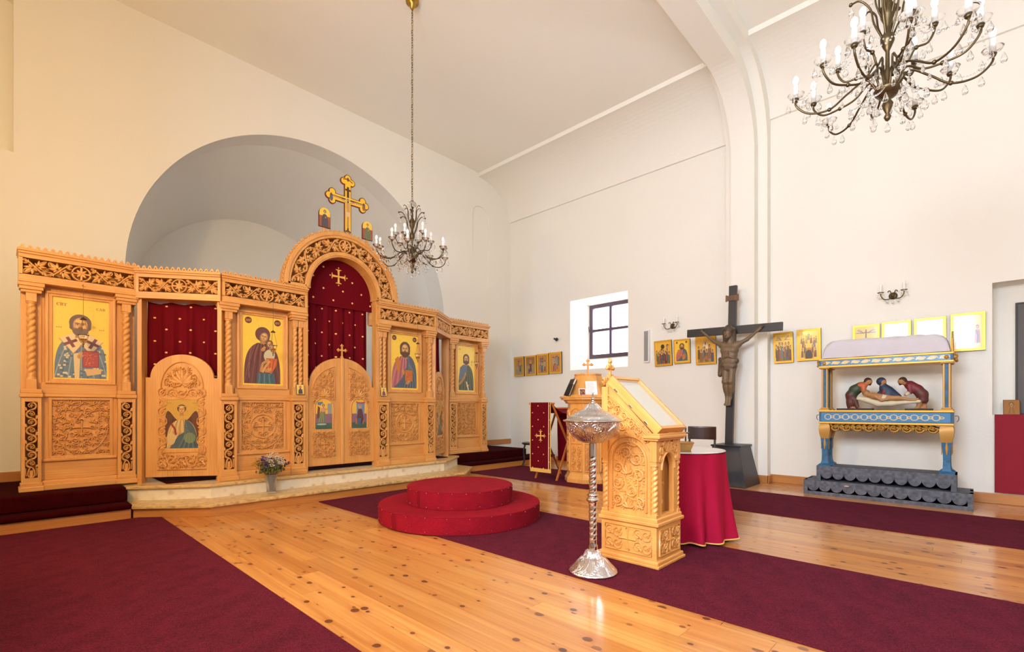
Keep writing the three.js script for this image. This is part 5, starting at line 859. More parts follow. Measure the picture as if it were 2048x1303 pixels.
  part('side_carving', [faceLeft(ribbonGeo(st, { h: 0.022, z: 0 }), -A + 0.0255), faceLeft(ribbonGeo(shift(foliage(0.27, 0.52, 0.055, (x, y) => Math.hypot((x - 0.135) / 0.135, Math.max(0, y - 0.37) / 0.14) > 0.95), -0.135, 0.4), { h: 0.012, z: 0 }), -A + 0.0255), faceLeft(ribbonGeo(shift(foliage(0.36, 0.36, 0.06, (x, y) => { const X = x - 0.18, Yy = 0.95 + y; return Yy > 1.27 - (X + 0.18) * 0.84 || Math.hypot(X, Yy - 0.79) < 0.19; }), -0.18, 0.95), { h: 0.012, z: 0 }), -A + 0.0255)], O, t);
  // front carving: spandrels and the niche back
  const fr = [{ p: [...arcPts(0, 0.72, 0.132, 0.132, PI, 0, 20)], w: 0.022 }];
  for (const s of [-1, 1]) fr.push(...big(s * 0.15, 0.87, 0.035, s, 1), ...big(s * 0.085, 0.91, 0.028, -s, 2), ...palm(s * 0.03, 0.87, PI / 2 - s * 0.6, 0.06, 5, 2), ...big(s * 0.165, 0.8, 0.025, -s, 0));
  fr.push(...palm(0, 0.86, PI / 2, 0.08, 7, 2.8)); part('front_carving', [ribbonGeo(fr, { h: 0.013, z: D - 0.011 }), ribbonGeo([...crossStrokes(0, 0.6, 0.085, 0.02), ...big(-0.06, 0.46, 0.04, 1), ...big(0.06, 0.46, 0.04, -1), ...big(-0.06, 0.74, 0.035, -1), ...big(0.06, 0.74, 0.035, 1)], { h: 0.012, z: D - 0.101 })], O, t);
  for (const [x, z, hb] of [[-1, 1, 0.95], [1, 1, 0.95], [-1, -1, 1.36], [1, -1, 1.36]]) {
    const X = x * (A - 0.03), Z = z * (D - 0.03), r = 0.024;
    part('twisted_column', [rbox(0.056, 0.03, 0.056, X, 0.375, Z, 0.004), twisted(r, 0.36, X, 0.39, Z, 4.5, 0.4), rbox(0.054, 0.02, 0.054, X, 0.757, Z, 0.006), rbox(0.048, 0.02, 0.048, X, 0.775, Z, 0.004)], O, t);
    part('corner_post', [rlim(X - 0.028, X + 0.028, 0.785, hb, Z - 0.028, Z + 0.028, 0.004)], O, t);
  }
  // cornice and sloping case
  part('cornice', [rlim(-A - 0.02, A + 0.02, 0.945, 0.965, D - 0.1, D + 0.02, 0.004, 'x'), rlim(-A - 0.035, A + 0.035, 0.96, 0.985, D - 0.1, D + 0.04, 0.008, 'x')], O, t);
  const slope = Math.atan2(0.385, 0.40), len = 0.585, cs = thing0(t, 'desk_case', [0, 0.985, D - 0.005], slope);
  function thing0(parent, name, p, rx) { const o = new THREE.Group(); o.name = name; o.position.set(...p); o.rotation.x = rx; parent.add(o); return o; }
  // local: y up-normal, z runs down to the front; case extends to -len
  part('case_frame', [rlim(-A - 0.01, -A + 0.025, 0, 0.075, -len, 0, 0.004), rlim(A - 0.025, A + 0.01, 0, 0.075, -len, 0, 0.004), rlim(-A, A, 0, 0.075, -0.03, 0.0, 0.004, 'x'), rlim(-A, A, 0, 0.075, -len, -len + 0.03, 0.004, 'x'), rlim(-A, A, 0, 0.014, -len, 0, 0.003, 'x')], O, cs);
  part('lining', rlim(-A + 0.025, A - 0.025, 0.014, 0.045, -len + 0.03, -0.03, 0.004), S({ color: 0xe9e4d2, roughness: 0.8, bumpMap: rep(plasterBump, 6), bumpScale: 0.004 }), cs, 'white lace lining under the glass');
  part('glass_lid', lim(-A + 0.02, A - 0.02, 0.064, 0.068, -len + 0.02, -0.02), M.pane, cs);
  for (const z of [-0.12, -0.3, -0.48]) part('hinge', rlim(-A - 0.013, -A - 0.008, 0.006, 0.02, z - 0.02, z + 0.02, 0.002), M.silver, cs);
  part('ledge', [rlim(-A - 0.03, A + 0.03, 0.982, 1.0, D - 0.05, D + 0.035, 0.005, 'x'), rlim(-0.06, 0.06, 0.998, 1.006, D + 0.0, D + 0.02, 0.004, 'x')], O, t);
  part('crest_carving', [(() => { const g = ribbonGeo([...palm(0, 0, PI / 2, 0.09, 7, 2.9), ...palm(-0.09, -0.005, PI / 2 + 0.4, 0.06, 5, 2.4), ...palm(0.09, -0.005, PI / 2 - 0.4, 0.06, 5, 2.4)], { h: 0.01, d: 0.01, z: 0 }); g.translate(-0.11, 1.39, -D + 0.01); return g; })()], O, t);
  const cr = [box(0.022, 0.15, 0.016, 0, 0.075, 0), box(0.09, 0.022, 0.02, 0, 0.1, 0), ...[[0, 0.155], [0.045, 0.1], [-0.045, 0.1]].flatMap(([x, y]) => [ball(0.017, x, y, 0, 8), ball(0.013, x + 0.014, y - 0.008, 0, 6), ball(0.013, x - 0.014, y - 0.008, 0, 6), ball(0.013, x, y + 0.012, 0, 6)])];
  part('top_cross', merge(cr).translate(-0.13, 1.42, -D + 0.02), O, t);
}
// ------------------------------------------------------------------ octagonal reading desk behind
{
  const t = thing('octagonal_lectern', 'octagonal carved wooden reading desk topped by a cross below the window', 'lectern', [6.64, 0.009, -4.6]), O = M.beech, oct = (r, y0, y1, r1 = r) => { const g = new THREE.CylinderGeometry(r1 / Math.cos(PI / 8), r / Math.cos(PI / 8), y1 - y0, 8, 1); g.rotateY(PI / 8); g.translate(0, (y0 + y1) / 2, 0); return boxUV(toCreasedNormals(g.toNonIndexed(), 0.2)); };
  part('base_moulding', [oct(0.36, 0, 0.06), oct(0.36, 0.06, 0.1, 0.335), oct(0.335, 0.1, 0.14, 0.32)], O, t); part('body', [oct(0.31, 0.13, 1.3)], O, t);
  part('cornice', [oct(0.34, 1.26, 1.32, 0.38), oct(0.42, 1.32, 1.35), oct(0.44, 1.35, 1.375)], O, t); part('sloping_desk', [oct(0.36, 1.375, 1.72, 0.2), oct(0.21, 1.72, 1.74)], O, t);
  for (const a of [-PI / 2, -PI / 4, 0, -3 * PI / 4]) {
    const w = 0.2, g = ribbonGeo([...shift(rot90(scrollBand(0.38, 0.085, 4), 0.085), -0.095, 0.2), ...shift(rot90(scrollBand(0.38, 0.085, 4), 0.085), 0.01, 0.2), ...shift(rot90(scrollBand(0.36, 0.085, 4), 0.085), -0.095, 0.66), ...shift(rot90(scrollBand(0.36, 0.085, 4), 0.085), 0.01, 0.66), { p: [[-0.105, 0.18], [-0.105, 1.08], ...arcPts(0, 1.08, 0.105, 0.1, PI, 0, 14), [0.105, 1.08], [0.105, 0.18], [-0.105, 0.18]], w: 0.014 }, { p: line([-0.1, 0.62], [0.1, 0.62]), w: 0.012 }, ...palm(0, 1.08, PI / 2, 0.07, 5, 2.6)], { h: 0.024, z: 0.309 }); g.rotateY(a); part('face_carving', g, O, t);
  }
  part('top_cross', [box(0.03, 0.2, 0.02, 0, 1.85, 0), box(0.11, 0.028, 0.024, 0, 1.895, 0), ...[[0, 1.96], [0.06, 1.895], [-0.06, 1.895]].flatMap(([x, y]) => [ball(0.022, x, y, 0, 8), ball(0.014, x + 0.018, y, 0, 6), ball(0.014, x - 0.018, y, 0, 6), ball(0.014, x, y + 0.018, 0, 6)]), rbox(0.06, 0.02, 0.04, 0, 1.75, 0, 0.004)], O, t).rotation.y = -PI / 4;
  // things leaning on the slopes: local frame of a face
  const lean = Math.atan2(0.16, 0.345), put = (o, a, r, x, y) => { o.position.set(6.64 + Math.sin(a) * r + Math.cos(a) * x, y + 0.009, -4.6 + Math.cos(a) * r - Math.sin(a) * x); o.rotation.set(-lean, a, 0, 'YXZ'); };
  const sheet = solo('paper_sheet', quad(0.18, 0.26, 0, 0, 0, 0.002), iconMat(256, 360, (c, w, h) => { c.fillStyle = '#f3f1f0'; c.fillRect(0, 0, w, h); c.fillStyle = '#b9b6b8'; for (let i = 0; i < 26; i++) c.fillRect(w * 0.14, h * 0.08 + i * h * 0.032, w * rr(0.45, 0.72), h * 0.008); }, { coat: 0, varnish: 0 }), 'white printed sheet of paper standing on the octagonal reading desk', 'paper'); put(sheet, -PI / 4, 0.372, 0.0, 1.378);
  const ic = thing('desk_icon', 'small dark icon card beside the white sheet on the reading desk', 'icon'); part('board', rlim(-0.055, 0.055, 0, 0.13, -0.006, 0, 0.002), M.white, ic); part('painting', quad(0.085, 0.1, 0.001, 0.015, 0, 0.003), iconMat(128, 160, scenePaint(5, { crowd: 4, gold: [120, 50, 30] })), ic); put(ic, -PI / 4, 0.385, -0.15, 1.378);
  const bk = (label, a, r, x, w, h, col, th) => { const b = thing('book', label, 'book'); part('cover', [rlim(-w / 2, w / 2, 0, h, 0, 0.004, 0.001), rlim(-w / 2, w / 2, 0, h, th - 0.004, th, 0.001), rlim(-w / 2 - 0.001, -w / 2 + 0.003, 0, h, 0, th, 0.001)], S({ color: col, roughness: 0.55 }), b); part('pages', rlim(-w / 2 + 0.003, w / 2 - 0.005, 0.004, h - 0.004, 0.004, th - 0.004, 0.001), S({ color: 0xe6dcc4, roughness: 0.9 }), b); put(b, a, r, x, 1.378); };
  bk('tall dark book leaning on the left slope of the reading desk', -2.15, 0.375, 0.06, 0.2, 0.29, 0x2a1a1c, 0.035);
  bk('black book standing in front of the tall one on the left edge of the desk', -1.95, 0.45, 0.1, 0.14, 0.2, 0x141214, 0.02);
  bk('red book leaning on the right slope of the reading desk', 0.45, 0.375, 0.0, 0.2, 0.27, 0x7c1a20, 0.04);
  part('lip', (() => { const g = rbox(0.34, 0.022, 0.02, 0, 1.385, 0.43, 0.005, 'x'); g.rotateY(-PI / 4); return g; })(), O, t); part('lip', (() => { const g = rbox(0.34, 0.022, 0.02, 0, 1.385, 0.43, 0.005, 'x'); g.rotateY(-PI / 2); return g; })(), O, t);
}
// ------------------------------------------------------------------ folding stand with velvet runner
{
  const t = thing('folding_stand', 'folding wooden X-frame reading stand draped with a velvet runner', 'stand', [0, 0.009, 0]), W = Ph({ map: rep(woodMap, 2, 1), color: lin(0.8, 0.52, 0.36), roughness: 0.4, clearcoat: 0.3 });
  for (const z of [-4.97, -5.42]) { part('leg', bar([6.17, 1.26, z], [6.98, 0.0, z], 0.03, 0.022), W, t); part('leg', bar([6.25, 0.0, z + 0.025], [6.83, 1.18, z + 0.025], 0.03, 0.022), W, t); }
  part('top_bar', rod([6.17, 1.26, -5.46], [6.17, 1.26, -4.93], 0.016), W, t); part('top_bar', rod([6.83, 1.18, -5.46], [6.83, 1.18, -4.93], 0.016), W, t);
  const r = thing('velvet_runner', 'dark red velvet runner with a gold cross hanging over the folding stand', 'runner', [0, 0.009, 0]);
  const tex = dotMap(384, 1024, 200, 106, (c, w, h) => { c.fillStyle = '#620512'; c.fillRect(w * 0.24, h * 0.42, w * 0.5, h * 0.2); goldCross(c, w * 0.5, h * 0.5, 74); c.fillStyle = '#e2b65a'; for (const [a, b, d, e] of [[0, 0, 14, h], [w - 14, 0, 14, h]]) c.fillRect(a, b, d, e); c.fillRect(0, h - 12, w, 12); c.fillStyle = '#f0deb0'; c.fillRect(w - 46, 0, 12, h); });
  const g = clothSheet(0.45, 1.1, (u, v) => 0.006 * Math.sin(u * 7 + v * 2), 20, 20); g.rotateY(-PI / 2); g.translate(6.145, 1.28, -5.425);
  part('front_panel', g, velvetMat(tex), r);
  part('fringe', (() => { const q = clothSheet(0.45, 0.05, () => 0, 4, 1); q.rotateY(-PI / 2); q.translate(6.147, 0.18, -5.425); return q; })(), M.goldThread, r, 'gold fringe');
  const prof = []; for (let i = 0; i <= 16; i++) { const f = i / 16; prof.push([lerp(6.15, 6.86, f), lerp(1.28, 1.2, f) - 0.14 * Math.sin(PI * f)]); } prof.push([6.875, 1.1], [6.885, 0.7], [6.9, 0.25]);
  const pos = [], idx = []; prof.forEach(p => { for (const z of [-5.425, -4.975]) pos.push(p[0], p[1], z); }); for (let i = 0; i < prof.length - 1; i++) idx.push(i * 2, i * 2 + 1, i * 2 + 2, i * 2 + 1, i * 2 + 3, i * 2 + 2);
  const s = new THREE.BufferGeometry(); s.setAttribute('position', new THREE.Float32BufferAttribute(pos, 3)); s.setIndex(idx); s.computeVertexNormals(); part('back_panel', boxUV(s), M.velvet, r);
}
// ------------------------------------------------------------------ stool by the steps
{
  const t = thing('stool', 'black wooden stool with splayed legs standing before the right carpeted steps', 'stool', [7.5, 0.009, -6.58]);
  part('seat', [lathe([[0, 0.44], [0.17, 0.44], [0.2, 0.455], [0.205, 0.47], [0.19, 0.485], [0, 0.48]], 32)], M.black, t);
  for (let i = 0; i < 4; i++) { const a = PI / 4 + i * PI / 2; part('leg', tube([[0.13 * Math.cos(a), 0.45, 0.13 * Math.sin(a)], [0.165 * Math.cos(a), 0.3, 0.165 * Math.sin(a)], [0.15 * Math.cos(a), 0.12, 0.15 * Math.sin(a)], [0.19 * Math.cos(a), 0.0, 0.19 * Math.sin(a)]], 0.018, 14, 8), M.black, t); }
}
// ------------------------------------------------------------------ round table with velvet cloth
{
  const TX = 4.43, TZ = -2.01, t = thing('round_table', 'round table with a pale top under a crimson velvet cloth behind the lectern', 'table', [TX, 0.009, TZ]);
  part('tabletop', lathe([[0, 0.765], [0.385, 0.765], [0.39, 0.77], [0.39, 0.782], [0, 0.782]], 64), M.darkWood, t);
  part('glass_top', lathe([[0, 0.79], [0.398, 0.79], [0.402, 0.794], [0.402, 0.8], [0.398, 0.803], [0, 0.803]], 64), Ph({ color: 0xe9e6dc, roughness: 0.08, clearcoat: 1, clearcoatRoughness: 0.03 }), t, 'glossy pale top');
  part('pedestal_leg', lathe([[0.04, 0.0], [0.2, 0.0], [0.2, 0.02], [0.05, 0.06], [0.035, 0.4], [0.05, 0.765]], 24), M.darkWood, t);
  const c = thing('tablecloth', 'crimson velvet cloth with a gold hem hanging round the table behind the lectern', 'tablecloth', [TX, 0.009, TZ]); c.scale.set(0.96, 1, 0.96); t.scale.set(0.96, 1, 0.96);
  const n = 160, m = 24, pos = [], idx = [], R = (th, v) => 0.396 + v * 0.055 + (0.005 + 0.042 * v * v) * (Math.sin(th * 11 + 0.8 * Math.sin(th * 3)) + 0.4 * Math.sin(th * 19 + 1));
  for (let j = 0; j <= m; j++) for (let i = 0; i <= n; i++) { const th = i / n * 2 * PI, v = j / m, r = R(th, v); pos.push(r * Math.cos(th), lerp(0.787, 0.028 + 0.008 * Math.sin(th * 11), v), r * Math.sin(th)); }
  for (let j = 0; j < m; j++) for (let i = 0; i < n; i++) { const a = j * (n + 1) + i; idx.push(a, a + 1, a + n + 1, a + 1, a + n + 2, a + n + 1); }
  const g = new THREE.BufferGeometry(); g.setAttribute('position', new THREE.Float32BufferAttribute(pos, 3)); g.setIndex(idx); g.computeVertexNormals(); boxUV(g);
  const vb = Ph({ specularIntensity: 0.3, color: 0xa81034, roughness: 0.8, sheen: 1, sheenColor: new THREE.Color(0xf03c66), sheenRoughness: 0.35, side: THREE.DoubleSide, bumpMap: rep(pileBump, 2), bumpScale: 0.002 });
  part('skirt', clean(g), vb, c); part('top_sheet', lathe([[0, 0.787], [0.39, 0.787], [0.396, 0.784], [0.3, 0.784], [0, 0.784]], 64), vb, c);
  const hem = []; for (let i = 0; i <= 220; i++) { const th = i / 220 * 2 * PI, r = R(th, 1) + 0.003; hem.push(V3(r * Math.cos(th), 0.024 + 0.008 * Math.sin(th * 11), r * Math.sin(th))); } part('gold_hem', tube(hem.slice(0, -1), 0.007, 400, 6, true), M.goldThread, c);
  // basket and standing cross on it
  const b = thing('basket', 'shallow woven straw basket on the round velvet table', 'basket', [4.275, 0.812, -1.93]); b.scale.setScalar(0.8);
  const wv = []; for (let k = 0; k < 7; k++) { const g2 = new THREE.TorusGeometry(0.088 + k * 0.0045, 0.0075, 6, 40); g2.rotateX(PI / 2); g2.translate(0, 0.008 + k * 0.0125, 0); wv.push(clean(g2)); } for (let i = 0; i < 28; i++) { const a = i / 28 * 2 * PI; wv.push(rod([0.09 * Math.cos(a), 0.004, 0.09 * Math.sin(a)], [0.123 * Math.cos(a), 0.088, 0.123 * Math.sin(a)], 0.003, 0.003, 5)); } wv.push(lathe([[0, 0.004], [0.088, 0.004], [0.09, 0.008], [0, 0.008]], 30));
  part('weave', wv, S({ color: 0xc69a55, roughness: 0.75 }), b); part('rim', (() => { const q = new THREE.TorusGeometry(0.12, 0.009, 8, 40); q.rotateX(PI / 2); q.translate(0, 0.09, 0); return clean(q); })(), S({ color: 0xb27c44, roughness: 0.7 }), b);
  const s = thing('brass_cross', 'small dark metal cross standing behind the basket on the velvet table', 'cross', [4.47, 0.812, -1.985]);
  part('cross', [box(0.012, 0.13, 0.008, 0, 0.12, 0), box(0.06, 0.012, 0.01, 0, 0.15, 0), ball(0.011, 0, 0.19, 0, 8), ball(0.011, 0.032, 0.15, 0, 8), ball(0.011, -0.032, 0.15, 0, 8), ball(0.013, 0, 0.055, 0, 8)], M.oldBrass, s); part('foot', lathe([[0, 0], [0.03, 0], [0.03, 0.006], [0.012, 0.014], [0.006, 0.06]], 18), M.oldBrass, s); s.rotation.y = -0.6;
}
// ------------------------------------------------------------------ chair by the cross
{
  const t = thing('chair', 'dark wooden chair with a curved backrest behind the velvet table', 'chair', [6.72, 0.009, -2.78], -PI / 2 + 0.25);
  const arc = (y0, y1, hw, z, th) => { const pts = [], n = 14, o = []; for (let i = 0; i <= n; i++) { const f = i / n * 2 - 1; pts.push([f * hw, z - 0.045 * (1 - f * f)]); } for (let i = n; i >= 0; i--) { const f = i / n * 2 - 1; pts.push([f * hw, z - 0.045 * (1 - f * f) - th]); } const g = new THREE.ExtrudeGeometry(shape(pts.map(p => [p[0], -p[1]])), { depth: y1 - y0 - 0.03, bevelEnabled: true, bevelSize: 0.006, bevelThickness: 0.015, bevelSegments: 3 }); g.rotateX(-PI / 2); g.translate(0, y0 + 0.015, 0); return boxUV(clean(g), 'x'); };
  part('backrest', arc(0.74, 0.925, 0.185, -0.19, 0.014), M.darkWood, t); part('seat', rlim(-0.2, 0.2, 0.43, 0.46, -0.2, 0.2, 0.014), M.darkWood, t);
  for (const s of [-1, 1]) { part('leg', tube([[s * 0.17, 0.86, -0.21], [s * 0.17, 0.6, -0.2], [s * 0.17, 0.44, -0.18], [s * 0.18, 0.0, -0.23]], 0.015, 20, 8), M.black, t); part('leg', tube([[s * 0.17, 0.44, 0.16], [s * 0.18, 0.0, 0.19]], 0.015, 8, 8), M.black, t); }
  part('stretcher', rod([-0.17, 0.42, -0.18], [0.17, 0.42, -0.18], 0.01), M.black, t);
}
// ------------------------------------------------------------------ vase of dried flowers on the platform
{
  const t = thing('glass_vase', 'clear glass vase on the stone ledge below the mother icon', 'vase', [2.325, 0.1405, -6.345]);
  part('vase_body', lathe([[0, 0.0], [0.045, 0.0], [0.05, 0.004], [0.056, 0.12], [0.066, 0.235], [0.062, 0.235], [0.052, 0.12], [0.046, 0.02], [0, 0.018]], 32), Ph({ color: 0xf2f0ea, transmission: 0.9, roughness: 0.12, thickness: 0.004, ior: 1.45 }), t);
  const b = thing('flower_bunch', 'bunch of dried purple white and yellow flowers in the glass vase', 'flowers', [2.325, 0.165, -6.345]);
  const stems = [], leafs = [], heads = [[], [], []];
  for (let i = 0; i < 64; i++) {
    const a = rr(0, 2 * PI), R = 0.19 * Math.sqrt(rnd()), x = R * Math.cos(a) * 1.05, z = R * Math.sin(a) * 0.7, h = 0.44 - R * 0.55 + rr(-0.03, 0.04), k = x < -0.13 ? 2 : Math.abs(x - 0.04) < 0.1 && rnd() < 0.75 ? 1 : 0;
    stems.push(rod([rr(-0.02, 0.02), 0.0, rr(-0.02, 0.02)], [x * 0.3, 0.2, z * 0.3], 0.0022, 0.002, 5), rod([x * 0.3, 0.2, z * 0.3], [x, h, z], 0.002, 0.0014, 5));
    for (let q = 0; q < 9; q++) heads[k].push(ball(rr(0.005, 0.009), x + rr(-0.024, 0.024), h + rr(-0.015, 0.02), z + rr(-0.024, 0.024), 5, 0.7));
    for (let q = 0; q < 3; q++) leafs.push(ball(0.009, x * rr(0.5, 0.9), lerp(0.2, h, rr(0.3, 0.85)), z * rr(0.5, 0.9), 5, 2.2));
  }
  part('stems', stems, S({ color: 0x6a5a2c, roughness: 0.9 }), b); part('leaves', leafs, S({ color: 0x5c6430, roughness: 0.9 }), b); part('purple_blossoms', heads[0], S({ color: 0x4c3468, roughness: 0.9 }), b); part('white_blossoms', heads[1], S({ color: 0xdcd2b6, roughness: 0.9 }), b); part('yellow_blossoms', heads[2], S({ color: 0xb8862c, roughness: 0.9 }), b);
}
// ------------------------------------------------------------------ icons on the south wall
function wallIcon(z0, z1, y0, y1, draw, label, tilt = 0.03, o = {}) {
  const w = z1 - z0, h = y1 - y0, t = thing('wall_icon', label, 'icon', [XR - 0.012, y0, (z0 + z1) / 2], -PI / 2), g = new THREE.Group(); t.rotation.order = 'YXZ'; t.rotation.x = tilt; t.rotation.z = o.roll || 0;
  part('board', rlim(-w / 2, w / 2, 0, h, -0.004, 0.026, 0.002), M.brownSide, t);
  part('gilt_border', frame(-w / 2, 0, w / 2, h, w * 0.1, 0.006, 0.025, 0.002), o.border || S({ color: 0xe6ac2e, metalness: 0.35, roughness: 0.32 }), t);
  part('painting', quad(w * 0.8, h - w * 0.2, 0.026, w * 0.1, 0, 0.004), iconMat(224, Math.round(224 * (h - w * 0.2) / (w * 0.8)), draw, { coat: 1, rough: 0.09 }), t);
  return t;
}
const dullGold = [188, 128, 44];
wallIcon(-8.07, -7.75, 1.95, 2.42, scenePaint(1, { gold: dullGold, hills: 1, tree: 1, figs: [[0.3, 0.92, 0.16, '#7a7280', '#a09aa4'], [0.68, 0.8, 0.2, '#3c4428', '#6a7040']] }), 'first small icon of the row of four left of the window with a dark cross');
wallIcon(-7.70, -7.37, 1.955, 2.42, scenePaint(2, { gold: [150, 96, 40], hills: 1, figs: [[0.5, 0.85, 0.25, '#5a2028', '#35304a'], [0.3, 0.95, 0.15, '#35506a', '#202840']] }), 'second small icon of the four left of the window, dark red robe');
wallIcon(-7.345, -7.0, 1.96, 2.435, scenePaint(3, { gold: dullGold, town: 1, tree: 1, figs: [[0.45, 0.93, 0.2, '#3a3c58', '#6c7090'], [0.75, 0.9, 0.15, '#6e2a24', '#a0582c'], [0.22, 0.8, 0.16, '#5c6a78', '#8a9aa4']] }), 'third small icon of the row of four left of the window with a blue-grey robe');
wallIcon(-6.98, -6.63, 1.965, 2.445, scenePaint(4, { gold: [206, 140, 50], town: 1, figs: [[0.42, 0.93, 0.22, '#6a2030', '#e2b090'], [0.7, 0.85, 0.14, '#8a5a34', '#b08a5c']] }), 'fourth small icon of the row of four nearest the window');
wallIcon(-4.40, -4.06, 1.985, 2.46, scenePaint(6, { star: 1, town: 1, crowd: 8, hills: 1 }), 'gold icon with a dark star and a crowd under the wall sconce by the speaker', 0.05, { roll: 0.02 });
wallIcon(-4.02, -3.715, 2.01, 2.45, (c, w, h) => { paint.christ(c, w, h); }, 'gold icon of a single bust with an open book between two crowd icons', 0.05, { roll: 0.01 });
wallIcon(-3.61, -3.255, 1.965, 2.46, scenePaint(7, { oval: 1, red: 1, hills: 1, crowd: 6, figs: [[0.5, 0.62, 0.18, '#f4ead0', '#e0c898'], [0.2, 0.85, 0.16, '#4a3a5c', '#8a6a44'], [0.8, 0.85, 0.16, '#8a2a24', '#b0603c']] }), 'gold icon with a white figure in an oval behind the left arm of the cross', 0.05, { roll: 0.01 });
wallIcon(-2.34, -2.06, 1.91, 2.395, scenePaint(8, { wings: 1, crowd: 10, gold: [248, 206, 96] }), 'bright gold icon with blue wings above a row of figures right of the cross', 0.05, { roll: 0.015 });
wallIcon(-2.01, -1.69, 1.925, 2.41, scenePaint(9, { cave: 1, hills: 0, wings: 0, crowd: 0, gold: [248, 212, 104], figs: [[0.22, 0.6, 0.14, '#6e2a24', '#c89068'], [0.78, 0.6, 0.14, '#54486a', '#9a94a8'], [0.5, 0.32, 0.12, '#3a5a5c', '#8ab0a8'], [0.16, 0.95, 0.13, '#8a5a34', '#3c3a40'], [0.84, 0.95, 0.13, '#3a3040', '#a0582c'], [0.38, 0.45, 0.11, '#a08a50', '#d8c890'], [0.63, 0.45, 0.11, '#7a3434', '#4a4a38'], [0.3, 0.8, 0.12, '#4a3a5c', '#8a9aa4'], [0.7, 0.8, 0.12, '#8a5a34', '#5a2028'], [0.12, 0.45, 0.1, '#35506a', '#a0582c'], [0.88, 0.45, 0.1, '#5a6236', '#c89068']] }), 'bright gold icon with a dark cave left of the blue bier', 0.05);
wallIcon(-1.295, -0.975, 1.93, 2.39, scenePaint(10, { wings: 1, tree: 1, gold: [248, 206, 96] }), 'gold icon half hidden by the shroud of the bier, leftmost of four', 0.0);
wallIcon(-0.955, -0.635, 1.93, 2.40, scenePaint(11, { hills: 1, crowd: 4, gold: [248, 206, 96] }), 'glaring gold icon half hidden by the shroud of the bier, second of four', 0.0);
wallIcon(-0.605, -0.275, 1.93, 2.405, scenePaint(12, { town: 1, crowd: 4, gold: [248, 206, 96] }), 'glaring gold icon behind the right end of the bier shroud, third of four', 0.0);
wallIcon(-0.235, 0.095, 1.93, 2.42, scenePaint(13, { oval: 1, crowd: 3, gold: [248, 206, 96] }), 'glaring gold icon nearest the niche, rightmost of four', 0.0);
// ------------------------------------------------------------------ sconces
function tear(r, h) { return lathe([[0, 0], [r * 0.75, h * 0.1], [r, h * 0.3], [r * 0.7, h * 0.6], [r * 0.2, h * 0.92], [0, h]], 8); }
const tearG = tear(0.011, 0.045), tearBig = tear(0.016, 0.065);
function sconce(pos, turn, label, lit) {
  const t = thing('wall_sconce', label, 'sconce', pos, turn);
  part('back_plate', [lathe([[0, 0], [0.045, 0.003], [0.05, 0.012], [0.03, 0.02], [0, 0.024]], 24).rotateX(PI / 2), ball(0.024, 0, 0, 0.04, 12)], M.oldBrass, t);
  for (const s of [-1, 1]) {
    const a = part('arm', [tube([[0, 0, 0.04], [s * 0.03, -0.045, 0.07], [s * 0.09, -0.05, 0.1], [s * 0.125, 0.0, 0.11], [s * 0.128, 0.03, 0.11]], 0.007, 20, 8), tube([[s * 0.01, 0.01, 0.04], [s * 0.035, 0.07, 0.06], [s * 0.055, 0.05, 0.07]], 0.006, 12, 6)], M.oldBrass, t);
    part('drip_dish', lathe([[0, 0], [0.02, 0.003], [0.04, 0.016], [0.042, 0.02], [0.02, 0.008], [0, 0.005]], 20, s * 0.128, 0.03, 0.11), M.glass, a);
    part('candle_sleeve', cyl(0.012, 0.012, 0.085, s * 0.128, 0.036, 0.11, 16), M.candle, a);
    const b = part('bulb', lathe([[0.01, 0], [0.016, 0.018], [0.014, 0.034], [0.004, 0.058], [0, 0.062]], 14, s * 0.128, 0.12, 0.11), lit ? S({ color: 0xffe0a8, emissive: 0xffb866, emissiveIntensity: 6 }) : M.bulb, a);
    for (let i = 0; i < 3; i++) { const th = i * 2.1 + 0.5, g = tearG.clone(); g.translate(s * 0.128 + 0.036 * Math.cos(th), -0.005 - 0.025, 0.11 + 0.036 * Math.sin(th)); part('crystal_drop', g, M.glass, a); }
    if (lit) { const l = new THREE.PointLight(new THREE.Color(1, 0.64, 0.24), lit, 0, 2); l.position.set(s * 0.128, 0.15, 0.11); l.castShadow = true; l.name = 'sconce_light'; t.add(l); }
  }
  for (const [x, y] of [[0, -0.1], [-0.06, -0.085], [0.06, -0.085]]) { const g = tearBig.clone(); g.translate(x, y - 0.02, 0.085); part('crystal_drop', g, M.glass, t); }
}
sconce([XR, 2.71, -4.06], -PI / 2, 'two-armed crystal wall sconce above the icons left of the cross');
sconce([XR, 2.76, -0.83], -PI / 2, 'two-armed crystal wall sconce above the blue and gold bier');
sconce([XL, 2.75, -4.06], PI / 2, 'lit two-armed crystal wall sconce on the north wall', 23);
{
  const t = thing('column_speaker', 'slim pale grey column loudspeaker on the wall right of the window', 'speaker', [XR, 2.07, -4.57], -PI / 2);
  part('cabinet', rlim(-0.055, 0.055, 0, 0.62, 0, 0.07, 0.008), M.white, t); part('grille', [...Array(40).keys()].map(i => box(0.084, 0.006, 0.004, 0, 0.035 + i * 0.0142, 0.072)), S({ color: 0xa9a6a0, roughness: 0.6 }), t); part('grille_back', lim(-0.042, 0.042, 0.025, 0.6, 0.0695, 0.0712), S({ color: 0x8c8984, roughness: 0.7 }), t);
  const s = thing('spotlight', 'small black spotlight on the wall left of the window', 'spotlight', [XR, 2.73, -6.78], -PI / 2);
  part('bracket', [rod([0, 0, 0], [0, 0, 0.05], 0.012), ball(0.02, 0, 0, 0.05, 10)], M.black, s); part('head', [lathe([[0, 0], [0.03, 0.004], [0.036, 0.02], [0.03, 0.06], [0.02, 0.065], [0, 0.066]], 20).rotateZ(-0.9).translate(0.01, -0.03, 0.07), ball(0.022, -0.035, 0.012, 0.06, 10)], M.black, s);
}
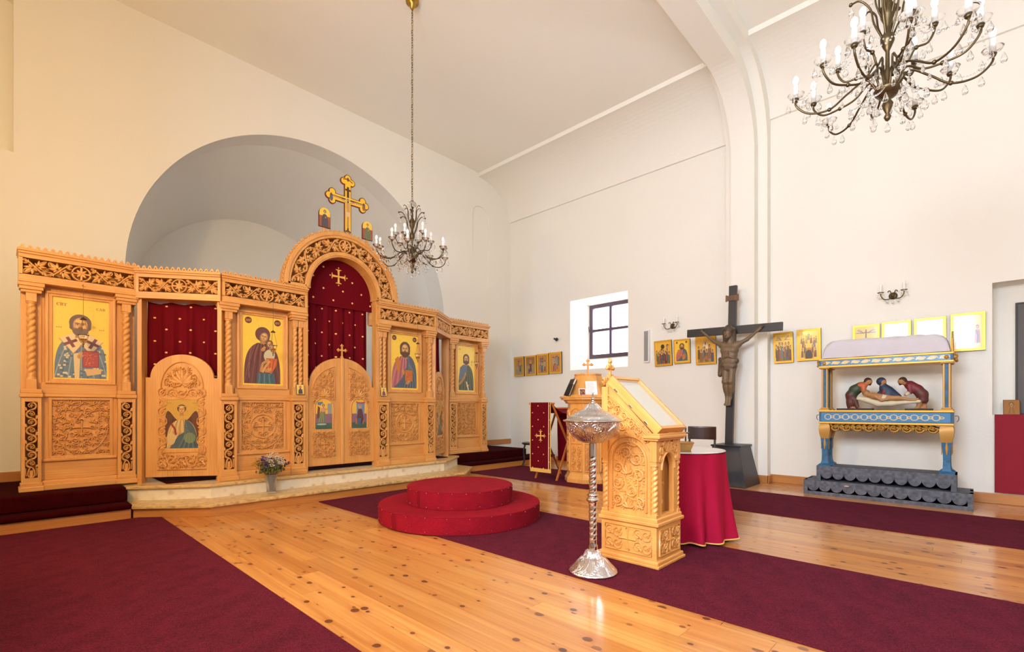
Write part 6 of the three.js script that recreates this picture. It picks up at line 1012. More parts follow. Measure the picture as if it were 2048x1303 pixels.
// ------------------------------------------------------------------ crucifix
{
  const t = thing('crucifix', 'tall black cross with a carved brown figure on a tapered black pedestal', 'crucifix', [7.96, 0, -2.79], -PI / 2);
  const B = Ph({ color: 0x17161a, roughness: 0.5, clearcoat: 0.25, clearcoatRoughness: 0.4, bumpMap: rep(grainBump, 3), bumpScale: 0.001 });
  part('pedestal', [boxUV(sqLoft2([[0.32, 0.34, 0.0], [0.32, 0.34, 0.01], [0.205, 0.245, 0.6]]))], B, t); part('pedestal_top', rlim(-0.225, 0.225, 0.6, 0.625, -0.26, 0.26, 0.006, 'x'), B, t, 'glossy black slab');
  function sqLoft2(prof) { const pos = [], idx = []; prof.forEach(([hx, hz, y]) => { for (const [a, b] of [[-1, -1], [1, -1], [1, 1], [-1, 1]]) pos.push(a * hx, y, b * hz); }); for (let j = 0; j < prof.length - 1; j++) for (let i = 0; i < 4; i++) { const a = j * 4 + i, b = j * 4 + (i + 1) % 4; idx.push(a, a + 4, b, b, a + 4, b + 4); } const g = new THREE.BufferGeometry(); g.setAttribute('position', new THREE.Float32BufferAttribute(pos, 3)); g.setIndex(idx); const q = g.toNonIndexed(); q.computeVertexNormals(); return q; }
  const lean = new THREE.Group(); lean.name = 'cross'; lean.position.set(-0.035, 0.6, 0); lean.rotation.z = -0.026; t.add(lean);
  part('upright', rlim(-0.058, 0.058, -0.02, 2.52, -0.03, 0.03, 0.004), B, lean); part('crossbeam', rlim(-0.72, 0.72, 1.76, 1.885, -0.028, 0.032, 0.004, 'x'), B, lean);
  part('title_board', [rlim(-0.085, 0.085, 2.28, 2.365, 0.03, 0.046, 0.006, 'x'), rlim(-0.1, -0.075, 2.27, 2.375, 0.028, 0.05, 0.008), rlim(0.075, 0.1, 2.27, 2.375, 0.028, 0.05, 0.008), (() => { const L = []; for (const [x, k] of [[-0.055, 'I'], [-0.02, 'N'], [0.02, 'R'], [0.055, 'I']]) { L.push(box(0.006, 0.05, 0.005, x - (k === 'I' ? 0 : 0.009), 2.322, 0.048)); if (k === 'N') L.push(box(0.006, 0.05, 0.005, x + 0.009, 2.322, 0.048), bar([x - 0.009, 2.345, 0.048], [x + 0.009, 2.3, 0.048], 0.006, 0.005)); if (k === 'R') L.push(box(0.016, 0.006, 0.005, x, 2.344, 0.048), box(0.016, 0.006, 0.005, x, 2.322, 0.048), box(0.006, 0.024, 0.005, x + 0.008, 2.333, 0.048), bar([x - 0.004, 2.322, 0.048], [x + 0.01, 2.298, 0.048], 0.006, 0.005)); } return merge(L); })()], S({ color: 0x6e4e34, roughness: 0.6 }), lean, 'small brown board lettered INRI');
  // figure; local y from the pedestal top
  const C = [new THREE.Color(0x6e583e), new THREE.Color(0x564430), new THREE.Color(0x4a3a28)], P = [];
  const Y = (y) => y - 0.6; const a = (x, y, z) => [x, Y(y), z];
  P.push(cap(a(-0.012, 2.40, 0.125), a(-0.018, 2.325, 0.145), 0.066, 0.052), sp(a(-0.01, 2.405, 0.11), 0.082, 2), sp(a(-0.01, 2.44, 0.115), 0.06, 2), cap(a(-0.022, 2.285, 0.165), a(-0.026, 2.245, 0.16), 0.036, 0.018, 2), cap(a(-0.02, 2.36, 0.19), a(-0.022, 2.325, 0.208), 0.009, 0.012), sp(a(-0.048, 2.365, 0.178), 0.013), sp(a(0.01, 2.365, 0.178), 0.013), cap(a(-0.075, 2.39, 0.1), a(-0.085, 2.23, 0.085), 0.038, 0.02, 2), cap(a(0.055, 2.39, 0.1), a(0.066, 2.23, 0.085), 0.038, 0.02, 2));
  for (let i = 0; i < 14; i++) { const q = i / 14 * 2 * PI; P.push(sp(a(-0.01 + 0.07 * Math.cos(q), 2.41 + 0.02 * Math.sin(i * 3), 0.11 + 0.065 * Math.sin(q)), 0.022, 2)); }
  P.push(cap(a(0, 2.29, 0.1), a(0, 2.18, 0.085), 0.046, 0.055));
  P.push(cap(a(-0.085, 2.17, 0.085), a(0.085, 2.17, 0.085), 0.062, 0.062), cap(a(-0.055, 2.1, 0.095), a(0.055, 2.1, 0.095), 0.082, 0.082), cap(a(-0.045, 2.02, 0.09), a(0.045, 2.02, 0.09), 0.076, 0.076), cap(a(-0.04, 1.94, 0.085), a(0.04, 1.94, 0.085), 0.07, 0.07), cap(a(-0.045, 1.86, 0.085), a(0.045, 1.86, 0.085), 0.072, 0.072));
  for (let i = 0; i < 4; i++) for (const s of [-1, 1]) P.push(cap(a(s * 0.02, 2.08 - i * 0.028, 0.168), a(s * 0.085, 2.06 - i * 0.03, 0.14), 0.009, 0.008));
  for (const s of [-1, 1]) {
    P.push(cap(a(s * 0.125, 2.19, 0.08), a(s * 0.25, 2.255, 0.07), 0.039, 0.029), cap(a(s * 0.25, 2.255, 0.07), a(s * 0.39, 2.375, 0.06), 0.029, 0.018), cap(a(s * 0.39, 2.375, 0.06), a(s * 0.43, 2.41, 0.055), 0.021, 0.024), sp(a(s * 0.12, 2.185, 0.08), 0.055));
    P.push(cap(a(s * 0.05, 1.84, 0.09), a(s * 0.042, 1.62, 0.125), 0.064, 0.046), sp(a(s * 0.042, 1.61, 0.132), 0.046), cap(a(s * 0.042, 1.6, 0.12), a(s * 0.024, 1.36, 0.075), 0.047, 0.028), cap(a(s * 0.036, 1.53, 0.1), a(s * 0.034, 1.47, 0.09), 0.049, 0.042), cap(a(s * 0.02, 1.35, 0.08), a(s * 0.02, 1.255, 0.115), 0.029, 0.022));
    for (let i = 0; i < 5; i++) P.push(cap(a(s * (0.006 + 0.009 * i), 1.26, 0.122), a(s * (0.008 + 0.01 * i), 1.236 + 0.003 * i, 0.13), 0.0075, 0.0065));
  }
  P.push(cap(a(-0.095, 1.93, 0.085), a(0.095, 1.93, 0.09), 0.05, 0.05, 1), cap(a(-0.08, 1.9, 0.13), a(0.08, 1.885, 0.13), 0.022, 0.02, 1), cap(a(-0.08, 1.87, 0.1), a(0.07, 1.85, 0.105), 0.055, 0.05, 1), cap(a(-0.06, 1.855, 0.15), a(0.07, 1.83, 0.145), 0.018, 0.016, 1), cap(a(-0.04, 1.82, 0.115), a(0.03, 1.8, 0.12), 0.05, 0.044, 1), cap(a(-0.12, 1.95, 0.08), a(-0.145, 1.97, 0.075), 0.036, 0.03, 1), cap(a(-0.145, 1.95, 0.075), a(-0.145, 1.72, 0.065), 0.026, 0.036, 1), cap(a(-0.115, 1.9, 0.08), a(-0.12, 1.75, 0.07), 0.024, 0.026, 1));
  const body = [bodyGeo(P, 0.016, 0.0075, C)];
  for (const s of [-1, 1]) for (let i = 0; i < 5; i++) { const q = i - 2, ang = 0.7 + q * 0.22; const f = cap([s * 0.43, Y(2.415), 0.058], [s * (0.43 + Math.cos(ang) * (i === 0 ? 0.035 : 0.05)), Y(2.415) + Math.sin(ang) * (i === 0 ? 0.035 : 0.05), 0.07], 0.007, 0.005); body.push(bodyGeo([f, cap(f.b, [f.b[0] - s * 0.004, f.b[1] + 0.012, f.b[2] + 0.014], 0.006, 0.0045)], 0.004, 0.003, C)); }
  // loincloth folds and rib lines come from the carved surface
  part('figure', mergeGeometries(body.map(clean)), S({ vertexColors: true, roughness: 0.5, bumpMap: rep(plasterBump, 1), bumpScale: 0 }), lean, 'carved brown wooden figure with outstretched arms');
}
// ------------------------------------------------------------------ blue and gold bier
{
  const t = thing('bier', 'blue and gold painted bier with four curved legs on a black scalloped base', 'bier', [8.03, 0, -0.88], -PI / 2);
  const dk = S({ color: 0x6e727c, roughness: 0.7, bumpMap: rep(grainBump, 2), bumpScale: 0.002, map: rep(dataTex(256, 256, (u, v) => { const k = 160 + 70 * noise(u * 24, v * 24, 24, 24) + 25 * noise(u * 90, v * 90, 90, 90); return [k, k, k]; }), 1.5) });
  const scallop = (hw, y0, y1, n, dip, strip) => { const w = 2 * (hw - 0.05) / n, pts = [[-hw, y1], [-hw, y0], [-hw + 0.05, y0]]; if (!strip) pts[2][1] = y0; const low = y0 + (strip || 0); const o = []; for (let i = 0; i < n; i++) { const c = -hw + 0.05 + (i + 0.5) * w; o.push(...arcPts(c, low + dip, w / 2, dip * 0.92, PI, 2 * PI, 10)); } return shape([[-hw, y0], ...[[-hw + 0.05, y0]], ...o, [hw - 0.05, y0], [hw, y0], [hw, y1], [-hw, y1]]); };
  part('lower_base', [ext(scallop(0.865, 0.0, 0.2, 12, 0.075, 0.05), 0.03, 0.235, 0), lim(-0.865, -0.835, 0, 0.2, -0.265, 0.236), lim(0.835, 0.865, 0, 0.2, -0.265, 0.236), lim(-0.865, 0.865, 0.185, 0.2, -0.265, 0.25, 'x'), lim(-0.85, 0.85, 0, 0.19, -0.265, -0.245, 'x'), lim(-0.865, 0.865, 0, 0.048, 0.237, 0.264, 'x')], dk, t, 'dark slate lower base with scalloped cut-outs');
  part('upper_base', [ext(scallop(0.72, 0.2, 0.4, 10, 0.085, 0.02), 0.03, 0.175, 0), lim(-0.72, -0.69, 0.2, 0.4, -0.225, 0.176), lim(0.69, 0.72, 0.2, 0.4, -0.225, 0.176), lim(-0.72, 0.72, 0.385, 0.4, -0.225, 0.19, 'x'), lim(-0.7, 0.7, 0.2, 0.39, -0.225, -0.205, 'x')], dk, t);
  part('paint_chip', [ball(0.03, -0.36, 0.155, 0.262, 8, 0.35)].map(g => g.translate(0, 0, 0)), S({ color: 0xd8b49c, roughness: 0.8 }), t, 'chipped spot of bare plaster');
  const blue = S({ color: 0x286a94, roughness: 0.55, map: dataTex(256, 256, (u, v) => { const n = noise(u * 20, v * 20, 20, 20), m = noise(u * 60, v * 60, 60, 60); return mixc([205, 215, 220], n > 0.74 ? [255, 200, 160] : [255, 255, 255], m); }) }), gd = S({ color: 0xb98a3e, metalness: 0.25, roughness: 0.45 }), gdBright = S({ color: 0xe0a838, metalness: 0.3, roughness: 0.4 });
  for (const sx of [-1, 1]) for (const sz of [-1, 1]) {
    const X = sx * 0.63, Z = sz * 0.13;
    const L = part('leg', sqLoft([[0.048, 0], [0.036, 0.05], [0.033, 0.14], [0.037, 0.26], [0.047, 0.36], [0.05, 0.38]], X, Z, 0.425), blue, t);
    part('leg_knee', sqLoft([[0.047, 0.355], [0.06, 0.42], [0.067, 0.48], [0.064, 0.53], [0.05, 0.56], [0.05, 0.575]], X, Z, 0.425), gd, L, 'gilded knee');
    for (const [a, b] of [[0, 1], [1, 0], [-1, 0], [0, -1]]) {  const g = ribbonGeo([lobe(0, 0, -PI / 2, 0.16, 0.03)], { h: 0.006, z: 0 }); g.rotateY(Math.atan2(a, b)); g.translate(X + a * 0.042, 0.79, Z + b * 0.042); part('knee_leaf', g, gd, L); } part('foot', sqLoft([[0.075, 0], [0.075, 0.012], [0.055, 0.03], [0.046, 0.035]], X, Z, 0.4), blue, L);
    const p = part('post', rlim(X - 0.032, X + 0.032, 1.185, 1.75, Z - 0.032, Z + 0.032, 0.004), blue, t);
    part('post_gilding', [[1, 1], [1, -1], [-1, 1], [-1, -1]].map(([a, b]) => rlim(X + a * 0.026 - 0.01, X + a * 0.026 + 0.01, 1.19, 1.745, Z + b * 0.026 - 0.01, Z + b * 0.026 + 0.01, 0.004)), gd, p);
    part('post_collar', [rlim(X - 0.06, X + 0.06, 1.165, 1.185, Z - 0.06, Z + 0.06, 0.006, 'x'), rlim(X - 0.045, X + 0.045, 1.185, 1.205, Z - 0.045, Z + 0.045, 0.006, 'x'), rlim(X - 0.06, X + 0.06, 1.735, 1.752, Z - 0.06, Z + 0.06, 0.006, 'x')], gd, p);
    part('corner_rosette', ball(0.026, X, 1.81, Z + sz * 0.055, 10), M.gilt, p); part('corner_rosette', [ball(0.026, X + sx * 0.07, 1.81, Z, 10), ball(0.016, X + sx * 0.085, 1.78, Z, 8), ball(0.016, X + sx * 0.085, 1.84, Z, 8)], M.gilt, p);
  }
  const rail = (y0, y1, draw, nm) => {
    const hw = 0.69, hz = 0.19, h = y1 - y0, tex = Ph({ map: canvasTex(1024, 96, draw), roughness: 0.5, clearcoat: 0.3, clearcoatRoughness: 0.2 });
    const f = part(nm, [lim(-hw, hw, y0, y1, -hz, hz, 'x')], blue, t); part('painted_band', quad(2 * hw - 0.05, h * 0.62, hz + 0.001, y0 + h * 0.19, 0, 0.004), tex, f, 'blue band with gold ornament');
    part('gold_moulding', [y0 + 0.014, y1 - 0.012].flatMap(y => [rlim(-hw - 0.008, hw + 0.008, y - 0.016, y + 0.012, -hz - 0.008, hz + 0.012, 0.008, 'x')]), gdBright, f);
  };
  const bands = (c, w, h) => { c.fillStyle = '#2f78a8'; c.fillRect(0, 0, w, h); for (let i = 0; i < 400; i++) { c.fillStyle = rnd() < 0.5 ? 'rgba(20,60,100,0.3)' : 'rgba(120,170,200,0.3)'; c.fillRect(rnd() * w, rnd() * h, rr(3, 10), rr(1, 4)); } };
  rail(0.985, 1.17, (c, w, h) => { bands(c, w, h); for (let i = 0; i < 24; i++) { c.strokeStyle = '#d8b87c'; c.lineWidth = 8; c.beginPath(); c.ellipse(w * (i + 0.5) / 24 * 0.92 + w * 0.04, h * 0.5, i % 2 ? 16 : 28, i % 2 ? 10 : h * 0.3, 0, 0, 2 * PI); c.stroke(); } }, 'lower_rail');
  rail(1.75, 1.875, (c, w, h) => { bands(c, w, h); for (let i = 0; i < 12; i++) { const x = w * (i + 0.5) / 12; blob(c, x, h * 0.5, 34, h * 0.26, '#e2c07c', i % 2 ? 0.5 : -0.5); blob(c, x + 30, h * 0.4, 18, 10, '#d8b060', 0.8); blob(c, x - 26, h * 0.62, 14, 8, '#e8cc90', -0.6); } }, 'top_rail');
  const ap = []; for (let i = 0; i < 9; i++) { const x = (i - 4) * 0.125, s = i < 4 ? 1 : -1; if (i === 4) ap.push({ p: spiral(x, -0.045, 0.045, 0.01, 0, 9, 26), w: 0.024 }, ...palm(x, -0.05, -PI / 2, 0.05, 5, 2.4)); else ap.push({ p: spiral(x, -0.05, 0.05, 0.012, s > 0 ? PI : 0, s > 0 ? PI + 8 : -8, 26), w: tail(0.028, 0.6) }, { p: bez([x - 0.06, -0.01], [x - 0.02, -0.1], [x + 0.02, 0], [x + 0.07, -0.06]), w: 0.024 }, ...palm(x + s * 0.04, -0.03, -PI / 2 + s * 0.5, 0.06, 5, 2.6)); }
  for (const z of [0.16, -0.16]) part('carved_apron', ribbonGeo(ap, { h: 0.02, d: 0.016, z: 0 }).translate(0, 0.985, z), M.gilt, t, 'gilded carved scrollwork');
  for (const s of [-1, 1]) part('hook', tube([[s * 0.7, 1.1, 0.1], [s * 0.73, 1.1, 0.1], [s * 0.735, 1.05, 0.1], [s * 0.72, 1.03, 0.1]], 0.004, 12, 6), M.black, t);
  // shroud over the top
  const c = thing('shroud_cover', 'pale lilac grey cloth draped over the top of the blue bier', 'cloth', [8.03, 1.878, -0.88], -PI / 2), nx = 60, nz = 26, pos = [], idx = [];
  for (let j = 0; j <= nz; j++) for (let i = 0; i <= nx; i++) { const u = i / nx * 2 - 1, v = j / nz * 2 - 1, x = 0.665 * u, ex = Math.pow(1 - Math.pow(Math.abs(u), 14), 0.6), ez = Math.pow(Math.max(0, 1 - Math.pow(Math.abs(v), 4.5)), 0.55), wob = 0.012 * noise(i * 0.28 + 5, j * 0.5) + 0.006 * Math.sin(i * 0.6 + j * 0.7); pos.push(x, (0.235 - 0.015 * u) * ez * ex + wob * ez, 0.2 * v + 0.012 * Math.sin(i * 0.35) * (1 - ez)); }
  for (let j = 0; j < nz; j++) for (let i = 0; i < nx; i++) { const a = j * (nx + 1) + i; idx.push(a, a + nx + 1, a + 1, a + 1, a + nx + 1, a + nx + 2); }
  const g = new THREE.BufferGeometry(); g.setAttribute('position', new THREE.Float32BufferAttribute(pos, 3)); g.setIndex(idx); g.computeVertexNormals();
  part('cloth', boxUV(g), Ph({ color: 0xcfc8cc, roughness: 0.95, side: THREE.DoubleSide, sheen: 0.3, bumpMap: rep(plasterBump, 4), bumpScale: 0.003 }), c);
  part('end_board', ext(shape([[-0.16, 0], [0.16, 0], [0.15, 0.16], [0.05, 0.22], [0, 0.26], [-0.05, 0.22], [-0.15, 0.16]]), 0.02, 0, 0.004).rotateY(PI / 2).translate(0.67, 0, 0), M.gilt, c, 'gilded end board');
}
// ---- painted carved group standing in the bier
{
  const t = thing('lamentation_carving', 'painted carved group of three mourners holding a reclining figure inside the bier', 'sculpture', [7.985, 1.1705, -0.88], -PI / 2);
  const col = ['#5a2a22', '#34412c', '#b85a30', '#3a2418', '#a87848', '#26364e', '#6e1c22', '#57322a', '#c9bfa0', '#8a6a3a'].map(h => new THREE.Color(h)), mt = S({ vertexColors: true, roughness: 0.55 });
  part('base_slab', rlim(-0.5, -0.1, 0, 0.022, -0.07, 0.07, 0.004, 'x'), S({ color: 0x2a1c26, roughness: 0.6 }), t); part('base_slab', rlim(0.23, 0.5, 0, 0.02, -0.06, 0.06, 0.004, 'x'), S({ color: 0x2a1c26, roughness: 0.6 }), t);
  const head = (x, y, z, d, hair) => [sp([x, y, z], 0.038, 4), sp([x - d * 0.008, y + 0.014, z - 0.008], 0.043, hair), sp([x + d * 0.034, y - 0.006, z + 0.012], 0.009, 4), cap([x + d * 0.016, y - 0.03, z + 0.008], [x + d * 0.02, y - 0.044, z + 0.008], 0.016, 0.01, hair)];
  part('figure', bodyGeo([...head(-0.15, 0.375, 0.02, 1, 3), cap([-0.175, 0.35, 0.01], [-0.21, 0.335, 0], 0.026, 0.03, 4), cap([-0.235, 0.315, 0], [-0.3, 0.27, 0], 0.062, 0.066, 1), cap([-0.3, 0.27, 0], [-0.345, 0.2, 0], 0.066, 0.06, 1), cap([-0.345, 0.2, 0], [-0.345, 0.08, 0], 0.064, 0.05, 0), cap([-0.35, 0.1, 0.01], [-0.36, 0.035, 0.01], 0.045, 0.028, 0), cap([-0.3, 0.14, 0.03], [-0.27, 0.045, 0.03], 0.034, 0.024, 7), cap([-0.27, 0.035, 0.03], [-0.235, 0.03, 0.035], 0.014, 0.011, 4), cap([-0.35, 0.032, 0.02], [-0.315, 0.03, 0.03], 0.014, 0.011, 4), cap([-0.2, 0.32, 0.035], [-0.195, 0.25, 0.05], 0.032, 0.026, 2), cap([-0.195, 0.25, 0.05], [-0.15, 0.215, 0.055], 0.022, 0.016, 2), sp([-0.14, 0.21, 0.055], 0.017, 4), cap([-0.235, 0.33, 0.03], [-0.19, 0.33, 0.03], 0.036, 0.03, 2)], 0.02, 0.0075, col), mt, t, 'mourner in green and dark red bending from the left');
  part('figure', bodyGeo([...head(-0.005, 0.37, -0.005, 1, 3).map(p => p.c === 3 ? { ...p, c: 5 } : p), sp([-0.02, 0.375, -0.015], 0.05, 5), cap([0.0, 0.32, -0.01], [0.02, 0.28, -0.01], 0.03, 0.036, 4), cap([0.02, 0.28, -0.015], [0.06, 0.2, -0.015], 0.06, 0.07, 5), cap([0.06, 0.25, -0.02], [0.15, 0.17, -0.02], 0.06, 0.045, 5), cap([-0.03, 0.22, -0.01], [-0.05, 0.19, 0.0], 0.03, 0.024, 5), cap([0.02, 0.25, 0.03], [0.0, 0.2, 0.05], 0.022, 0.018, 6), sp([-0.01, 0.195, 0.055], 0.016, 4)], 0.02, 0.0075, col), mt, t, 'mourner in a dark blue mantle behind');
  part('figure', bodyGeo([...head(0.2, 0.368, 0.02, -1, 3), cap([0.228, 0.345, 0.01], [0.26, 0.33, 0], 0.026, 0.03, 4), cap([0.28, 0.315, 0], [0.35, 0.26, 0], 0.058, 0.06, 6), cap([0.35, 0.26, 0], [0.395, 0.2, 0], 0.058, 0.06, 7), cap([0.395, 0.2, 0], [0.405, 0.13, 0], 0.062, 0.055, 0), cap([0.375, 0.11, 0.02], [0.36, 0.03, 0.02], 0.032, 0.02, 4), cap([0.41, 0.11, 0], [0.425, 0.03, 0], 0.032, 0.02, 4), cap([0.36, 0.03, 0.02], [0.325, 0.026, 0.025], 0.014, 0.011, 4), cap([0.425, 0.03, 0], [0.395, 0.026, 0.01], 0.014, 0.011, 4), cap([0.27, 0.31, 0.035], [0.285, 0.23, 0.05], 0.03, 0.024, 6), cap([0.285, 0.23, 0.05], [0.25, 0.2, 0.06], 0.022, 0.016, 8), sp([0.238, 0.193, 0.06], 0.016, 4)], 0.02, 0.0075, col), mt, t, 'mourner in a red tunic bending from the right');
  part('reclining_figure', bodyGeo([...head(-0.165, 0.215, 0.055, 1, 9), cap([-0.13, 0.2, 0.055], [-0.1, 0.19, 0.055], 0.02, 0.024, 4), cap([-0.09, 0.185, 0.055], [0.0, 0.165, 0.055], 0.045, 0.04, 4), cap([0.0, 0.165, 0.055], [0.06, 0.155, 0.055], 0.04, 0.038, 8), cap([0.06, 0.155, 0.06], [0.17, 0.155, 0.065], 0.038, 0.027, 4), cap([0.17, 0.155, 0.065], [0.33, 0.125, 0.06], 0.026, 0.015, 4), cap([0.06, 0.145, 0.035], [0.18, 0.14, 0.035], 0.035, 0.026, 4), cap([0.18, 0.14, 0.035], [0.34, 0.115, 0.035], 0.025, 0.015, 4), cap([0.33, 0.125, 0.055], [0.36, 0.145, 0.055], 0.014, 0.01, 4), cap([-0.07, 0.18, 0.09], [0.0, 0.125, 0.095], 0.019, 0.016, 4), cap([0.0, 0.125, 0.095], [0.06, 0.14, 0.095], 0.016, 0.012, 4)], 0.016, 0.0065, col), mt, t, 'pale reclining figure');
  part('shroud', bodyGeo([cap([-0.25, 0.155, 0.05], [-0.16, 0.13, 0.055], 0.03, 0.034, 8), cap([-0.16, 0.13, 0.055], [-0.04, 0.085, 0.055], 0.034, 0.04, 8), cap([-0.04, 0.085, 0.055], [0.1, 0.085, 0.055], 0.04, 0.034, 8), cap([0.1, 0.085, 0.055], [0.24, 0.1, 0.05], 0.032, 0.024, 8), cap([0.24, 0.1, 0.05], [0.37, 0.11, 0.05], 0.024, 0.022, 8)], 0.02, 0.0075, col), mt, t, 'cream burial cloth');
}
// ------------------------------------------------------------------ niche at the right edge
{
  solo('wall_cloth', (() => { const g = clothSheet(1.3, 0.975, (u, v) => 0.012 + 0.01 * Math.sin(u * 13) * v, 40, 14); g.rotateY(-PI / 2); g.translate(XR - 0.012, 1.118, 0.175); return g; })(), Ph({ color: 0x8c1226, roughness: 0.85, sheen: 0.9, sheenColor: new THREE.Color(0xd83a50), sheenRoughness: 0.4, side: THREE.DoubleSide, bumpMap: rep(pileBump, 2), bumpScale: 0.002 }), 'red velvet cloth hanging below the niche at the right edge', 'cloth');
  const t = thing('niche_icon', 'small bronze-toned icon leaning in the niche at the right edge', 'icon', [8.72, 1.112, 0.33], -PI / 2); const b = part('board', rlim(-0.075, 0.075, 0, 0.2, -0.012, 0.004, 0.003), M.brownSide, t); b.rotation.x = -0.35; const q = part('painting', quad(0.14, 0.19, 0.005, 0.005, 0, 0.004), S({ map: canvasTex(160, 208, (c, w, h) => { goldGround(c, w, h, [150, 100, 48]); robe(c, w * 0.2, w * 0.8, h * 0.45, h * 0.96, w * 0.5, '#8a6030', '#5c3c1c', '#c09050', 5); face(c, w * 0.5, h * 0.32, w * 0.14, { veil: '#6a4424', skin: '#8a5c34' }); }), metalness: 0.4, roughness: 0.4 }), t); q.rotation.x = -0.35;
  const p = thing('dark_picture', 'tall dark picture panel standing in the niche at the right edge', 'picture', [8.9, 1.112, 0.7], -PI / 2); part('panel', rlim(-0.33, 0.4, 0, 1.42, -0.015, 0.012, 0.004), S({ color: 0x57524e, roughness: 0.6, bumpMap: rep(grainBump, 2), bumpScale: 0.001 }), p); part('edge', frame(-0.33, 0, 0.4, 1.42, 0.02, 0.01, 0.01, 0.003), S({ color: 0x2a2420, roughness: 0.5 }), p); p.rotation.order = 'YXZ'; p.rotation.x = -0.005;
}
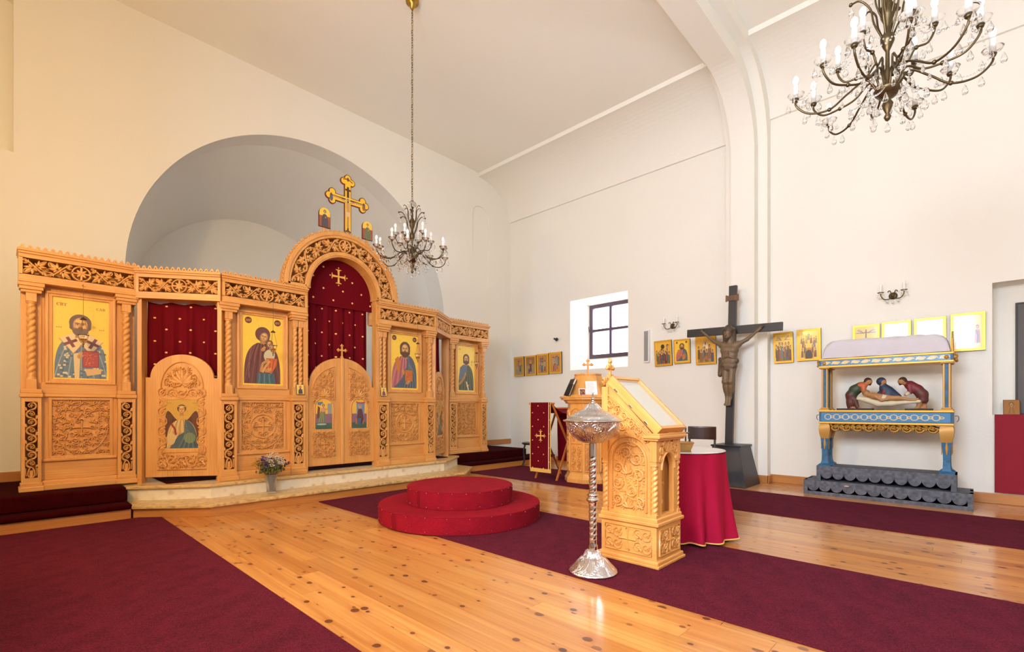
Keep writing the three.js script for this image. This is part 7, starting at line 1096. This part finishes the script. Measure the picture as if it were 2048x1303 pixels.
// ------------------------------------------------------------------ chandeliers
function chandelier(pos, ceilY, label) {
  const t = thing('crystal_chandelier', label, 'chandelier', pos);   // origin at the hub bowl
  const OB = M.oldBrass;
  part('stem', lathe([[0, -0.2], [0.012, -0.19], [0.02, -0.17], [0.01, -0.15], [0.022, -0.12], [0.03, -0.09], [0.014, -0.06], [0.045, -0.045], [0.055, -0.02], [0.045, 0.0], [0.02, 0.015], [0.012, 0.06], [0.024, 0.1], [0.012, 0.14], [0.011, 0.24], [0.024, 0.27], [0.036, 0.3], [0.038, 0.33], [0.02, 0.36], [0.014, 0.4], [0.036, 0.46], [0.04, 0.52], [0.014, 0.56], [0.011, 0.66], [0.016, 0.72]], 24), OB, t);
  part('crown', [lathe([[0.01, 0.69], [0.05, 0.71], [0.062, 0.74], [0.052, 0.77], [0.02, 0.79], [0.012, 0.82], [0, 0.83]], 24)], M.glass, t);
  part('hub_bowl', lathe([[0.015, -0.05], [0.04, -0.045], [0.066, -0.02], [0.074, 0.0], [0.068, 0.004], [0.035, -0.02], [0.015, -0.03]], 28), OB, t);
  const links = []; const top = ceilY - pos[1]; for (let y = 0.83, i = 0; y < top - 0.12; y += 0.034, i++) { const g = new THREE.TorusGeometry(0.011, 0.0028, 5, 10); g.scale(1, 1.9, 1); if (i % 2) g.rotateY(PI / 2); g.translate(0, y + 0.012, 0); links.push(clean(g)); }
  part('chain', links, OB, t); part('cable', tube([...Array(24).keys()].map(i => [0.012 * Math.sin(i * 2.1), lerp(0.83, top - 0.1, i / 23), 0.012 * Math.cos(i * 2.1)]), 0.004, 90, 5), S({ color: 0xb89a62, roughness: 0.6 }), t); part('ceiling_cup', lathe([[0, -0.14], [0.02, -0.13], [0.035, -0.1], [0.05, -0.085], [0.055, -0.06], [0.085, -0.05], [0.09, 0.0]], 28, 0, top, 0), M.brass, t);
  const dish = lathe([[0, 0], [0.02, 0.002], [0.042, 0.018], [0.05, 0.032], [0.046, 0.034], [0.03, 0.018], [0, 0.008]], 18), sleeve = cyl(0.0145, 0.0145, 0.08, 0, 0.008, 0, 14), bulbG = lathe([[0.011, 0], [0.018, 0.012], [0.021, 0.03], [0.017, 0.048], [0.006, 0.062], [0, 0.064]], 14), chainG = (a, b, sag) => { const o = []; for (let i = 1; i < 12; i++) { const f = i / 12; o.push(ball(0.0055, lerp(a[0], b[0], f), lerp(a[1], b[1], f) - sag * 4 * f * (1 - f), lerp(a[2], b[2], f), 5)); } return o; };
  const tier = (n, R, y, y0, a0, dip) => {
    const ends = []; for (let i = 0; i < n; i++) {
      const th = a0 + i * 2 * PI / n, c = Math.cos(th), s = Math.sin(th), P = (r, yy) => [r * c, yy, r * s], off = i % 2 ? 0.86 : 1, RR = R * off, yy = y + (i % 2 ? 0.06 : 0);
      const a = part('arm', [tube([P(0.05, y0), P(RR * 0.22, y0 + 0.09), P(RR * 0.42, y0 + 0.03), P(RR * 0.62, yy - dip), P(RR * 0.86, yy - dip * 0.95), P(RR * 1.0, yy - dip * 0.35), P(RR, yy)], 0.0064, 40, 7), ball(0.013, ...P(RR * 0.62, yy - dip), 8), lathe([[0, -0.02], [0.014, -0.015], [0.02, 0.0], [0, 0.004]], 12, ...P(RR, yy))], OB, t);
      for (const [g, nm, m, dy] of [[dish, 'drip_dish', M.glass, 0], [sleeve, 'candle_sleeve', M.candle, 0.004], [bulbG, 'bulb', M.bulb, 0.096]]) { const o = part(nm, g, m, a); o.position.set(RR * c, yy + dy, RR * s); }
      for (let k = 0; k < 4; k++) { const ph = th + k * PI / 2 + 0.4, o = part('crystal_drop', k % 2 ? tearG : tearBig, M.glass, a); o.position.set(RR * c + 0.047 * Math.cos(ph), yy - 0.045 - (k % 2 ? 0 : 0.03), RR * s + 0.047 * Math.sin(ph)); }
      const o = part('crystal_drop', tearBig, M.glass, a); o.position.set(RR * 0.75 * c, yy - dip - 0.09, RR * 0.75 * s); for (const f of [0.3, 0.48, 0.9]) { const o3 = part('crystal_drop', f > 0.8 ? tearBig : tearG, M.glass, a); o3.position.set(RR * f * c, (f > 0.8 ? yy - dip * 0.8 : y0 + 0.03) - 0.085, RR * f * s); } ends.push(P(RR, yy));
    }
    const bc = []; ends.forEach((e, i) => bc.push(...chainG(e, ends[(i + 1) % n], 0.07))); part('bead_garlands', bc, M.glass, t);
  };
  tier(12, 0.5, 0.07, 0.0, 0.2, 0.115); tier(6, 0.26, 0.24, 0.1, 0.46, 0.1);
  for (let i = 0; i < 6; i++) { const th = i * PI / 3 + 0.2, P = (r, y) => [r * Math.cos(th), y, r * Math.sin(th)]; const a = part('crown_scroll', [tube([P(0.03, 0.34), P(0.07, 0.44), P(0.09, 0.54), P(0.15, 0.61), P(0.19, 0.6)], 0.006, 20, 6), ball(0.012, ...P(0.192, 0.6), 8)], OB, t); const o = part('crystal_drop', tearBig, M.glass, a); o.position.set(0.19 * Math.cos(th), 0.52, 0.19 * Math.sin(th)); const b = part('crown_scroll', tube([P(0.03, 0.46), P(0.06, 0.56), P(0.07, 0.68), P(0.11, 0.72), P(0.125, 0.7)], 0.0055, 14, 6), OB, t); const o2 = part('crystal_drop', tearG, M.glass, b); o2.position.set(0.125 * Math.cos(th), 0.63, 0.125 * Math.sin(th)); }
  for (let i = 0; i < 8; i++) { const th = i * PI / 4; const o = part('crystal_drop', tearBig, M.glass, t); o.position.set(0.09 * Math.cos(th), -0.12, 0.09 * Math.sin(th)); const q = part('crystal_drop', tearBig, M.glass, t); q.position.set(0.2 * Math.cos(th + 0.3), -0.16, 0.2 * Math.sin(th + 0.3)); part('bead_strand', chainG([0.1 * Math.cos(th), -0.02, 0.1 * Math.sin(th)], [0.2 * Math.cos(th + 0.3), -0.1, 0.2 * Math.sin(th + 0.3)], 0.02), M.glass, t); }
  const bd = tearBig; const o = part('crystal_drop', bd, M.glass, t); o.position.set(0, -0.27, 0);
}
chandelier([3.9, 3.24, -5.6], 6.8, 'crystal chandelier hanging on a long chain before the icon screen');
chandelier([3.85, 3.2, -0.4], 6.95, 'large near crystal chandelier at the upper right');
renderer.render(scene, camera);
